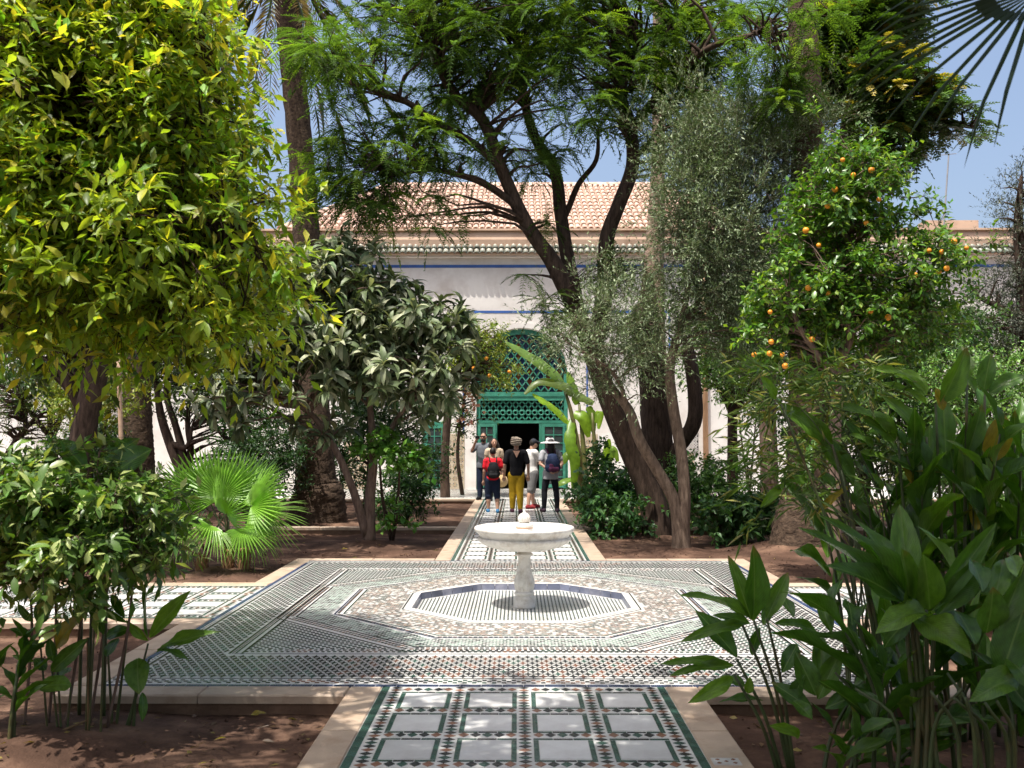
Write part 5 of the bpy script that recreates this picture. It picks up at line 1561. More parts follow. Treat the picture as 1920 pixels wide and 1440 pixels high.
gm = bpy.data.objects['ground'].data
gv = np.zeros(len(gm.vertices) * 3, np.float32); gm.vertices.foreach_get('co', gv); gv = gv.reshape(-1, 3)
def ground_z(x, y):
    out = np.zeros(len(x))
    sel = gv[(np.abs(gv[:, 0]) < 10) & (gv[:, 1] > 1) & (gv[:, 1] < 27)]
    for i in range(len(x)):
        dd = (sel[:, 0] - x[i]) ** 2 + (sel[:, 1] - y[i]) ** 2
        j = np.argpartition(dd, 4)[:4]; out[i] = sel[j, 2].max()
    return out
x, y = litter(900, (-6.5, 6.5), (3.6, 17)); x2, y2 = litter(500, (-3.6, 3.6), (4.2, 6.2)); x = np.concatenate([x, x2]); y = np.concatenate([y, y2])
z = ground_z(x, y) + .006
m = len(x)
az = rng.uniform(0, 6.28, m)
lc = np.where((rng.uniform(size=(m, 1)) < .35), np.array([[.26, .20, .05]]), np.array([[.13, .075, .038]])) * rng.uniform(.6, 1.3, (m, 1))
lo = leaf_np('leaf_litter', np.stack([x, y, z], 1), np.stack([np.cos(az), np.sin(az), rng.uniform(-.1, .3, m)], 1), nrm(np.stack([rng.normal(size=m) * .4, rng.normal(size=m) * .4, np.ones(m)], 1)), rng.uniform(.03, .085, m), rng.uniform(.012, .032, m), lc, T_MID, L_SHRUB, None, 'stuff')
x, y = litter(2600, (-4.2, 4.2), (4.2, 14.5)); z = ground_z(x, y)
mb = MB()
for i in range(len(x)):
    r = random.uniform(.004, .016) * (1 if random.random() < .93 else 2.0)
    q = rng.normal(size=(6, 3)) * .25
    o6 = np.array([(1, 0, 0), (-1, 0, 0), (0, 1, 0), (0, -1, 0), (0, 0, .7), (0, 0, -.7)]) + q
    mb.add(o6 * r + [x[i], y[i], z[i] + r * .2], T=[(0, 2, 4), (2, 1, 4), (1, 3, 4), (3, 0, 4), (2, 0, 5), (1, 2, 5), (3, 1, 5), (0, 3, 5)])
mb.build('soil_clods', M_SOIL, None, kind='stuff')

# --- unseen trees added behind the viewer to block low sky light
for k, (lb, bx, by, lobes_) in enumerate((('unseen tree added behind the viewer to block sky light, at the left', -5.5, -2.5, [lobe3(-5.5, -2.0, 3.4, 2.4, 1.6, 2.6), lobe3(-7.2, 1.6, 2.6, 1.2, 2.4, 2.0)]), ('unseen tree added behind the viewer to block sky light, in the middle', -1.2, -4.0, [lobe3(-1.0, -3.6, 3.6, 2.6, 1.4, 2.8), lobe3(1.8, -3.4, 4.2, 2.0, 1.4, 2.4)]), ('unseen tree added behind the viewer to block sky light, at the right', 5.6, -2.0, [lobe3(5.4, -1.6, 3.2, 2.2, 1.8, 2.6), lobe3(6.4, 2.2, 2.8, 1.3, 2.2, 2.2)]))):
    b0 = np.array([bx, by, GZ])
    grow('garden_tree', lb, 'tree', b0, [([b0, b0 + [.1, .05, 1.5], lobes_[0][0]], [.2, .16, .06])], lobes_, 150, 4, .6, 7, .30, .15, lambda n: leaf_cols(n, (.05, .10, .025), .2), L_SHRUB, M_BARK, T_LO, branch_share=.2)

# ================================================================== broad-leaved plants in the foreground
def blade(arch, fold=.10, n=9, tipw=1.0, wave=0.0, waist=.42, seed=0):
    """lance-shaped leaf of length 1 along x, width 1 across y, arching down towards the tip"""
    r = np.random.default_rng(seed)
    V, T = [], []
    for i in range(n + 1):
        u = i / n
        w = .5 * (math.sin(math.pi * min(1, u ** (.88 + .3 * (waist - .42)) )) ** .78) * (1 if u < .98 else .25)
        if i == 0: w = .05
        if i == n: w = .004
        z = -arch * u * u + arch * .25 * u
        x = u * (1 - .25 * arch * u)
        wv = wave * math.sin(u * 9 + seed)
        for s in (-1, -.5, 0, .5, 1):
            V.append((x, w * s, z + fold * abs(s) * w * 2 * (.5 if abs(s) == 1 else .55) + (wv * abs(s) * w if s > 0 else -wv * abs(s) * w)))
    for i in range(n):
        for k in range(4):
            a = i * 5 + k
            T += [(a, a + 5, a + 6), (a, a + 6, a + 1)]
    return np.array(V), np.array(T)[:, ::-1]


M_GIN = None


def ginger_mat():
    """leaf with a paler midrib and fine slanting veins"""
    m, nt, bs = node_mat('broad_leaf')
    N, Lk = nt.nodes.new, nt.links.new
    a = N('ShaderNodeVertexColor'); a.layer_name = 'Col'
    tc = N('ShaderNodeTexCoord'); sp = N('ShaderNodeSeparateXYZ'); Lk(tc.outputs['Object'], sp.inputs[0])
    ab = N('ShaderNodeMath'); ab.operation = 'ABSOLUTE'; Lk(sp.outputs['Y'], ab.inputs[0])
    rib = N('ShaderNodeMapRange'); rib.inputs[1].default_value, rib.inputs[2].default_value, rib.inputs[3].default_value, rib.inputs[4].default_value = .008, .035, 1, 0
    Lk(ab.outputs[0], rib.inputs[0])
    sl = N('ShaderNodeMath'); sl.operation = 'MULTIPLY_ADD'; sl.inputs[1].default_value = -.55; Lk(ab.outputs[0], sl.inputs[0]); Lk(sp.outputs['X'], sl.inputs[2])
    wv = N('ShaderNodeMath'); wv.operation = 'MULTIPLY'; wv.inputs[1].default_value = 150; Lk(sl.outputs[0], wv.inputs[0])
    sn = N('ShaderNodeMath'); sn.operation = 'SINE'; Lk(wv.outputs[0], sn.inputs[0])
    n1 = N('ShaderNodeTexNoise'); n1.inputs['Scale'].default_value = 7; n1.inputs['Detail'].default_value = 5
    oi = N('ShaderNodeObjectInfo')
    ad = N('ShaderNodeVectorMath'); ad.operation = 'ADD'; Lk(tc.outputs['Object'], ad.inputs[0]); Lk(oi.outputs['Random'], ad.inputs[1]); Lk(ad.outputs[0], n1.inputs['Vector'])
    v1 = N('ShaderNodeMapRange'); v1.inputs[1].default_value, v1.inputs[2].default_value, v1.inputs[3].default_value, v1.inputs[4].default_value = .3, .7, .75, 1.25; Lk(n1.outputs[0], v1.inputs[0])
    v2 = N('ShaderNodeMath'); v2.operation = 'MULTIPLY_ADD'; v2.inputs[1].default_value = .07; Lk(sn.outputs[0], v2.inputs[0]); Lk(v1.outputs[0], v2.inputs[2])
    sc = N('ShaderNodeVectorMath'); sc.operation = 'SCALE'; Lk(a.outputs[0], sc.inputs[0]); Lk(v2.outputs[0], sc.inputs['Scale'])
    mx = N('ShaderNodeMix'); mx.data_type = 'RGBA'; Lk(sc.outputs[0], mx.inputs[6]); mx.inputs[7].default_value = (.17, .26, .07, 1)
    rm = N('ShaderNodeMath'); rm.operation = 'MULTIPLY'; rm.inputs[1].default_value = .65; Lk(rib.outputs[0], rm.inputs[0]); Lk(rm.outputs[0], mx.inputs[0])
    tp = N('ShaderNodeMapRange'); tp.inputs[1].default_value, tp.inputs[2].default_value = .80, .97; Lk(sp.outputs['X'], tp.inputs[0])
    n2 = N('ShaderNodeTexNoise'); n2.inputs['Scale'].default_value = 3.0; n2.inputs['Detail'].default_value = 5; Lk(ad.outputs[0], n2.inputs['Vector'])
    t2 = N('ShaderNodeMapRange'); t2.inputs[1].default_value, t2.inputs[2].default_value = .52, .62; Lk(n2.outputs[0], t2.inputs[0])
    t3 = N('ShaderNodeMath'); t3.operation = 'MULTIPLY'; Lk(tp.outputs[0], t3.inputs[0]); Lk(t2.outputs[0], t3.inputs[1])
    mb_ = N('ShaderNodeMix'); mb_.data_type = 'RGBA'; Lk(t3.outputs[0], mb_.inputs[0]); Lk(mx.outputs[2], mb_.inputs[6]); mb_.inputs[7].default_value = (.17, .11, .03, 1)
    mx = mb_
    Lk(mx.outputs[2], bs.inputs['Base Color'])
    bs.inputs['Roughness'].default_value = .27; bs.inputs['Specular IOR Level'].default_value = .45
    bp = N('ShaderNodeBump'); bp.inputs['Strength'].default_value = .25; bp.inputs['Distance'].default_value = .004; Lk(sn.outputs[0], bp.inputs['Height']); Lk(bp.outputs[0], bs.inputs['Normal'])
    tm_ = N('ShaderNodeVectorMath'); tm_.operation = 'MULTIPLY'; Lk(mx.outputs[2], tm_.inputs[0]); tm_.inputs[1].default_value = (1.4, 1.7, .35)
    tr = N('ShaderNodeBsdfTranslucent'); Lk(tm_.outputs[0], tr.inputs['Color'])
    ms = N('ShaderNodeMixShader'); ms.inputs[0].default_value = .33; Lk(bs.outputs[0], ms.inputs[1]); Lk(tr.outputs[0], ms.inputs[2])
    Lk(ms.outputs[0], nt.nodes['Material Output'].inputs['Surface'])
    return m


M_GIN = ginger_mat()
_gcols = [(.052, .122, .018), (.068, .15, .021), (.095, .185, .024), (.14, .25, .03), (.30, .22, .03)]
GBL = {}
for ai, (ar, wv_) in enumerate(((.12, .08), (.32, .12), (.62, .16))):
    for ci, cc in enumerate(_gcols):
        V, T = blade(ar, .16, seed=ai * 7 + ci, wave=wv_)
        GBL[ai, ci] = mesh_np('leaf', V, T, M_GIN, True, np.tile(cc, (len(V), 1)))


def put_leaf(root, base, tip, width, normal=(0, -.5, 1), arch=None, ci=None, name='leaf'):
    base, tip = np.asarray(base, float), np.asarray(tip, float)
    arch = random.choice((0, 1, 1, 2)) if arch is None else arch
    ci = random.choice((0, 0, 1, 1, 2, 3)) if ci is None else ci
    a = tip - base; L = np.linalg.norm(a); a = a / L
    n = np.asarray(normal, float)
    b = nrm(np.cross(n, a)); c = np.cross(a, b)
    # the arched blade droops below its chord: tilt it so that the tip lands on target
    ar = (.12, .32, .62)[arch]
    tz, tx = -.75 * ar, 1 - .25 * ar
    th = math.atan2(tz, tx); s = L / math.hypot(tz, tx)
    tw = random.uniform(-.35, .35); b, c = b * math.cos(tw) + c * math.sin(tw), c * math.cos(tw) - b * math.sin(tw)
    a2 = a * math.cos(th) - c * math.sin(th); c2 = a * math.sin(th) + c * math.cos(th)
    o = link(name, GBL[arch, ci], root)
    Mx = Matrix.Identity(4)
    for r in range(3):
        Mx[r][0] = a2[r] * s; Mx[r][1] = b[r] * width; Mx[r][2] = c2[r] * s; Mx[r][3] = base[r]
    o.matrix_basis = Mx
    return o


def stem(root, pts, r0=.013, r1=.006, m=None):
    mb = MB(); mb.tube(pts, np.linspace(r0, r1, len(pts)), 7, steps=4)
    return mb.build('stem', m or M_STEM, root, True)


def ginger_clump(root, x, y, z, nst, h, spread, lean=(0, 0), leafL=.42, leafW=.10, nl=8, frame=None, ci=None):
    """canes with two-ranked leaves"""
    for k in range(nst):
        az = random.uniform(0, 2 * math.pi); sp = spread * random.uniform(.2, 1)
        b = np.array([x + .16 * math.cos(az * 3 + k), y + .16 * math.sin(az * 2 + k), z])
        hh = h * random.uniform(.7, 1.1)
        t = b + np.array([sp * math.cos(az) + lean[0], sp * math.sin(az) + lean[1], hh])
        mid = (b + t) / 2 + np.array([0, 0, .08 * hh]) - np.array([sp * math.cos(az), sp * math.sin(az), 0]) * .18
        stem(root, [b, mid, t], .013, .006)
        az2 = random.uniform(0, math.pi)
        for j in range(nl):
            f = .35 + .65 * (j + .5) / nl
            p = b * (1 - f) ** 2 + 2 * mid * f * (1 - f) + t * f * f
            ax = nrm(2 * (1 - f) * (mid - b) + 2 * f * (t - mid))
            s = 1 if j % 2 else -1
            sd = np.array([math.cos(az2) * s, math.sin(az2) * s, 0]) + rng.normal(size=3) * .22
            L = leafL * random.uniform(.7, 1.15) * (.8 + .3 * math.sin(math.pi * f))
            d = nrm(sd * (.95 - .45 * f) + ax * (.35 + .75 * f) + np.array([0, 0, -.25 * (1 - f)]))
            put_leaf(root, p, p + d * L, leafW * random.uniform(.8, 1.15) * L / leafL, nrm(ax * .9 - sd * .3 + rng.normal(size=3) * .15 + [0, 0, .4]), random.choice((0, 1, 1, 2)), ci if ci is not None else random.choice((0, 0, 0, 1, 1, 2)))


def z4(x, y): return 1240 + x / 2.8235, 960 + y / 2.8235


def hero(root, lst, Y, dY=.12):
    for (bx, by, tx, ty, w, arch, ci, tilt) in lst:
        p = at(*z4(bx, by), Y); d = tilt
        q = at(*z4(tx, ty), Y + d)
        nv = np.array([random.uniform(-.2, .2), -.75 - (.3 if d < 0 else 0), .65])
        put_leaf(root, p, q, 1.12 * w / 2.8235 / F * Y, nv, arch, ci)


# right-hand clumps, nearest first
Yb_ = 4.35
cb = np.array([*at(1735, 1300, Yb_)[:2], GZ])
gb = empty('ginger_plant', cb, 'big glossy ginger clump with broad dark leaves fanning out at the right foreground', 'plant')
hero(gb, [(1330, 500, 830, 15, 105, 1, 1, -.05), (1280, 500, 722, 82, 95, 1, 1, .1), (1310, 440, 1262, -40, 135, 0, 2, .2), (1310, 510, 1268, 190, 150, 0, 2, -.15), (1420, 515, 1385, 222, 140, 0, 2, -.12), (1440, 520, 1775, 55, 100, 0, 1, .05),
          (1480, 530, 1712, 240, 120, 0, 1, .0), (1290, 495, 865, 282, 150, 1, 0, -.1), (1400, 530, 1132, 645, 130, 1, 3, -.25), (1345, 560, 1642, 778, 165, 1, 3, -.28), (1260, 330, 1020, 40, 90, 0, 1, .15), (1350, 500, 1130, 300, 120, 0, 0, .1), (1460, 560, 1600, 330, 90, 0, 1, .2), (1330, 560, 1180, 720, 90, 2, 0, .1)], Yb_)
for (sx, sy) in ((1310, 470), (1400, 520), (1450, 540), (1290, 500), (1345, 560)):
    p = at(*z4(sx, sy), Yb_); stem(gb, [[cb[0] + random.uniform(-.22, .18), cb[1] + random.uniform(-.1, .15), GZ], [(cb[0] + p[0]) / 2, Yb_, .4], p], .014, .009)
for k in range(9):
    x = cb[0] + random.uniform(-.28, .45); y = cb[1] + random.uniform(-.25, .35)
    stem(gb, [[x, y, GZ], [x + random.uniform(-.06, .06), y, .35], [x + random.uniform(-.14, .14), y + random.uniform(-.1, .1), .50]], .011, .006, M_STEM)
ginger_clump(gb, cb[0] - .05, cb[1] + .3, GZ, 4, .85, .35, leafL=.42, leafW=.105, nl=6)
ginger_clump(gb, cb[0] + .3, cb[1] + .2, GZ, 3, .9, .3, leafL=.42, leafW=.105, nl=6)
Yd_ = 4.0
cdp = np.array([*at(1860, 1300, Yd_)[:2], GZ])
gd = empty('ginger_plant', cdp, 'ginger clump cut off by the right edge of the view, lowest foreground', 'plant')
hero(gd, [(1720, 640, 1755, 395, 165, 0, 1, -.05), (1870, 880, 1628, 1005, 130, 1, 2, -.2), (1780, 620, 1925, 265, 100, 0, 1, .05), (1800, 870, 1930, 480, 170, 0, 0, 0), (1900, 800, 1810, 560, 120, 0, 0, .15), (1830, 770, 1990, 960, 120, 1, 1, -.1), (1760, 480, 1810, 250, 90, 0, 2, .2), (1890, 350, 1860, 230, 80, 0, 3, .2), (1700, 420, 1640, 250, 90, 0, 1, .3), (1660, 700, 1560, 520, 110, 0, 0, .25)], Yd_)
for k in range(7):
    x = cdp[0] + random.uniform(-.25, .3); y = cdp[1] + random.uniform(-.2, .3)
    stem(gd, [[x, y, GZ], [x + random.uniform(-.06, .06), y, .4], [x + random.uniform(-.14, .14), y + random.uniform(-.1, .1), .6]], .012, .006, M_STEM)
ginger_clump(gd, cdp[0] + .35, cdp[1] + .3, GZ, 4, 1.0, .3, leafL=.40, leafW=.105, nl=6)
Ya_ = 5.0
ca = np.array([*at(1480, 1380, Ya_)[:2], GZ])
ga = empty('ginger_plant', ca, 'ginger clump arching over the kerb of the front path at the right', 'plant')
hero(ga, [(485, 575, 485, 172, 122, 0, 1, -.05), (475, 570, 352, 228, 78, 0, 2, .05), (470, 565, 92, 440, 62, 1, 2, 0), (560, 560, 672, 318, 82, 0, 2, .05), (540, 600, 600, 440, 60, 0, 1, .1), (430, 600, 95, 690, 60, 2, 2, 0), (400, 770, 178, 520, 110, 0, 0, .1), (380, 880, 140, 1012, 72, 1, 3, -.1), (385, 815, 42, 868, 52, 1, 2, 0),
          (345, 800, -5, 805, 48, 1, 2, .05), (450, 930, 310, 870, 50, 1, 1, .1), (470, 590, 270, 545, 50, 1, 1, 0), (600, 590, 830, 640, 60, 1, 1, .1), (700, 560, 640, 450, 50, 0, 1, .2), (520, 610, 480, 760, 50, 2, 0, .1), (540, 1000, 300, 1010, 36, 1, 0, .1), (460, 960, 470, 870, 45, 0, 3, -.05)], Ya_)
for (tx, ty, bx) in ((490, 575, 690), (430, 600, 680), (385, 860, 620), (560, 570, 700), (400, 780, 640)):
    p = at(*z4(tx, ty), Ya_); q = at(*z4(bx, 1150), Ya_); stem(ga, [[q[0], q[1], GZ], [(q[0] * .6 + p[0] * .4), Ya_, (p[2] + GZ) * .55], p], .012, .007)
Yc_ = 4.75
cc_ = np.array([*at(1540, 1400, Yc_)[:2], GZ])
gc = empty('ginger_plant', cc_, 'low ginger clump between the arching clump and the big fan of leaves', 'plant')
hero(gc, [(820, 970, 708, 738, 112, 0, 1, .05), (845, 900, 842, 640, 90, 0, 1, .15), (830, 990, 955, 725, 92, 0, 2, 0), (1090, 745, 738, 655, 72, 1, 1, 0), (940, 765, 1195, 880, 85, 1, 0, -.05), (1200, 890, 1130, 690, 150, 0, 0, .1), (1010, 600, 985, 470, 90, 0, 0, .3), (900, 640, 830, 440, 70, 0, 2, .2), (1230, 930, 1330, 740, 80, 0, 0, .1), (800, 1050, 580, 900, 80, 0, 0, .1), (870, 1040, 1190, 940, 90, 1, 0, 0),
          (1000, 1010, 1260, 1170, 80, 1, 0, -.1), (730, 1190, 570, 1130, 60, 1, 3, -.1), (1250, 1220, 1390, 1160, 80, 1, 2, -.1), (1380, 1180, 1625, 1160, 80, 1, 1, -.05), (1390, 1250, 1570, 1210, 50, 1, 1, -.1), (1340, 1180, 1480, 1060, 70, 0, 1, 0), (700, 1000, 800, 1100, 70, 1, 1, -.1), (960, 1240, 1060, 1320, 60, 1, 1, -.15), (1070, 1300, 1200, 1260, 50, 1, 2, -.1), (1250, 1300, 1360, 1290, 50, 1, 3, -.1), (640, 850, 720, 700, 80, 0, 0, .2), (760, 860, 700, 1010, 60, 1, 0, .1)], Yc_)
ginger_clump(gc, cc_[0] + .15, cc_[1], GZ, 4, .42, .3, leafL=.25, leafW=.075, nl=5)
# tall ones behind
Yt_ = 5.55
ct_ = np.array([*at(1790, 1200, Yt_)[:2], GZ])
gt_ = empty('ginger_plant', ct_, 'tall ragged ginger canes with yellowing leaves rising before the right-hand hedge', 'plant')
def z2(x, y): return 1380 + x / 3.5556, 600 + y / 3.5556
def hero2(root, lst, Y):
    for (bx, by, tx, ty, w, arch, ci, d) in lst:
        put_leaf(root, at(*z2(bx, by), Y), at(*z2(tx, ty), Y + d), 1.3 * w / 3.5556 / F * Y, (random.uniform(-.3, .3), -.8, .5), arch, ci)
hero2(gt_, [(1360, 560, 1540, 180, 130, 0, 2, 0), (1530, 400, 1500, 170, 90, 0, 2, .1), (1650, 480, 1700, 220, 90, 0, 1, 0), (1690, 490, 1930, 370, 90, 1, 1, 0), (1680, 950, 1785, 620, 150, 0, 4, -.05), (1690, 1010, 1925, 960, 100, 1, 0, 0), (1300, 1150, 1290, 700, 130, 0, 1, .1), (1250, 780, 975, 505, 90, 1, 2, 0), (1270, 500, 1070, 330, 100, 1, 3, .1), (1260, 470, 880, 320, 60, 1, 3, .1), (1270, 560, 960, 420, 50, 1, 3, .1),
            (1080, 780, 640, 565, 90, 1, 2, 0), (1060, 800, 840, 640, 90, 1, 2, -.05), (1200, 1000, 1010, 920, 90, 1, 0, 0), (1600, 1400, 1560, 1000, 150, 0, 4, .1), (1640, 1350, 1640, 860, 70, 2, 3, -.1), (1380, 600, 1330, 450, 60, 0, 4, 0), (1400, 900, 1380, 520, 110, 0, 1, .1), (1450, 1000, 1560, 620, 120, 0, 1, .05), (1540, 900, 1640, 560, 90, 0, 1, 0), (1480, 1150, 1420, 820, 110, 0, 0, .1), (1220, 1180, 1100, 980, 80, 1, 4, 0), (1540, 1200, 1500, 830, 90, 0, 2, 0), (1640, 1100, 1700, 760, 90, 0, 0, .1)], Yt_)
hero2(gt_, [(640, 830, 270, 545, 100, 1, 2, 0), (265, 530, 165, 375, 70, 0, 3, -.05), (780, 1100, 600, 780, 100, 0, 1, .1), (700, 1000, 460, 700, 70, 1, 2, .1), (320, 1090, 160, 1250, 50, 1, 3, 0), (480, 1080, 310, 1060, 50, 1, 2, 0), (760, 1110, 540, 1300, 40, 1, 4, 0), (920, 850, 750, 760, 50, 1, 2, 0), (1000, 940, 820, 880, 60, 1, 3, 0), (980, 1130, 880, 1020, 60, 1, 3, 0), (660, 1130, 560, 1000, 60, 0, 1, .1), (1030, 1290, 1190, 1150, 50, 1, 3, 0)], Yt_ + .1)
for (tx, ty, bx) in ((1540, 400, 1500), (1660, 480, 1600), (1330, 560, 1400), (1270, 780, 1350), (1450, 1000, 1480), (1580, 900, 1560), (700, 1000, 1000), (300, 560, 1000), (1080, 800, 1200), (640, 830, 1050)):
    p = at(*z2(tx, ty), Yt_); q = at(*z2(bx, 1900), Yt_); stem(gt_, [[q[0], Yt_, GZ], [(q[0] * .55 + p[0] * .45), Yt_, (p[2] + GZ) * .55], p], .013, .007)
for (px_, hh) in ((1660, 1.35), (1760, 1.65), (1850, 1.75), (1910, 1.6)):
    q = at(px_, 1200, Yt_ + .15); ginger_clump(gt_, q[0], Yt_ + .2, GZ, 5, hh, .35, leafL=.46, leafW=.105, nl=8)
# narrow bamboo-like sprays among them
root = empty('bamboo_grass', at(1580, 1100, 5.9) * [1, 1, 0], 'wispy bamboo-like sprays of narrow leaves beside the tall ginger canes', 'plant')
C = np.array([at(*z2(random.uniform(150, 1050), random.uniform(250, 1250)), 5.85 + random.uniform(-.3, .3)) for _ in range(60)])
mb = MB()
for p in C[:26]: mb.tube([[2.2 + random.uniform(-.3, .3), 5.8, GZ], [(p[0] + 2.2) / 2 + .1, p[1], p[2] * .6 + .1], p], [.007, .005, .003], 5, steps=4)
mb.build('stems', M_STEM, root)
B = np.repeat(C, 3, 0); D = nrm(rng.normal(size=B.shape) * [1, .5, .5] + [-.5, 0, .15]); Ln = .30 * rng.uniform(.6, 1.3, len(B))
pos, a, n = leaves_on(B, D, Ln, 8, .35, side=.6, fwd=.9, up=.5)
foliage(root, pos, a, n, .13 * rng.uniform(.6, 1.2, len(pos)), .013, leaf_cols(len(pos), (.12, .19, .04), .2, (.28, .26, .08), .2), T_LO, L_SHRUB, crown='leaves')
# more ginger along the right bed so that the ground behind is filled
gr_ = empty('ginger_plant', (2.9, 5.5, GZ), 'shaded ginger thicket behind the big clump at the right edge', 'plant')
ginger_clump(gr_, 2.85, 5.3, GZ, 4, 1.0, .35, leafL=.36, leafW=.095, nl=6)
ginger_clump(gr_, 3.1, 5.75, GZ, 6, 1.3, .4, leafL=.36, leafW=.095, nl=8)

# left plants
def z3(x, y): return x / 3.6, 1040 + y / 3.6
def hero3(root, lst, Y):
    for (bx, by, tx, ty, w, arch, ci, d) in lst:
        put_leaf(root, at(*z3(bx, by), Y), at(*z3(tx, ty), Y + d), w / 3.6 / F * Y, (random.uniform(-.3, .3), -.8, .55), arch, ci)
Yl_ = 5.7
cl_ = np.array([*at(*z3(800, 1150), Yl_)[:2], GZ + .05])
gl_ = empty('ginger_plant', cl_, 'young ginger shoots with few broad leaves at the left foreground', 'plant')
hero3(gl_, [(1010, 560, 1290, 240, 110, 0, 3, 0), (1060, 660, 1500, 520, 85, 1, 2, -.05), (1000, 580, 850, 440, 60, 1, 3, 0), (930, 700, 940, 945, 165, 1, 2, -.12), (1060, 640, 1280, 715, 50, 1, 1, .05), (1000, 560, 990, 140, 20, 0, 1, 0), (960, 930, 960, 1130, 60, 1, 1, -.05), (720, 560, 880, 500, 100, 1, 0, 0), (720, 690, 800, 560, 110, 0, 0, .1), (860, 460, 580, 310, 60, 1, 1, .1), (840, 430, 750, 280, 60, 1, 0, .1)], Yl_)
for (tx, ty, bx) in ((1000, 600, 860), (1010, 700, 840), (930, 710, 900), (860, 540, 780), (730, 680, 760)):
    p = at(*z3(tx, ty), Yl_); q = at(*z3(bx, 1170), Yl_); stem(gl_, [[q[0], Yl_, GZ], [(q[0] + p[0]) / 2, Yl_, (p[2] + GZ) * .55], p], .010, .006)
gm_ = empty('ginger_plant', np.array([*at(*z3(380, 1150), 5.5)[:2], GZ]), 'dark broad-leaved ginger clump below the left-hand bush', 'plant')
hero3(gm_, [(260, 470, 385, 230, 150, 0, 0, 0), (380, 640, 590, 390, 150, 1, 4, 0), (350, 790, 600, 560, 110, 1, 1, 0), (480, 880, 245, 905, 150, 1, 3, -.1), (380, 840, 480, 760, 110, 0, 2, .1), (360, 720, 330, 560, 70, 0, 0, 0), (230, 720, 80, 680, 40, 1, 2, 0), (310, 780, 230, 700, 80, 0, 0, 0), (500, 420, 600, 300, 70, 1, 0, .1), (700, 540, 650, 370, 60, 0, 0, .1), (640, 440, 590, 260, 60, 0, 0, .1), (210, 560, 60, 500, 60, 1, 0, 0), (220, 450, 120, 330, 60, 0, 0, 0), (300, 620, 190, 600, 60, 1, 0, 0)], 5.5)
ginger_clump(gm_, at(20, 1280, 5.5)[0], 5.4, GZ, 4, .55, .25, leafL=.27, leafW=.09, nl=5)
for (tx, ty, bx) in ((590, 560, 600), (600, 560, 580), (380, 640, 420), (350, 790, 400), (260, 470, 330), (640, 440, 600), (700, 540, 680), (480, 880, 450)):
    p = at(*z3(tx, ty), 5.5); q = at(*z3(bx, 1150), 5.5); stem(gm_, [[q[0], 5.5, GZ], [(q[0] + p[0]) / 2, 5.5, (p[2] + GZ) * .55], p], .007, .005, M_DRY if tx == 590 else None)
mb = MB(); mb.tube([at(5, 1430, 5.3), at(60, 1395, 5.4), at(165, 1350, 5.5)], [.008, .010, .006], 6, steps=3)
tag(mb.build('dry_cane', M_DRY, None, True), 'dry straw-coloured cane lying on the soil at the lower left', 'cane')
# left bush
b0 = np.array([*at(140, 1330, 5.6)[:2], GZ])
limbs = [([b0 + [.12 * k - .3, .05 * (k % 2), 0], at(60 + 45 * k, 1180, 5.6), at(50 + 50 * k, 1060, 5.6)], [.009, .008, .006]) for k in range(5)]
grow('citrus_bush', 'thin-stemmed citrus bush with pale sunlit leaves at the left foreground', 'shrub', b0, limbs, [lobe(90, 960, 5.5, 120, 85, .5), lobe(220, 990, 5.6, 95, 75, .45), lobe(20, 1020, 5.5, 90, 60, .4), lobe(150, 1035, 5.5, 100, 35, .4), lobe(270, 1000, 5.6, 40, 45, .3)], 250, 5, .20, 7, .095, .04,
     lambda n: leaf_cols(n, (.11, .20, .040), .22, (.36, .42, .15), .30), L_ORANGE, M_BARK_ORANGE, T_MID, 300, T_HI, up=.35, droop=.3, br=.010, shell=.5)  # pale second tone paints sunlight onto part of the leaves
# two broad dark leaves poking out above it
cp_ = empty('ginger_plant', np.array([*at(215, 1150, 5.9)[:2], GZ]), 'two big dark leaves standing up behind the citrus bush', 'plant')
put_leaf(cp_, at(205, 895, 5.9), at(285, 842, 5.85), .21, (.3, -.8, .5), 0, 0); put_leaf(cp_, at(178, 880, 5.9), at(262, 822, 6), .14, (.2, -.7, .6), 0, 0); put_leaf(cp_, at(160, 880, 5.9), at(108, 822, 5.9), .14, (-.2, -.7, .6), 0, 0)
for p in (at(205, 895, 5.9), at(178, 880, 5.9), at(160, 880, 5.9)): stem(cp_, [[p[0], 5.9, GZ], [p[0], 5.9, .5], p], .012, .008)


# ================================================================== fan palms
def fan_mesh(name, nseg=34, span=4.1, split=.5, droop=.25, col=(.12, .25, .03), w=.06, seed=0):
    """pleated fan in the local x-z... the hub at the origin, fan in the xy plane, x forward"""
    r = np.random.default_rng(seed)
    V, T, Cc = [], [], []
    for i in range(nseg):
        th = -span / 2 + span * (i + .5) / nseg
        L = (.80 + .22 * math.cos(th * .8)) * r.uniform(.93, 1.05)
        dth = span / nseg * .5
        d0 = droop * (.6 + .6 * abs(th) / 2) * r.uniform(.6, 1.3)
        k = len(V)
        for f, ws in ((.03, 1.), (.28, 1.), (split, 1.), (.72, .72), (.88, .42), (1., .03)):
            hw = math.tan(dth) * min(f, split) * L * ws
            z = .10 * f - d0 * max(0, f - .25) ** 1.8 * (1 + (f > split) * .6)
            x, y = math.cos(th) * f * L, math.sin(th) * f * L
            nx, ny = -math.sin(th), math.cos(th)
            ridge = .5 * hw
            V += [(x - nx * hw, y - ny * hw, z - ridge), (x, y, z + ridge), (x + nx * hw, y + ny * hw, z - ridge)]
            Cc += [np.array(col) * (1 + .25 * (1 - f))] * 3
        for s in range(5):
            a = k + s * 3
            for q in (0, 1): T += [(a + q, a + q + 3, a + q + 4), (a + q, a + q + 4, a + q + 1)]
    return mesh_np(name, np.array(V), np.array(T)[:, ::-1], L_PALM, False, np.array(Cc))


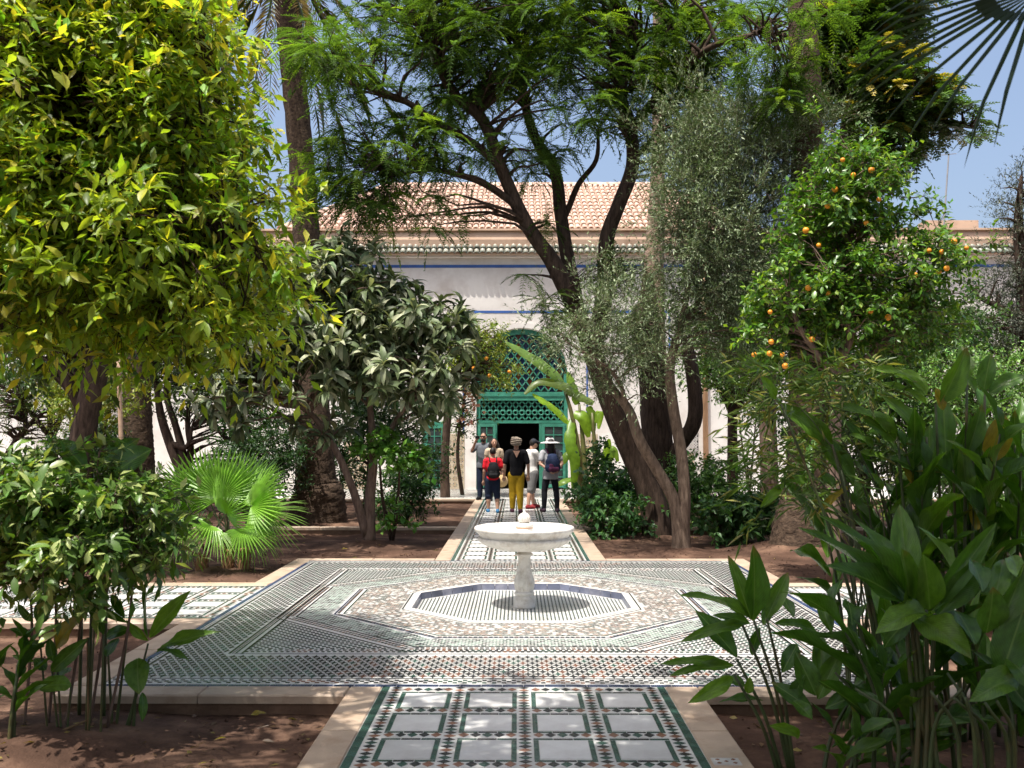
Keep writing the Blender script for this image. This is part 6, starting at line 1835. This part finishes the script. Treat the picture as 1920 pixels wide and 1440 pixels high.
def put_fan(root, me, hub, fwd, up, size):
    a = nrm(fwd); b = nrm(np.cross(up, a)); c = np.cross(a, b)
    o = link('fan_leaf', me, root)
    Mx = Matrix.Identity(4)
    for r in range(3):
        Mx[r][0] = a[r] * size; Mx[r][1] = b[r] * size; Mx[r][2] = c[r] * size; Mx[r][3] = hub[r]
    o.matrix_basis = Mx


FANS = [fan_mesh('fan_leaf', 38, 4.4, .52, .20, (.17, .34, .035), seed=1), fan_mesh('fan_leaf', 34, 3.8, .45, .5, (.15, .30, .035), seed=2), fan_mesh('fan_leaf', 32, 3.6, .4, .9, (.17, .29, .06), seed=3), fan_mesh('fan_leaf', 34, 4.2, .5, .3, (.08, .16, .04), seed=4)]
b0 = gnd(425, 1078); Yfp = b0[1]
fp = empty('fan_palm', b0, 'young sunlit fan palm with shaggy stems at the corner of the plaza', 'palm')
for k, (x, yt) in enumerate(((378, 1040), (425, 1030), (458, 1028))):
    g = gnd(x, 1080); t = at(x + (6 if k == 1 else 0), yt, g[1])
    mb = MB(); mb.tube([g - [0, 0, .1], (g + t) / 2, t], [.085, .075, .05], 12, steps=5, disp=palm_disp)
    for q in range(40):
        zz = random.random(); aa = random.uniform(0, 6.28); p = g * (1 - zz) + t * zz
        mb.tube([p + [.05 * math.cos(aa), .05 * math.sin(aa), 0], p + [.10 * math.cos(aa), .10 * math.sin(aa), .04 + random.uniform(0, .05)]], [.012, .003], 4)
    mb.build('trunk', bark_mat('shaggy_palm_bark', (.13, .065, .035), (.36, .20, .11)), fp, True)
fan_list = [(415, 932, .0, (0, -.05, 1), (0, -1, .15), .66, 0), (330, 955, -.1, (-.9, -.3, .15), (-.1, -.5, .9), .60, 2), (470, 950, -.1, (.65, -.2, .6), (-.5, -.8, .4), .62, 0), (455, 990, -.25, (.55, -.5, -.35), (.1, -.5, .8), .5, 1), (395, 985, -.3, (-.35, -.5, .1), (-.1, -.6, .8), .55, 1), (425, 965, -.2, (.15, -.5, .5), (0, -.8, .5), .55, 1),
            (370, 940, .3, (-.55, .2, .8), (.3, -.9, .3), .55, 1), (470, 925, .4, (.5, .3, .85), (-.3, -.9, .3), .6, 3), (430, 930, .5, (.1, .4, .9), (0, -.9, .4), .66, 3), (350, 990, -.2, (-.7, -.4, -.2), (0, -.4, .9), .5, 2), (470, 1000, -.1, (.7, -.3, -.3), (.1, -.4, .9), .45, 2), (385, 925, .1, (-.4, -.1, .9), (.2, -1, .2), .62, 0), (450, 930, .1, (.35, 0, .9), (-.2, -1, .2), .62, 1), (345, 930, .0, (-.8, -.1, .5), (.1, -.8, .6), .6, 1), (500, 965, .0, (.9, -.1, .3), (-.1, -.7, .7), .5, 2), (405, 1000, -.35, (-.1, -.7, -.1), (0, -.4, .9), .45, 2)]
for (x, y, d, fw, up_, s, m_) in fan_list:
    hub = at(x, y, Yfp + d); put_fan(fp, FANS[m_], hub, np.array(fw, float), np.array(up_, float), s * .98)
    mb = MB(); bb = at(random.choice((383, 428, 456)), 1032, Yfp); mb.tube([bb, (bb + hub) / 2 + [0, 0, .06], hub + nrm(fw) * .03], [.014, .010, .008], 6, steps=4)
    mb.build('leaf_stalk', M_STEM, fp, True)

# near fan palm whose leaf hangs into the top right corner
tb = np.array([2.75, 3.1, GZ])
fn = empty('fan_palm', tb, 'fan palm leaf hanging into the top right corner of the view', 'palm')
top = np.array([2.7, 3.1, 3.15])
mb = MB(); mb.tube([tb - [0, 0, .1], tb + [0, 0, 1.5], top], [.17, .13, .12], 16, steps=14, disp=palm_disp); mb.build('trunk', M_BARK_PALM, fn, True)
near_f = fan_mesh('fan_leaf', 30, 4.6, .19, .42, (.035, .060, .028), seed=9)
hub = at(1950, -20, 3.2)
put_fan(fn, near_f, hub, np.array([-.80, .12, -.50]), np.array([-.35, -.75, .55]), .70)
mb = MB(); mb.tube([top, (top + hub) / 2 + [0, 0, .08], hub], [.016, .012, .010], 6, steps=4); mb.build('leaf_stalk', M_BARK_PALE, fn, True)
for k in range(12):
    az = k * 2.4; el = random.uniform(.15, 1.2)
    dv = np.array([math.cos(az) * math.cos(el), math.sin(az) * math.cos(el), math.sin(el)])
    if dv[0] < -.3 and dv[2] < .75: continue
    hb = top + dv * .8
    put_fan(fn, near_f, hb, dv + [0, 0, -.3], np.array([0, 0, 1.0]) + dv * .2, .62)
    mb = MB(); mb.tube([top, hb], [.015, .010], 6); mb.build('leaf_stalk', M_STEM, fn, True)

# date palm seedling fronds at the left
sp_ = empty('palm_seedling', gnd(255, 985), 'young feather palm with upright grey-green fronds before the dark palm trunk', 'palm')
bb = gnd(250, 990); n_ = 9
D = nrm(np.stack([rng.uniform(-.35, .4, n_), rng.uniform(-.3, .1, n_), np.ones(n_)], 1))
A = fronds(np.tile(bb, (n_, 1)), D, rng.uniform(1.3, 1.9, n_), 34, .22, .30, .016, .6, hang=.0, col=(.09, .14, .06), up=np.array([0, -1.0, .2]))
leaf_np('fronds', *A, T_LO, L_PALM, sp_)

# ================================================================== banana plant
Ybn = 23.4
def z1(x, y): return 780 + x / 3.2717, 560 + y / 3.2717
bn = empty('banana_plant', gnd(1090, 945), 'sunlit banana plant with long torn leaves beside the palace door', 'plant')
def banana_leaf(pts, w, face=(0, -1, .25), notch=8, col=(.12, .21, .035)):
    P, _ = catmull([at(*z1(x, y), Ybn + d) for x, y, d in pts], np.ones(len(pts)), 6)
    m = len(P)
    Tn = nrm(np.gradient(P, axis=0)); S = nrm(np.cross(Tn, np.array(face, float))); N_ = np.cross(S, Tn)
    V, T = [], []
    for i in range(m):
        u = i / (m - 1)
        ww = w / 3.2717 / F * Ybn * .5 * (math.sin(math.pi * (.06 + .90 * u) ** .8)) ** .6
        if i % 4 == 3 and random.random() < .6: ww *= random.uniform(.72, .95)
        V += [P[i] - S[i] * ww - N_[i] * ww * .25 * (1 + .3 * math.sin(i)), P[i] - S[i] * ww * .5 + N_[i] * .01, P[i] - N_[i] * .0 + [0, 0, 0], P[i] + S[i] * ww * .5 + N_[i] * .01, P[i] + S[i] * ww - N_[i] * ww * .25 * (1 + .3 * math.cos(i))]
    for i in range(m - 1):
        for k in range(4):
            a = i * 5 + k; T += [(a, a + 5, a + 6), (a, a + 6, a + 1)]
    me = mesh_np('leaf', np.array(V), np.array(T), L_BANANA, True, np.tile(np.array(col) * random.uniform(.85, 1.2), (len(V), 1)))
    link('leaf', me, bn)
banana_leaf([(905, 520, 0), (830, 440, -.1), (700, 350, -.2), (555, 268, -.2)], 95, (.2, -.7, .7), col=(.11, .19, .05))
banana_leaf([(1090, 640, 0), (990, 590, 0), (900, 530, -.1), (760, 508, -.2), (665, 585, -.3)], 75, (0, -.8, .6), col=(.13, .19, .06))
banana_leaf([(935, 760, 0), (860, 680, -.1), (790, 630, -.2), (715, 585, -.2)], 70, (0, -.6, .8), col=(.17, .30, .03))
banana_leaf([(960, 740, 0), (945, 870, -.3), (975, 1000, -.35), (965, 1175, -.3)], 74, (0, -1, .1), col=(.16, .29, .03))
banana_leaf([(970, 700, 0), (1030, 730, -.1), (1060, 850, -.1)], 85, (.2, -.9, .4), col=(.20, .34, .03))
banana_leaf([(980, 960, 0), (930, 955, -.1), (885, 1030, -.1)], 60, (0, -.7, .7)); banana_leaf([(1010, 960, 0), (1050, 925, 0), (1110, 940, -.1)], 50, (0, -.5, .8)); banana_leaf([(1150, 1040, 0), (1170, 950, 0), (1185, 860, 0)], 60, (0, -1, .2), col=(.2, .34, .03))
banana_leaf([(1120, 1010, 0), (1150, 985, -.1), (1200, 1060, -.1)], 55, (0, -.6, .8)); banana_leaf([(1190, 1000, 0), (1210, 920, 0), (1240, 1000, 0)], 50, (0, -.9, .4)); banana_leaf([(990, 650, 0), (960, 540, 0), (930, 450, .1)], 60, (0, -1, .2)); banana_leaf([(960, 1100, 0), (900, 1120, -.1), (860, 1150, -.1)], 55, (0, -.5, .8)); banana_leaf([(1060, 660, 0), (1080, 720, 0), (1090, 830, 0)], 60, (.2, -1, .2)); banana_leaf([(1100, 760, 0), (1130, 700, 0), (1120, 800, -.1)], 50, (0, -1, .2), col=(.2, .33, .03))
for lst in ([(1010, 1280), (1000, 1000), (960, 730), (900, 520)], [(1040, 1270), (1030, 950), (1000, 640)], [(1080, 1270), (1100, 1000), (1080, 700)], [(1150, 1250), (1155, 1050)]):
    P = [at(*z1(x, y), Ybn) for x, y in lst]; P[0][2] = GZ
    mb = MB(); mb.tube(P, np.linspace(.11, .03, len(P)), 10, steps=4); mb.build('stem', mat('banana_stem', (.11, .115, .035), .5, .3, 6, c2=(.09, .045, .02), c2_amt=.6, c2_scale=4), bn, True)

# ================================================================== people
SKIN = mat('skin', (.46, .27, .19), .55, .08, 6); SKIN_D = mat('tanned_skin', (.36, .20, .135), .55, .08, 6)
def cloth(name, c, v=.15): return mat(name, c, .85, v, 5, bump=.25, bscale=25, spec=.15)


def blob(caps, name, m, parent, voxel=.012, sm=4):
    """tapered limbs and ellipsoids merged into one skin"""
    mb = MB()
    for c in caps:
        if c[0] == 'e':                                   # ellipsoid: centre, radii, optional yaw
            _, p, r = c[:3]
            pr = [(math.sin(math.pi * i / 10), -math.cos(math.pi * i / 10)) for i in range(11)]
            V = []
            for (rr_, zz) in pr:
                for k in range(14):
                    t = 2 * math.pi * k / 14; V.append((p[0] + r[0] * rr_ * math.cos(t), p[1] + r[1] * rr_ * math.sin(t), p[2] + r[2] * zz))
            Q = [(i * 14 + k, i * 14 + (k + 1) % 14, (i + 1) * 14 + (k + 1) % 14, (i + 1) * 14 + k) for i in range(10) for k in range(14)]
            mb.add(V, Q=Q)
        elif c[0] == 'l':                                 # loft of elliptical rings: list of (frame point, x-axis, y-axis)
            V = []
            for q, ux, uy in c[1]:
                for k in range(20):
                    t = 2 * math.pi * k / 20
                    cx, sx_ = math.cos(t), math.sin(t)
                    f = (abs(cx) ** 2.6 + abs(sx_) ** 2.6) ** (-1 / 2.6)
                    V.append(q + ux * cx * f + uy * sx_ * f)
            nr_ = len(c[1])
            Q = [(i * 20 + k, i * 20 + (k + 1) % 20, (i + 1) * 20 + (k + 1) % 20, (i + 1) * 20 + k) for i in range(nr_ - 1) for k in range(20)]
            mb.add(V, Q=Q, NG=[tuple(range(19, -1, -1)), tuple(range((nr_ - 1) * 20, nr_ * 20))])
        else:
            P, rr_ = c
            P = [np.asarray(q, float) for q in P]
            mb.tube(P, rr_, 12, True, 3)
            for q, r in zip(P, np.broadcast_to(rr_, (len(P),))):
                V, Q = [], []
                for i in range(7):
                    for k in range(10):
                        t = 2 * math.pi * k / 10; s, co = math.sin(math.pi * i / 6), -math.cos(math.pi * i / 6)
                        V.append((q[0] + r * s * math.cos(t), q[1] + r * s * math.sin(t), q[2] + r * co))
                Q = [(i * 10 + k, i * 10 + (k + 1) % 10, (i + 1) * 10 + (k + 1) % 10, (i + 1) * 10 + k) for i in range(6) for k in range(10)]
                mb.add(V, Q=Q)
    o = mb.build(name, m, parent, True)
    md = o.modifiers.new('merge', 'REMESH'); md.mode = 'VOXEL'; md.voxel_size = voxel; md.use_smooth_shade = True
    if sm:
        s = o.modifiers.new('soften', 'SMOOTH'); s.iterations = sm; s.factor = .5
    return o


class Person:
    def __init__(self, px, py, label, H, yaw, skin=SKIN, female=False):
        g = gnd(px, py, 0.0)
        self.g, self.H, self.yaw, self.sk = g, H, yaw, skin
        self.root = empty('person', g, label, 'person')
        self.w = .92 if female else 1.0

    def p(self, x, y, z):
        """local: x to the person's right, y forward, z up, in body heights"""
        c, s = math.cos(self.yaw), math.sin(self.yaw)
        x, y, z = x * self.H, y * self.H, z * self.H
        return self.g + np.array([x * c - y * s, x * s + y * c, z])

    def ring(self, z, rx, ry, y=0.0, x=0.0):
        c, s = math.cos(self.yaw), math.sin(self.yaw)
        return (self.p(x, y, z), np.array([c, s, 0]) * rx * self.H, np.array([-s, c, 0]) * ry * self.H)

    def L(self, lst): return [self.p(*q) for q in lst]

    def build(self, arms, legs, head=(0, .012, .93), lean=0.0):
        H, p = self.H, self.p
        self.arms, self.legs, self.head = arms, legs, head
        w = self.w
        caps = [('l', [self.ring(.47, .085 * w, .060), self.ring(.52, .092 * w, .066), self.ring(.60, .078 * w, .058), self.ring(.70, .092 * w, .064), self.ring(.78, .098 * w, .056), self.ring(.825, .05, .04)]),
                ([p(-.085 * w, 0, .80), p(.085 * w, 0, .80)], [.042 * H, .042 * H]), ([p(0, 0, .79), p(0, .006, .87)], [.034 * H, .032 * H]),
                ('e', p(*head), (.046 * H, .056 * H, .068 * H)), ('e', p(head[0], head[1] + .02, head[2] - .028), (.034 * H, .036 * H, .036 * H)),
                ([p(head[0], head[1] + .052, head[2] - .002), p(head[0], head[1] + .066, head[2] - .016)], [.007 * H, .010 * H])]
        for sx in (-1, 1): caps.append(('e', p(head[0] + sx * .046, head[1], head[2] - .006), (.008 * H, .012 * H, .018 * H)))
        for s, (sh, el, wr, hd) in arms.items():
            caps.append(([p(*sh), p(*el), p(*wr)], [.031 * H, .024 * H, .017 * H]))
            hv = np.array(hd) - np.array(wr); hv = hv / np.linalg.norm(hv)
            pm = np.array(wr) + hv * .03
            caps.append(([p(*wr), p(*pm)], [.016 * H, .022 * H]))
            side = np.cross(hv, (0, 1, 0)); side = side / max(1e-6, np.linalg.norm(side))
            for k, (o, ln) in enumerate(((-.018, .035), (-.006, .042), (.006, .040), (.017, .032))):
                b = pm + side * o + hv * .012
                caps.append(([p(*b), p(*(b + hv * ln * .55)), p(*(b + hv * ln + np.array([0, .012, 0])))], [.0075 * H, .007 * H, .0055 * H]))
            b = pm - side * .02
            caps.append(([p(*(np.array(wr) + hv * .012 - side * .012)), p(*(b + hv * .012 - side * .008)), p(*(b + hv * .03 - side * .006 + np.array([0, .01, 0])))], [.009 * H, .008 * H, .0065 * H]))
        for hip, kn, an, toe in legs:
            caps.append(([p(*hip), p(*kn), p(kn[0] * .6 + an[0] * .4, kn[1] * .6 + an[1] * .4 - .012, kn[2] * .6 + an[2] * .4), p(*an)], [.055 * H, .036 * H, .036 * H, .022 * H]))
            caps.append(([p(an[0], an[1] - .01, .022), p(*toe)], [.024 * H, .020 * H]))
        self.body = blob(caps, 'body', self.sk, self.root, .0105, 2)
        return self

    def shirt(self, m, sleeve=.75, hem=.50, flare=1.0, vneck=False):
        H, p, w = self.H, self.p, self.w
        caps = [('l', [self.ring(hem, .103 * w * flare, .077 * flare), self.ring(.53, .101 * w * flare, .077 * flare), self.ring(.60, .089 * w, .070), self.ring(.70, .102 * w, .074), self.ring(.78, .106 * w, .064), self.ring(.832, .05, .044)]), ([p(-.092 * w, 0, .797), p(.092 * w, 0, .797)], [.050 * H, .050 * H])]
        for s, (sh, el, wr, hd) in self.arms.items():
            e = np.array(sh) * (1 - sleeve) + np.array(el) * sleeve
            caps.append(([p(*sh), p(*e)], [.042 * H, .040 * H]))
        return blob(caps, 'shirt', m, self.root, .013, 3)

    def trousers(self, m, to=1.0, loose=1.12, name='trousers'):
        H, p, w = self.H, self.p, self.w
        caps = [('l', [self.ring(.455, .075 * w, .060), self.ring(.49, .098 * w, .073), self.ring(.54, .096 * w, .070), self.ring(.60, .083 * w, .063)])]
        for hip, kn, an, toe in self.legs:
            hip, kn, an = map(np.array, (hip, kn, an))
            if to > .5:
                e = kn + (an - kn) * (to - .5) * 2
                md_ = kn * .6 + e * .4 + np.array([0, -.010, 0])
                caps.append(([p(*hip), p(*kn), p(*md_), p(*e)], [.060 * H * loose, .044 * H * loose, .042 * H * loose, (.031 + .020 * (1 - to)) * H * loose]))
            else:
                e = hip + (kn - hip) * to * 2
                caps.append(([p(*hip), p(*e)], [.064 * H * loose, .056 * H * loose]))
        return blob(caps, name, m, self.root, .013, 3)

    def shoes(self, m):
        H, p = self.H, self.p
        for hip, kn, an, toe in self.legs:
            blob([([p(an[0], an[1] - .018, .026), p((an[0] + toe[0]) / 2, (an[1] + toe[1]) / 2, .028), p(toe[0], toe[1] + .008, .020)], [.028 * H, .029 * H, .024 * H]), ([p(an[0], an[1], .03), p(an[0], an[1], .05)], [.026 * H, .026 * H])], 'shoe', m, self.root, .010, 2)

    def hair(self, m, kind):
        H, p, h = self.H, self.p, self.head
        caps = [('e', p(h[0], h[1] - .012, h[2] + .016), (.050 * H, .056 * H, .062 * H))]
        if kind == 'long': caps += [([p(h[0], h[1] - .04, h[2] + .01), p(h[0], h[1] - .055, h[2] - .07), p(h[0], h[1] - .06, h[2] - .14)], [.046 * H, .056 * H, .040 * H])]
        if kind == 'curly': caps += [([p(h[0] + s * .04, h[1] - .02, h[2] + .01), p(h[0] + s * .058, h[1] - .02, h[2] - .05), p(h[0] + s * .06, h[1] - .01, h[2] - .11)], [.03 * H, .036 * H, .026 * H]) for s in (-1, 1)] + [([p(h[0], h[1] - .05, h[2] + .02), p(h[0], h[1] - .06, h[2] - .1)], [.04 * H, .045 * H])]
        return blob(caps, 'hair', m, self.root, .010, 1)


def backpack(P, m, m2, label, size=1.0, straps=True):
    H, p = P.H, P.p
    bp = empty('backpack', p(0, -.13, .6), label, 'backpack')
    blob([([p(-.045, -.118, .60), p(.045, -.118, .60)], [.058 * H * size] * 2), ([p(-.04, -.115, .67), p(.04, -.115, .67)], [.055 * H * size] * 2), ([p(-.025, -.108, .735), p(.025, -.108, .735)], [.045 * H * size] * 2), ('e', p(0, -.125, .645), (.085 * H * size, .06 * H * size, .11 * H * size))], 'bag', m, bp, .014, 3)
    blob([([p(-.04, -.16, .585), p(.04, -.16, .585)], [.034 * H * size] * 2), ([p(-.035, -.158, .63), p(.035, -.158, .63)], [.03 * H * size] * 2)], 'front_pocket', m2, bp, .012, 3)
    for s in (-1, 1):
        mb = MB(); mb.tube([p(s * .05, -.07, .79), p(s * .06, -.005, .852), p(s * .07, .065, .79), p(s * .075, .078, .70), p(s * .08, .0, .62), p(s * .07, -.09, .58)], .011 * H, 6, steps=4); mb.build('strap', m2, bp, True)
    return bp


def hanging(s, fw=0.0, out=.0):
    return ((s * .112, 0, .795), (s * (.135 + out), -.01 + fw * .3, .635), (s * (.14 + out), .02 + fw, .495), (s * (.138 + out), .03 + fw, .43))


def standing(dx=.0, fwd=(0, 0), w=.052):
    out = []
    for s, f in zip((-1, 1), fwd): out.append(((s * .048, 0, .50), (s * w * 1.05 + dx * .5, f * .55 + .008, .275), (s * w * 1.12 + dx, f, .045), (s * w * 1.3 + dx, f + .085, .018)))
    return out


BLACK = cloth('black_jersey', (.010, .010, .012)); MUST = cloth('mustard_cotton', (.40, .26, .018)); NAVY = cloth('navy_denim', (.015, .022, .045)); GREYT = cloth('grey_cotton', (.36, .36, .38)); GREYS = cloth('grey_shirt', (.13, .14, .16)); RED = cloth('red_jersey', (.62, .018, .03)); WHITE = cloth('white_cotton', (.62, .61, .58)); SHORTS = cloth('grey_shorts', (.15, .15, .15)); TAUPE = cloth('taupe_turban', (.40, .33, .26)); HATM = cloth('pale_grey_hat', (.52, .50, .50)); HAIRM = mat('dark_hair', (.014, .010, .008), .6, .3, 30); BEIGE = cloth('beige_cotton', (.48, .38, .28)); STRAW = cloth('straw', (.52, .38, .20)); REDSHOE = cloth('red_shoe', (.25, .035, .04)); BLUESHOE = cloth('blue_shoe', (.05, .17, .33)); PHONE = mat('phone_glass', (.01, .01, .012), .2, .1, 3)

# woman in the middle, seen from behind
a_ = Person(968, 961, 'person in black top, mustard trousers and taupe turban walking away', 1.62, 0.05, female=True)
a_.build({-1: hanging(-1, 0, .02), 1: hanging(1, .01, .025)}, standing(fwd=(.03, -.07), w=.045)).shirt(BLACK, .75, .49, 1.02); a_.trousers(MUST, .95, 1.12); a_.shoes(cloth('plum_shoe', (.08, .03, .05)))
h = a_.head
tb_ = blob([('e', a_.p(h[0], h[1] - .006, h[2] + .02), (.062 * 1.62, .066 * 1.62, .064 * 1.62))], 'turban', TAUPE, a_.root, .010, 1)
mb = MB()
for k in range(5): 
    z = h[2] - .018 + k * .019
    rr_ = .063 * math.sqrt(max(.1, 1 - ((z - h[2] - .02) / .068) ** 2)) + .004
    mb.tube([a_.p(h[0] + rr_ * math.cos(t), h[1] - .006 + rr_ * 1.05 * math.sin(t), z + .012 * math.sin(t + k)) for t in np.linspace(0, 2 * math.pi, 17)], .012 * 1.62, 6, cap=False)
mb.build('turban_fold', TAUPE, tb_, True)
# V of bare skin between the shoulder blades
vb = MB(); q = [a_.p(-.045, -.088, .825), a_.p(.045, -.088, .825), a_.p(0, -.106, .735)]; q2 = [a_.p(-.045, -.04, .825), a_.p(.045, -.04, .825), a_.p(0, -.04, .735)]
vb.add(q + q2, T=[(0, 2, 1), (3, 4, 5)], Q=[(0, 1, 4, 3), (1, 2, 5, 4), (2, 0, 3, 5)]); vb.build('bare_back', SKIN, a_.root)
# boy in red
b_ = Person(924, 961, 'person in red T-shirt and dark shorts walking away', 1.40, .1)
b_.build({-1: hanging(-1, .02), 1: ((.112, 0, .795), (.15, -.02, .66), (.135, .09, .60), (.11, .14, .60))}, standing(fwd=(.04, -.07), w=.06)).shirt(RED, .6, .50); b_.trousers(NAVY, .62, 1.2, 'shorts'); b_.shoes(BLUESHOE); b_.hair(HAIRM, 'short')
backpack(b_, BLACK, cloth('black_pocket', (.022, .022, .024)), 'black backpack with hanging straps on the red T-shirt', 1.1)
# person in white T-shirt, turned right
c_ = Person(997, 953, 'person in white T-shirt, grey shorts and dark cap looking at a phone', 1.60, -1.05)
c_.build({-1: ((-.112, 0, .795), (-.13, .06, .66), (-.06, .19, .69), (-.05, .235, .70)), 1: ((.112, 0, .795), (.12, .08, .66), (.05, .21, .66), (.03, .255, .67))}, standing(fwd=(.07, -.10), w=.06), head=(0, .035, .92)).shirt(WHITE, .7, .48, 1.08); c_.trousers(SHORTS, .56, 1.3, 'shorts'); c_.shoes(REDSHOE); c_.hair(HAIRM, 'short')
h = c_.head
cp = blob([('e', c_.p(h[0], h[1] - .004, h[2] + .028), (.054 * 1.6, .060 * 1.6, .052 * 1.6)), ([c_.p(h[0] - .02, h[1] + .06, h[2] + .026), c_.p(h[0] + .02, h[1] + .06, h[2] + .026)], [.012, .012]), ([c_.p(h[0], h[1] + .04, h[2] + .028), c_.p(h[0], h[1] + .095, h[2] + .018)], [.045, .03])], 'cap', cloth('charcoal_cap', (.03, .032, .04)), c_.root, .010, 1)
# woman with the wide hat
d_ = Person(1032, 960, 'person in wide pale hat, grey tunic and black leggings, hands behind', 1.62, .25, female=True)
d_.build({-1: ((-.108, 0, .795), (-.15, -.03, .65), (-.05, -.125, .555), (.0, -.15, .545)), 1: ((.108, 0, .795), (.15, -.05, .65), (.07, -.125, .555), (.02, -.155, .55))}, standing(fwd=(.02, -.04), w=.075)).shirt(GREYT, .6, .44, 1.12); d_.trousers(cloth('black_leggings', (.014, .015, .020)), 1.0, .95, 'leggings'); d_.shoes(cloth('dark_plum_shoe', (.05, .03, .045))); d_.hair(HAIRM, 'long')
h = d_.head
hb_ = MB(); cc = d_.p(h[0], h[1], h[2])
hb_.lathe([(.0, .115), (.05, .113), (.082, .10), (.092, .075), (.096, .035), (.100, .028), (.15, .022), (.20, .010), (.225, -.008), (.222, -.012), (.19, .0), (.14, .012), (.09, .018)], 28, cc)
hat = hb_.build('hat', HATM, d_.root, True)
MB().lathe([(.0975, .03), (.0985, .04), (.0965, .05)], 28, cc).build('hat_ribbon', cloth('taupe_ribbon', (.25, .23, .23)), hat, True)
backpack(d_, cloth('navy_nylon', (.02, .03, .07)), cloth('purple_pocket', (.10, .03, .07)), 'navy backpack worn over the grey tunic', 1.15)
# man taking a picture, facing the camera
e_ = Person(907, 937, 'bearded person in grey shirt and jeans taking a picture by the door', 1.75, math.pi - .25, SKIN_D)
e_.build({1: ((.112, 0, .795), (.17, .05, .72), (.07, .17, .88), (.035, .19, .925)), -1: hanging(-1, .02)}, standing(fwd=(.0, .02), w=.05)).shirt(GREYS, .8, .47, 1.06); e_.trousers(NAVY, 1.0, 1.1); e_.shoes(BLACK); e_.hair(HAIRM, 'short')
h = e_.head
blob([('e', e_.p(h[0], h[1] + .032, h[2] - .045), (.04 * 1.75, .034 * 1.75, .026 * 1.75))], 'beard', HAIRM, e_.root, .010, 1)
mb = MB(); mb.bar(e_.p(-.04, h[1] + .058, h[2] + .008), e_.p(.04, h[1] + .058, h[2] + .008), .02, .03); mb.build('sunglasses', PHONE, e_.root)
mb = MB(); mb.bar(e_.p(.005, .215, .925), e_.p(.07, .215, .93), .075, .012, up=(0, 1, 0)); tag(mb.build('phone', PHONE, None), 'black phone held up by the bearded person', 'phone')
# woman with curly hair
f_ = Person(926, 939, 'person with long curly dark hair facing the camera behind the red T-shirt', 1.60, math.pi + .2, SKIN_D, True)
f_.build({-1: hanging(-1, .03, .01), 1: ((.108, 0, .795), (.14, .0, .645), (.10, .09, .56), (.08, .13, .53))}, standing(w=.045)).shirt(BEIGE, .4, .49, 1.0); f_.trousers(BLACK, 1.0, 1.05); f_.shoes(BLACK); f_.hair(HAIRM, 'curly')
mb = MB(); mb.lathe([(0, .03), (.06, .028), (.08, .01), (.085, -.02), (.15, -.03), (.15, -.036), (.08, -.03)], 24); V = np.concatenate(mb.v); V = V[:, [0, 2, 1]] * [1, -1, 1] + at(941, 902, 22.6)
ho = link('straw_hat', mesh_np('straw_hat', V, np.concatenate(mb.q), STRAW, True)); tag(ho, 'tan straw hat held at the hip beside the red T-shirt', 'hat')
for sx, ss in ((-.018, 1), (.018, 1)):
    for P_ in (e_, f_):
        h = P_.head; blob([('e', P_.p(h[0] + sx, h[1] + .052, h[2] + .006), (.012, .012, .009))], 'eye', mat('eye_dark', (.02, .015, .012), .3, .1, 3), P_.root, .005, 0)
for P_ in (e_, f_):
    h = P_.head; blob([([P_.p(h[0] - .014, h[1] + .052, h[2] - .036), P_.p(h[0] + .014, h[1] + .052, h[2] - .036)], [.007, .007])], 'mouth', mat('lip', (.30, .10, .09), .5, .1, 3), P_.root, .004, 0)

# fallen leaves on the soil
for k, (x, y, c, lb) in enumerate(((325, 1326, 3, 'small curled green leaf fallen on the soil near the plaza kerb'), (470, 1341, 4, 'yellow fallen leaf lying on bare soil left of the front path'), (1300, 1010, 4, 'yellow leaf fallen at the foot of the olive'), (640, 1030, 4, 'dry leaf on the soil beside the loquat stems'))):
    g = gnd(x, y, GZ + .03); fl = empty('fallen_leaf', g, lb, 'leaf'); put_leaf(fl, g, g + [.09, .03, .004], .035, (0, -.3, 1), 1, c, 'blade')
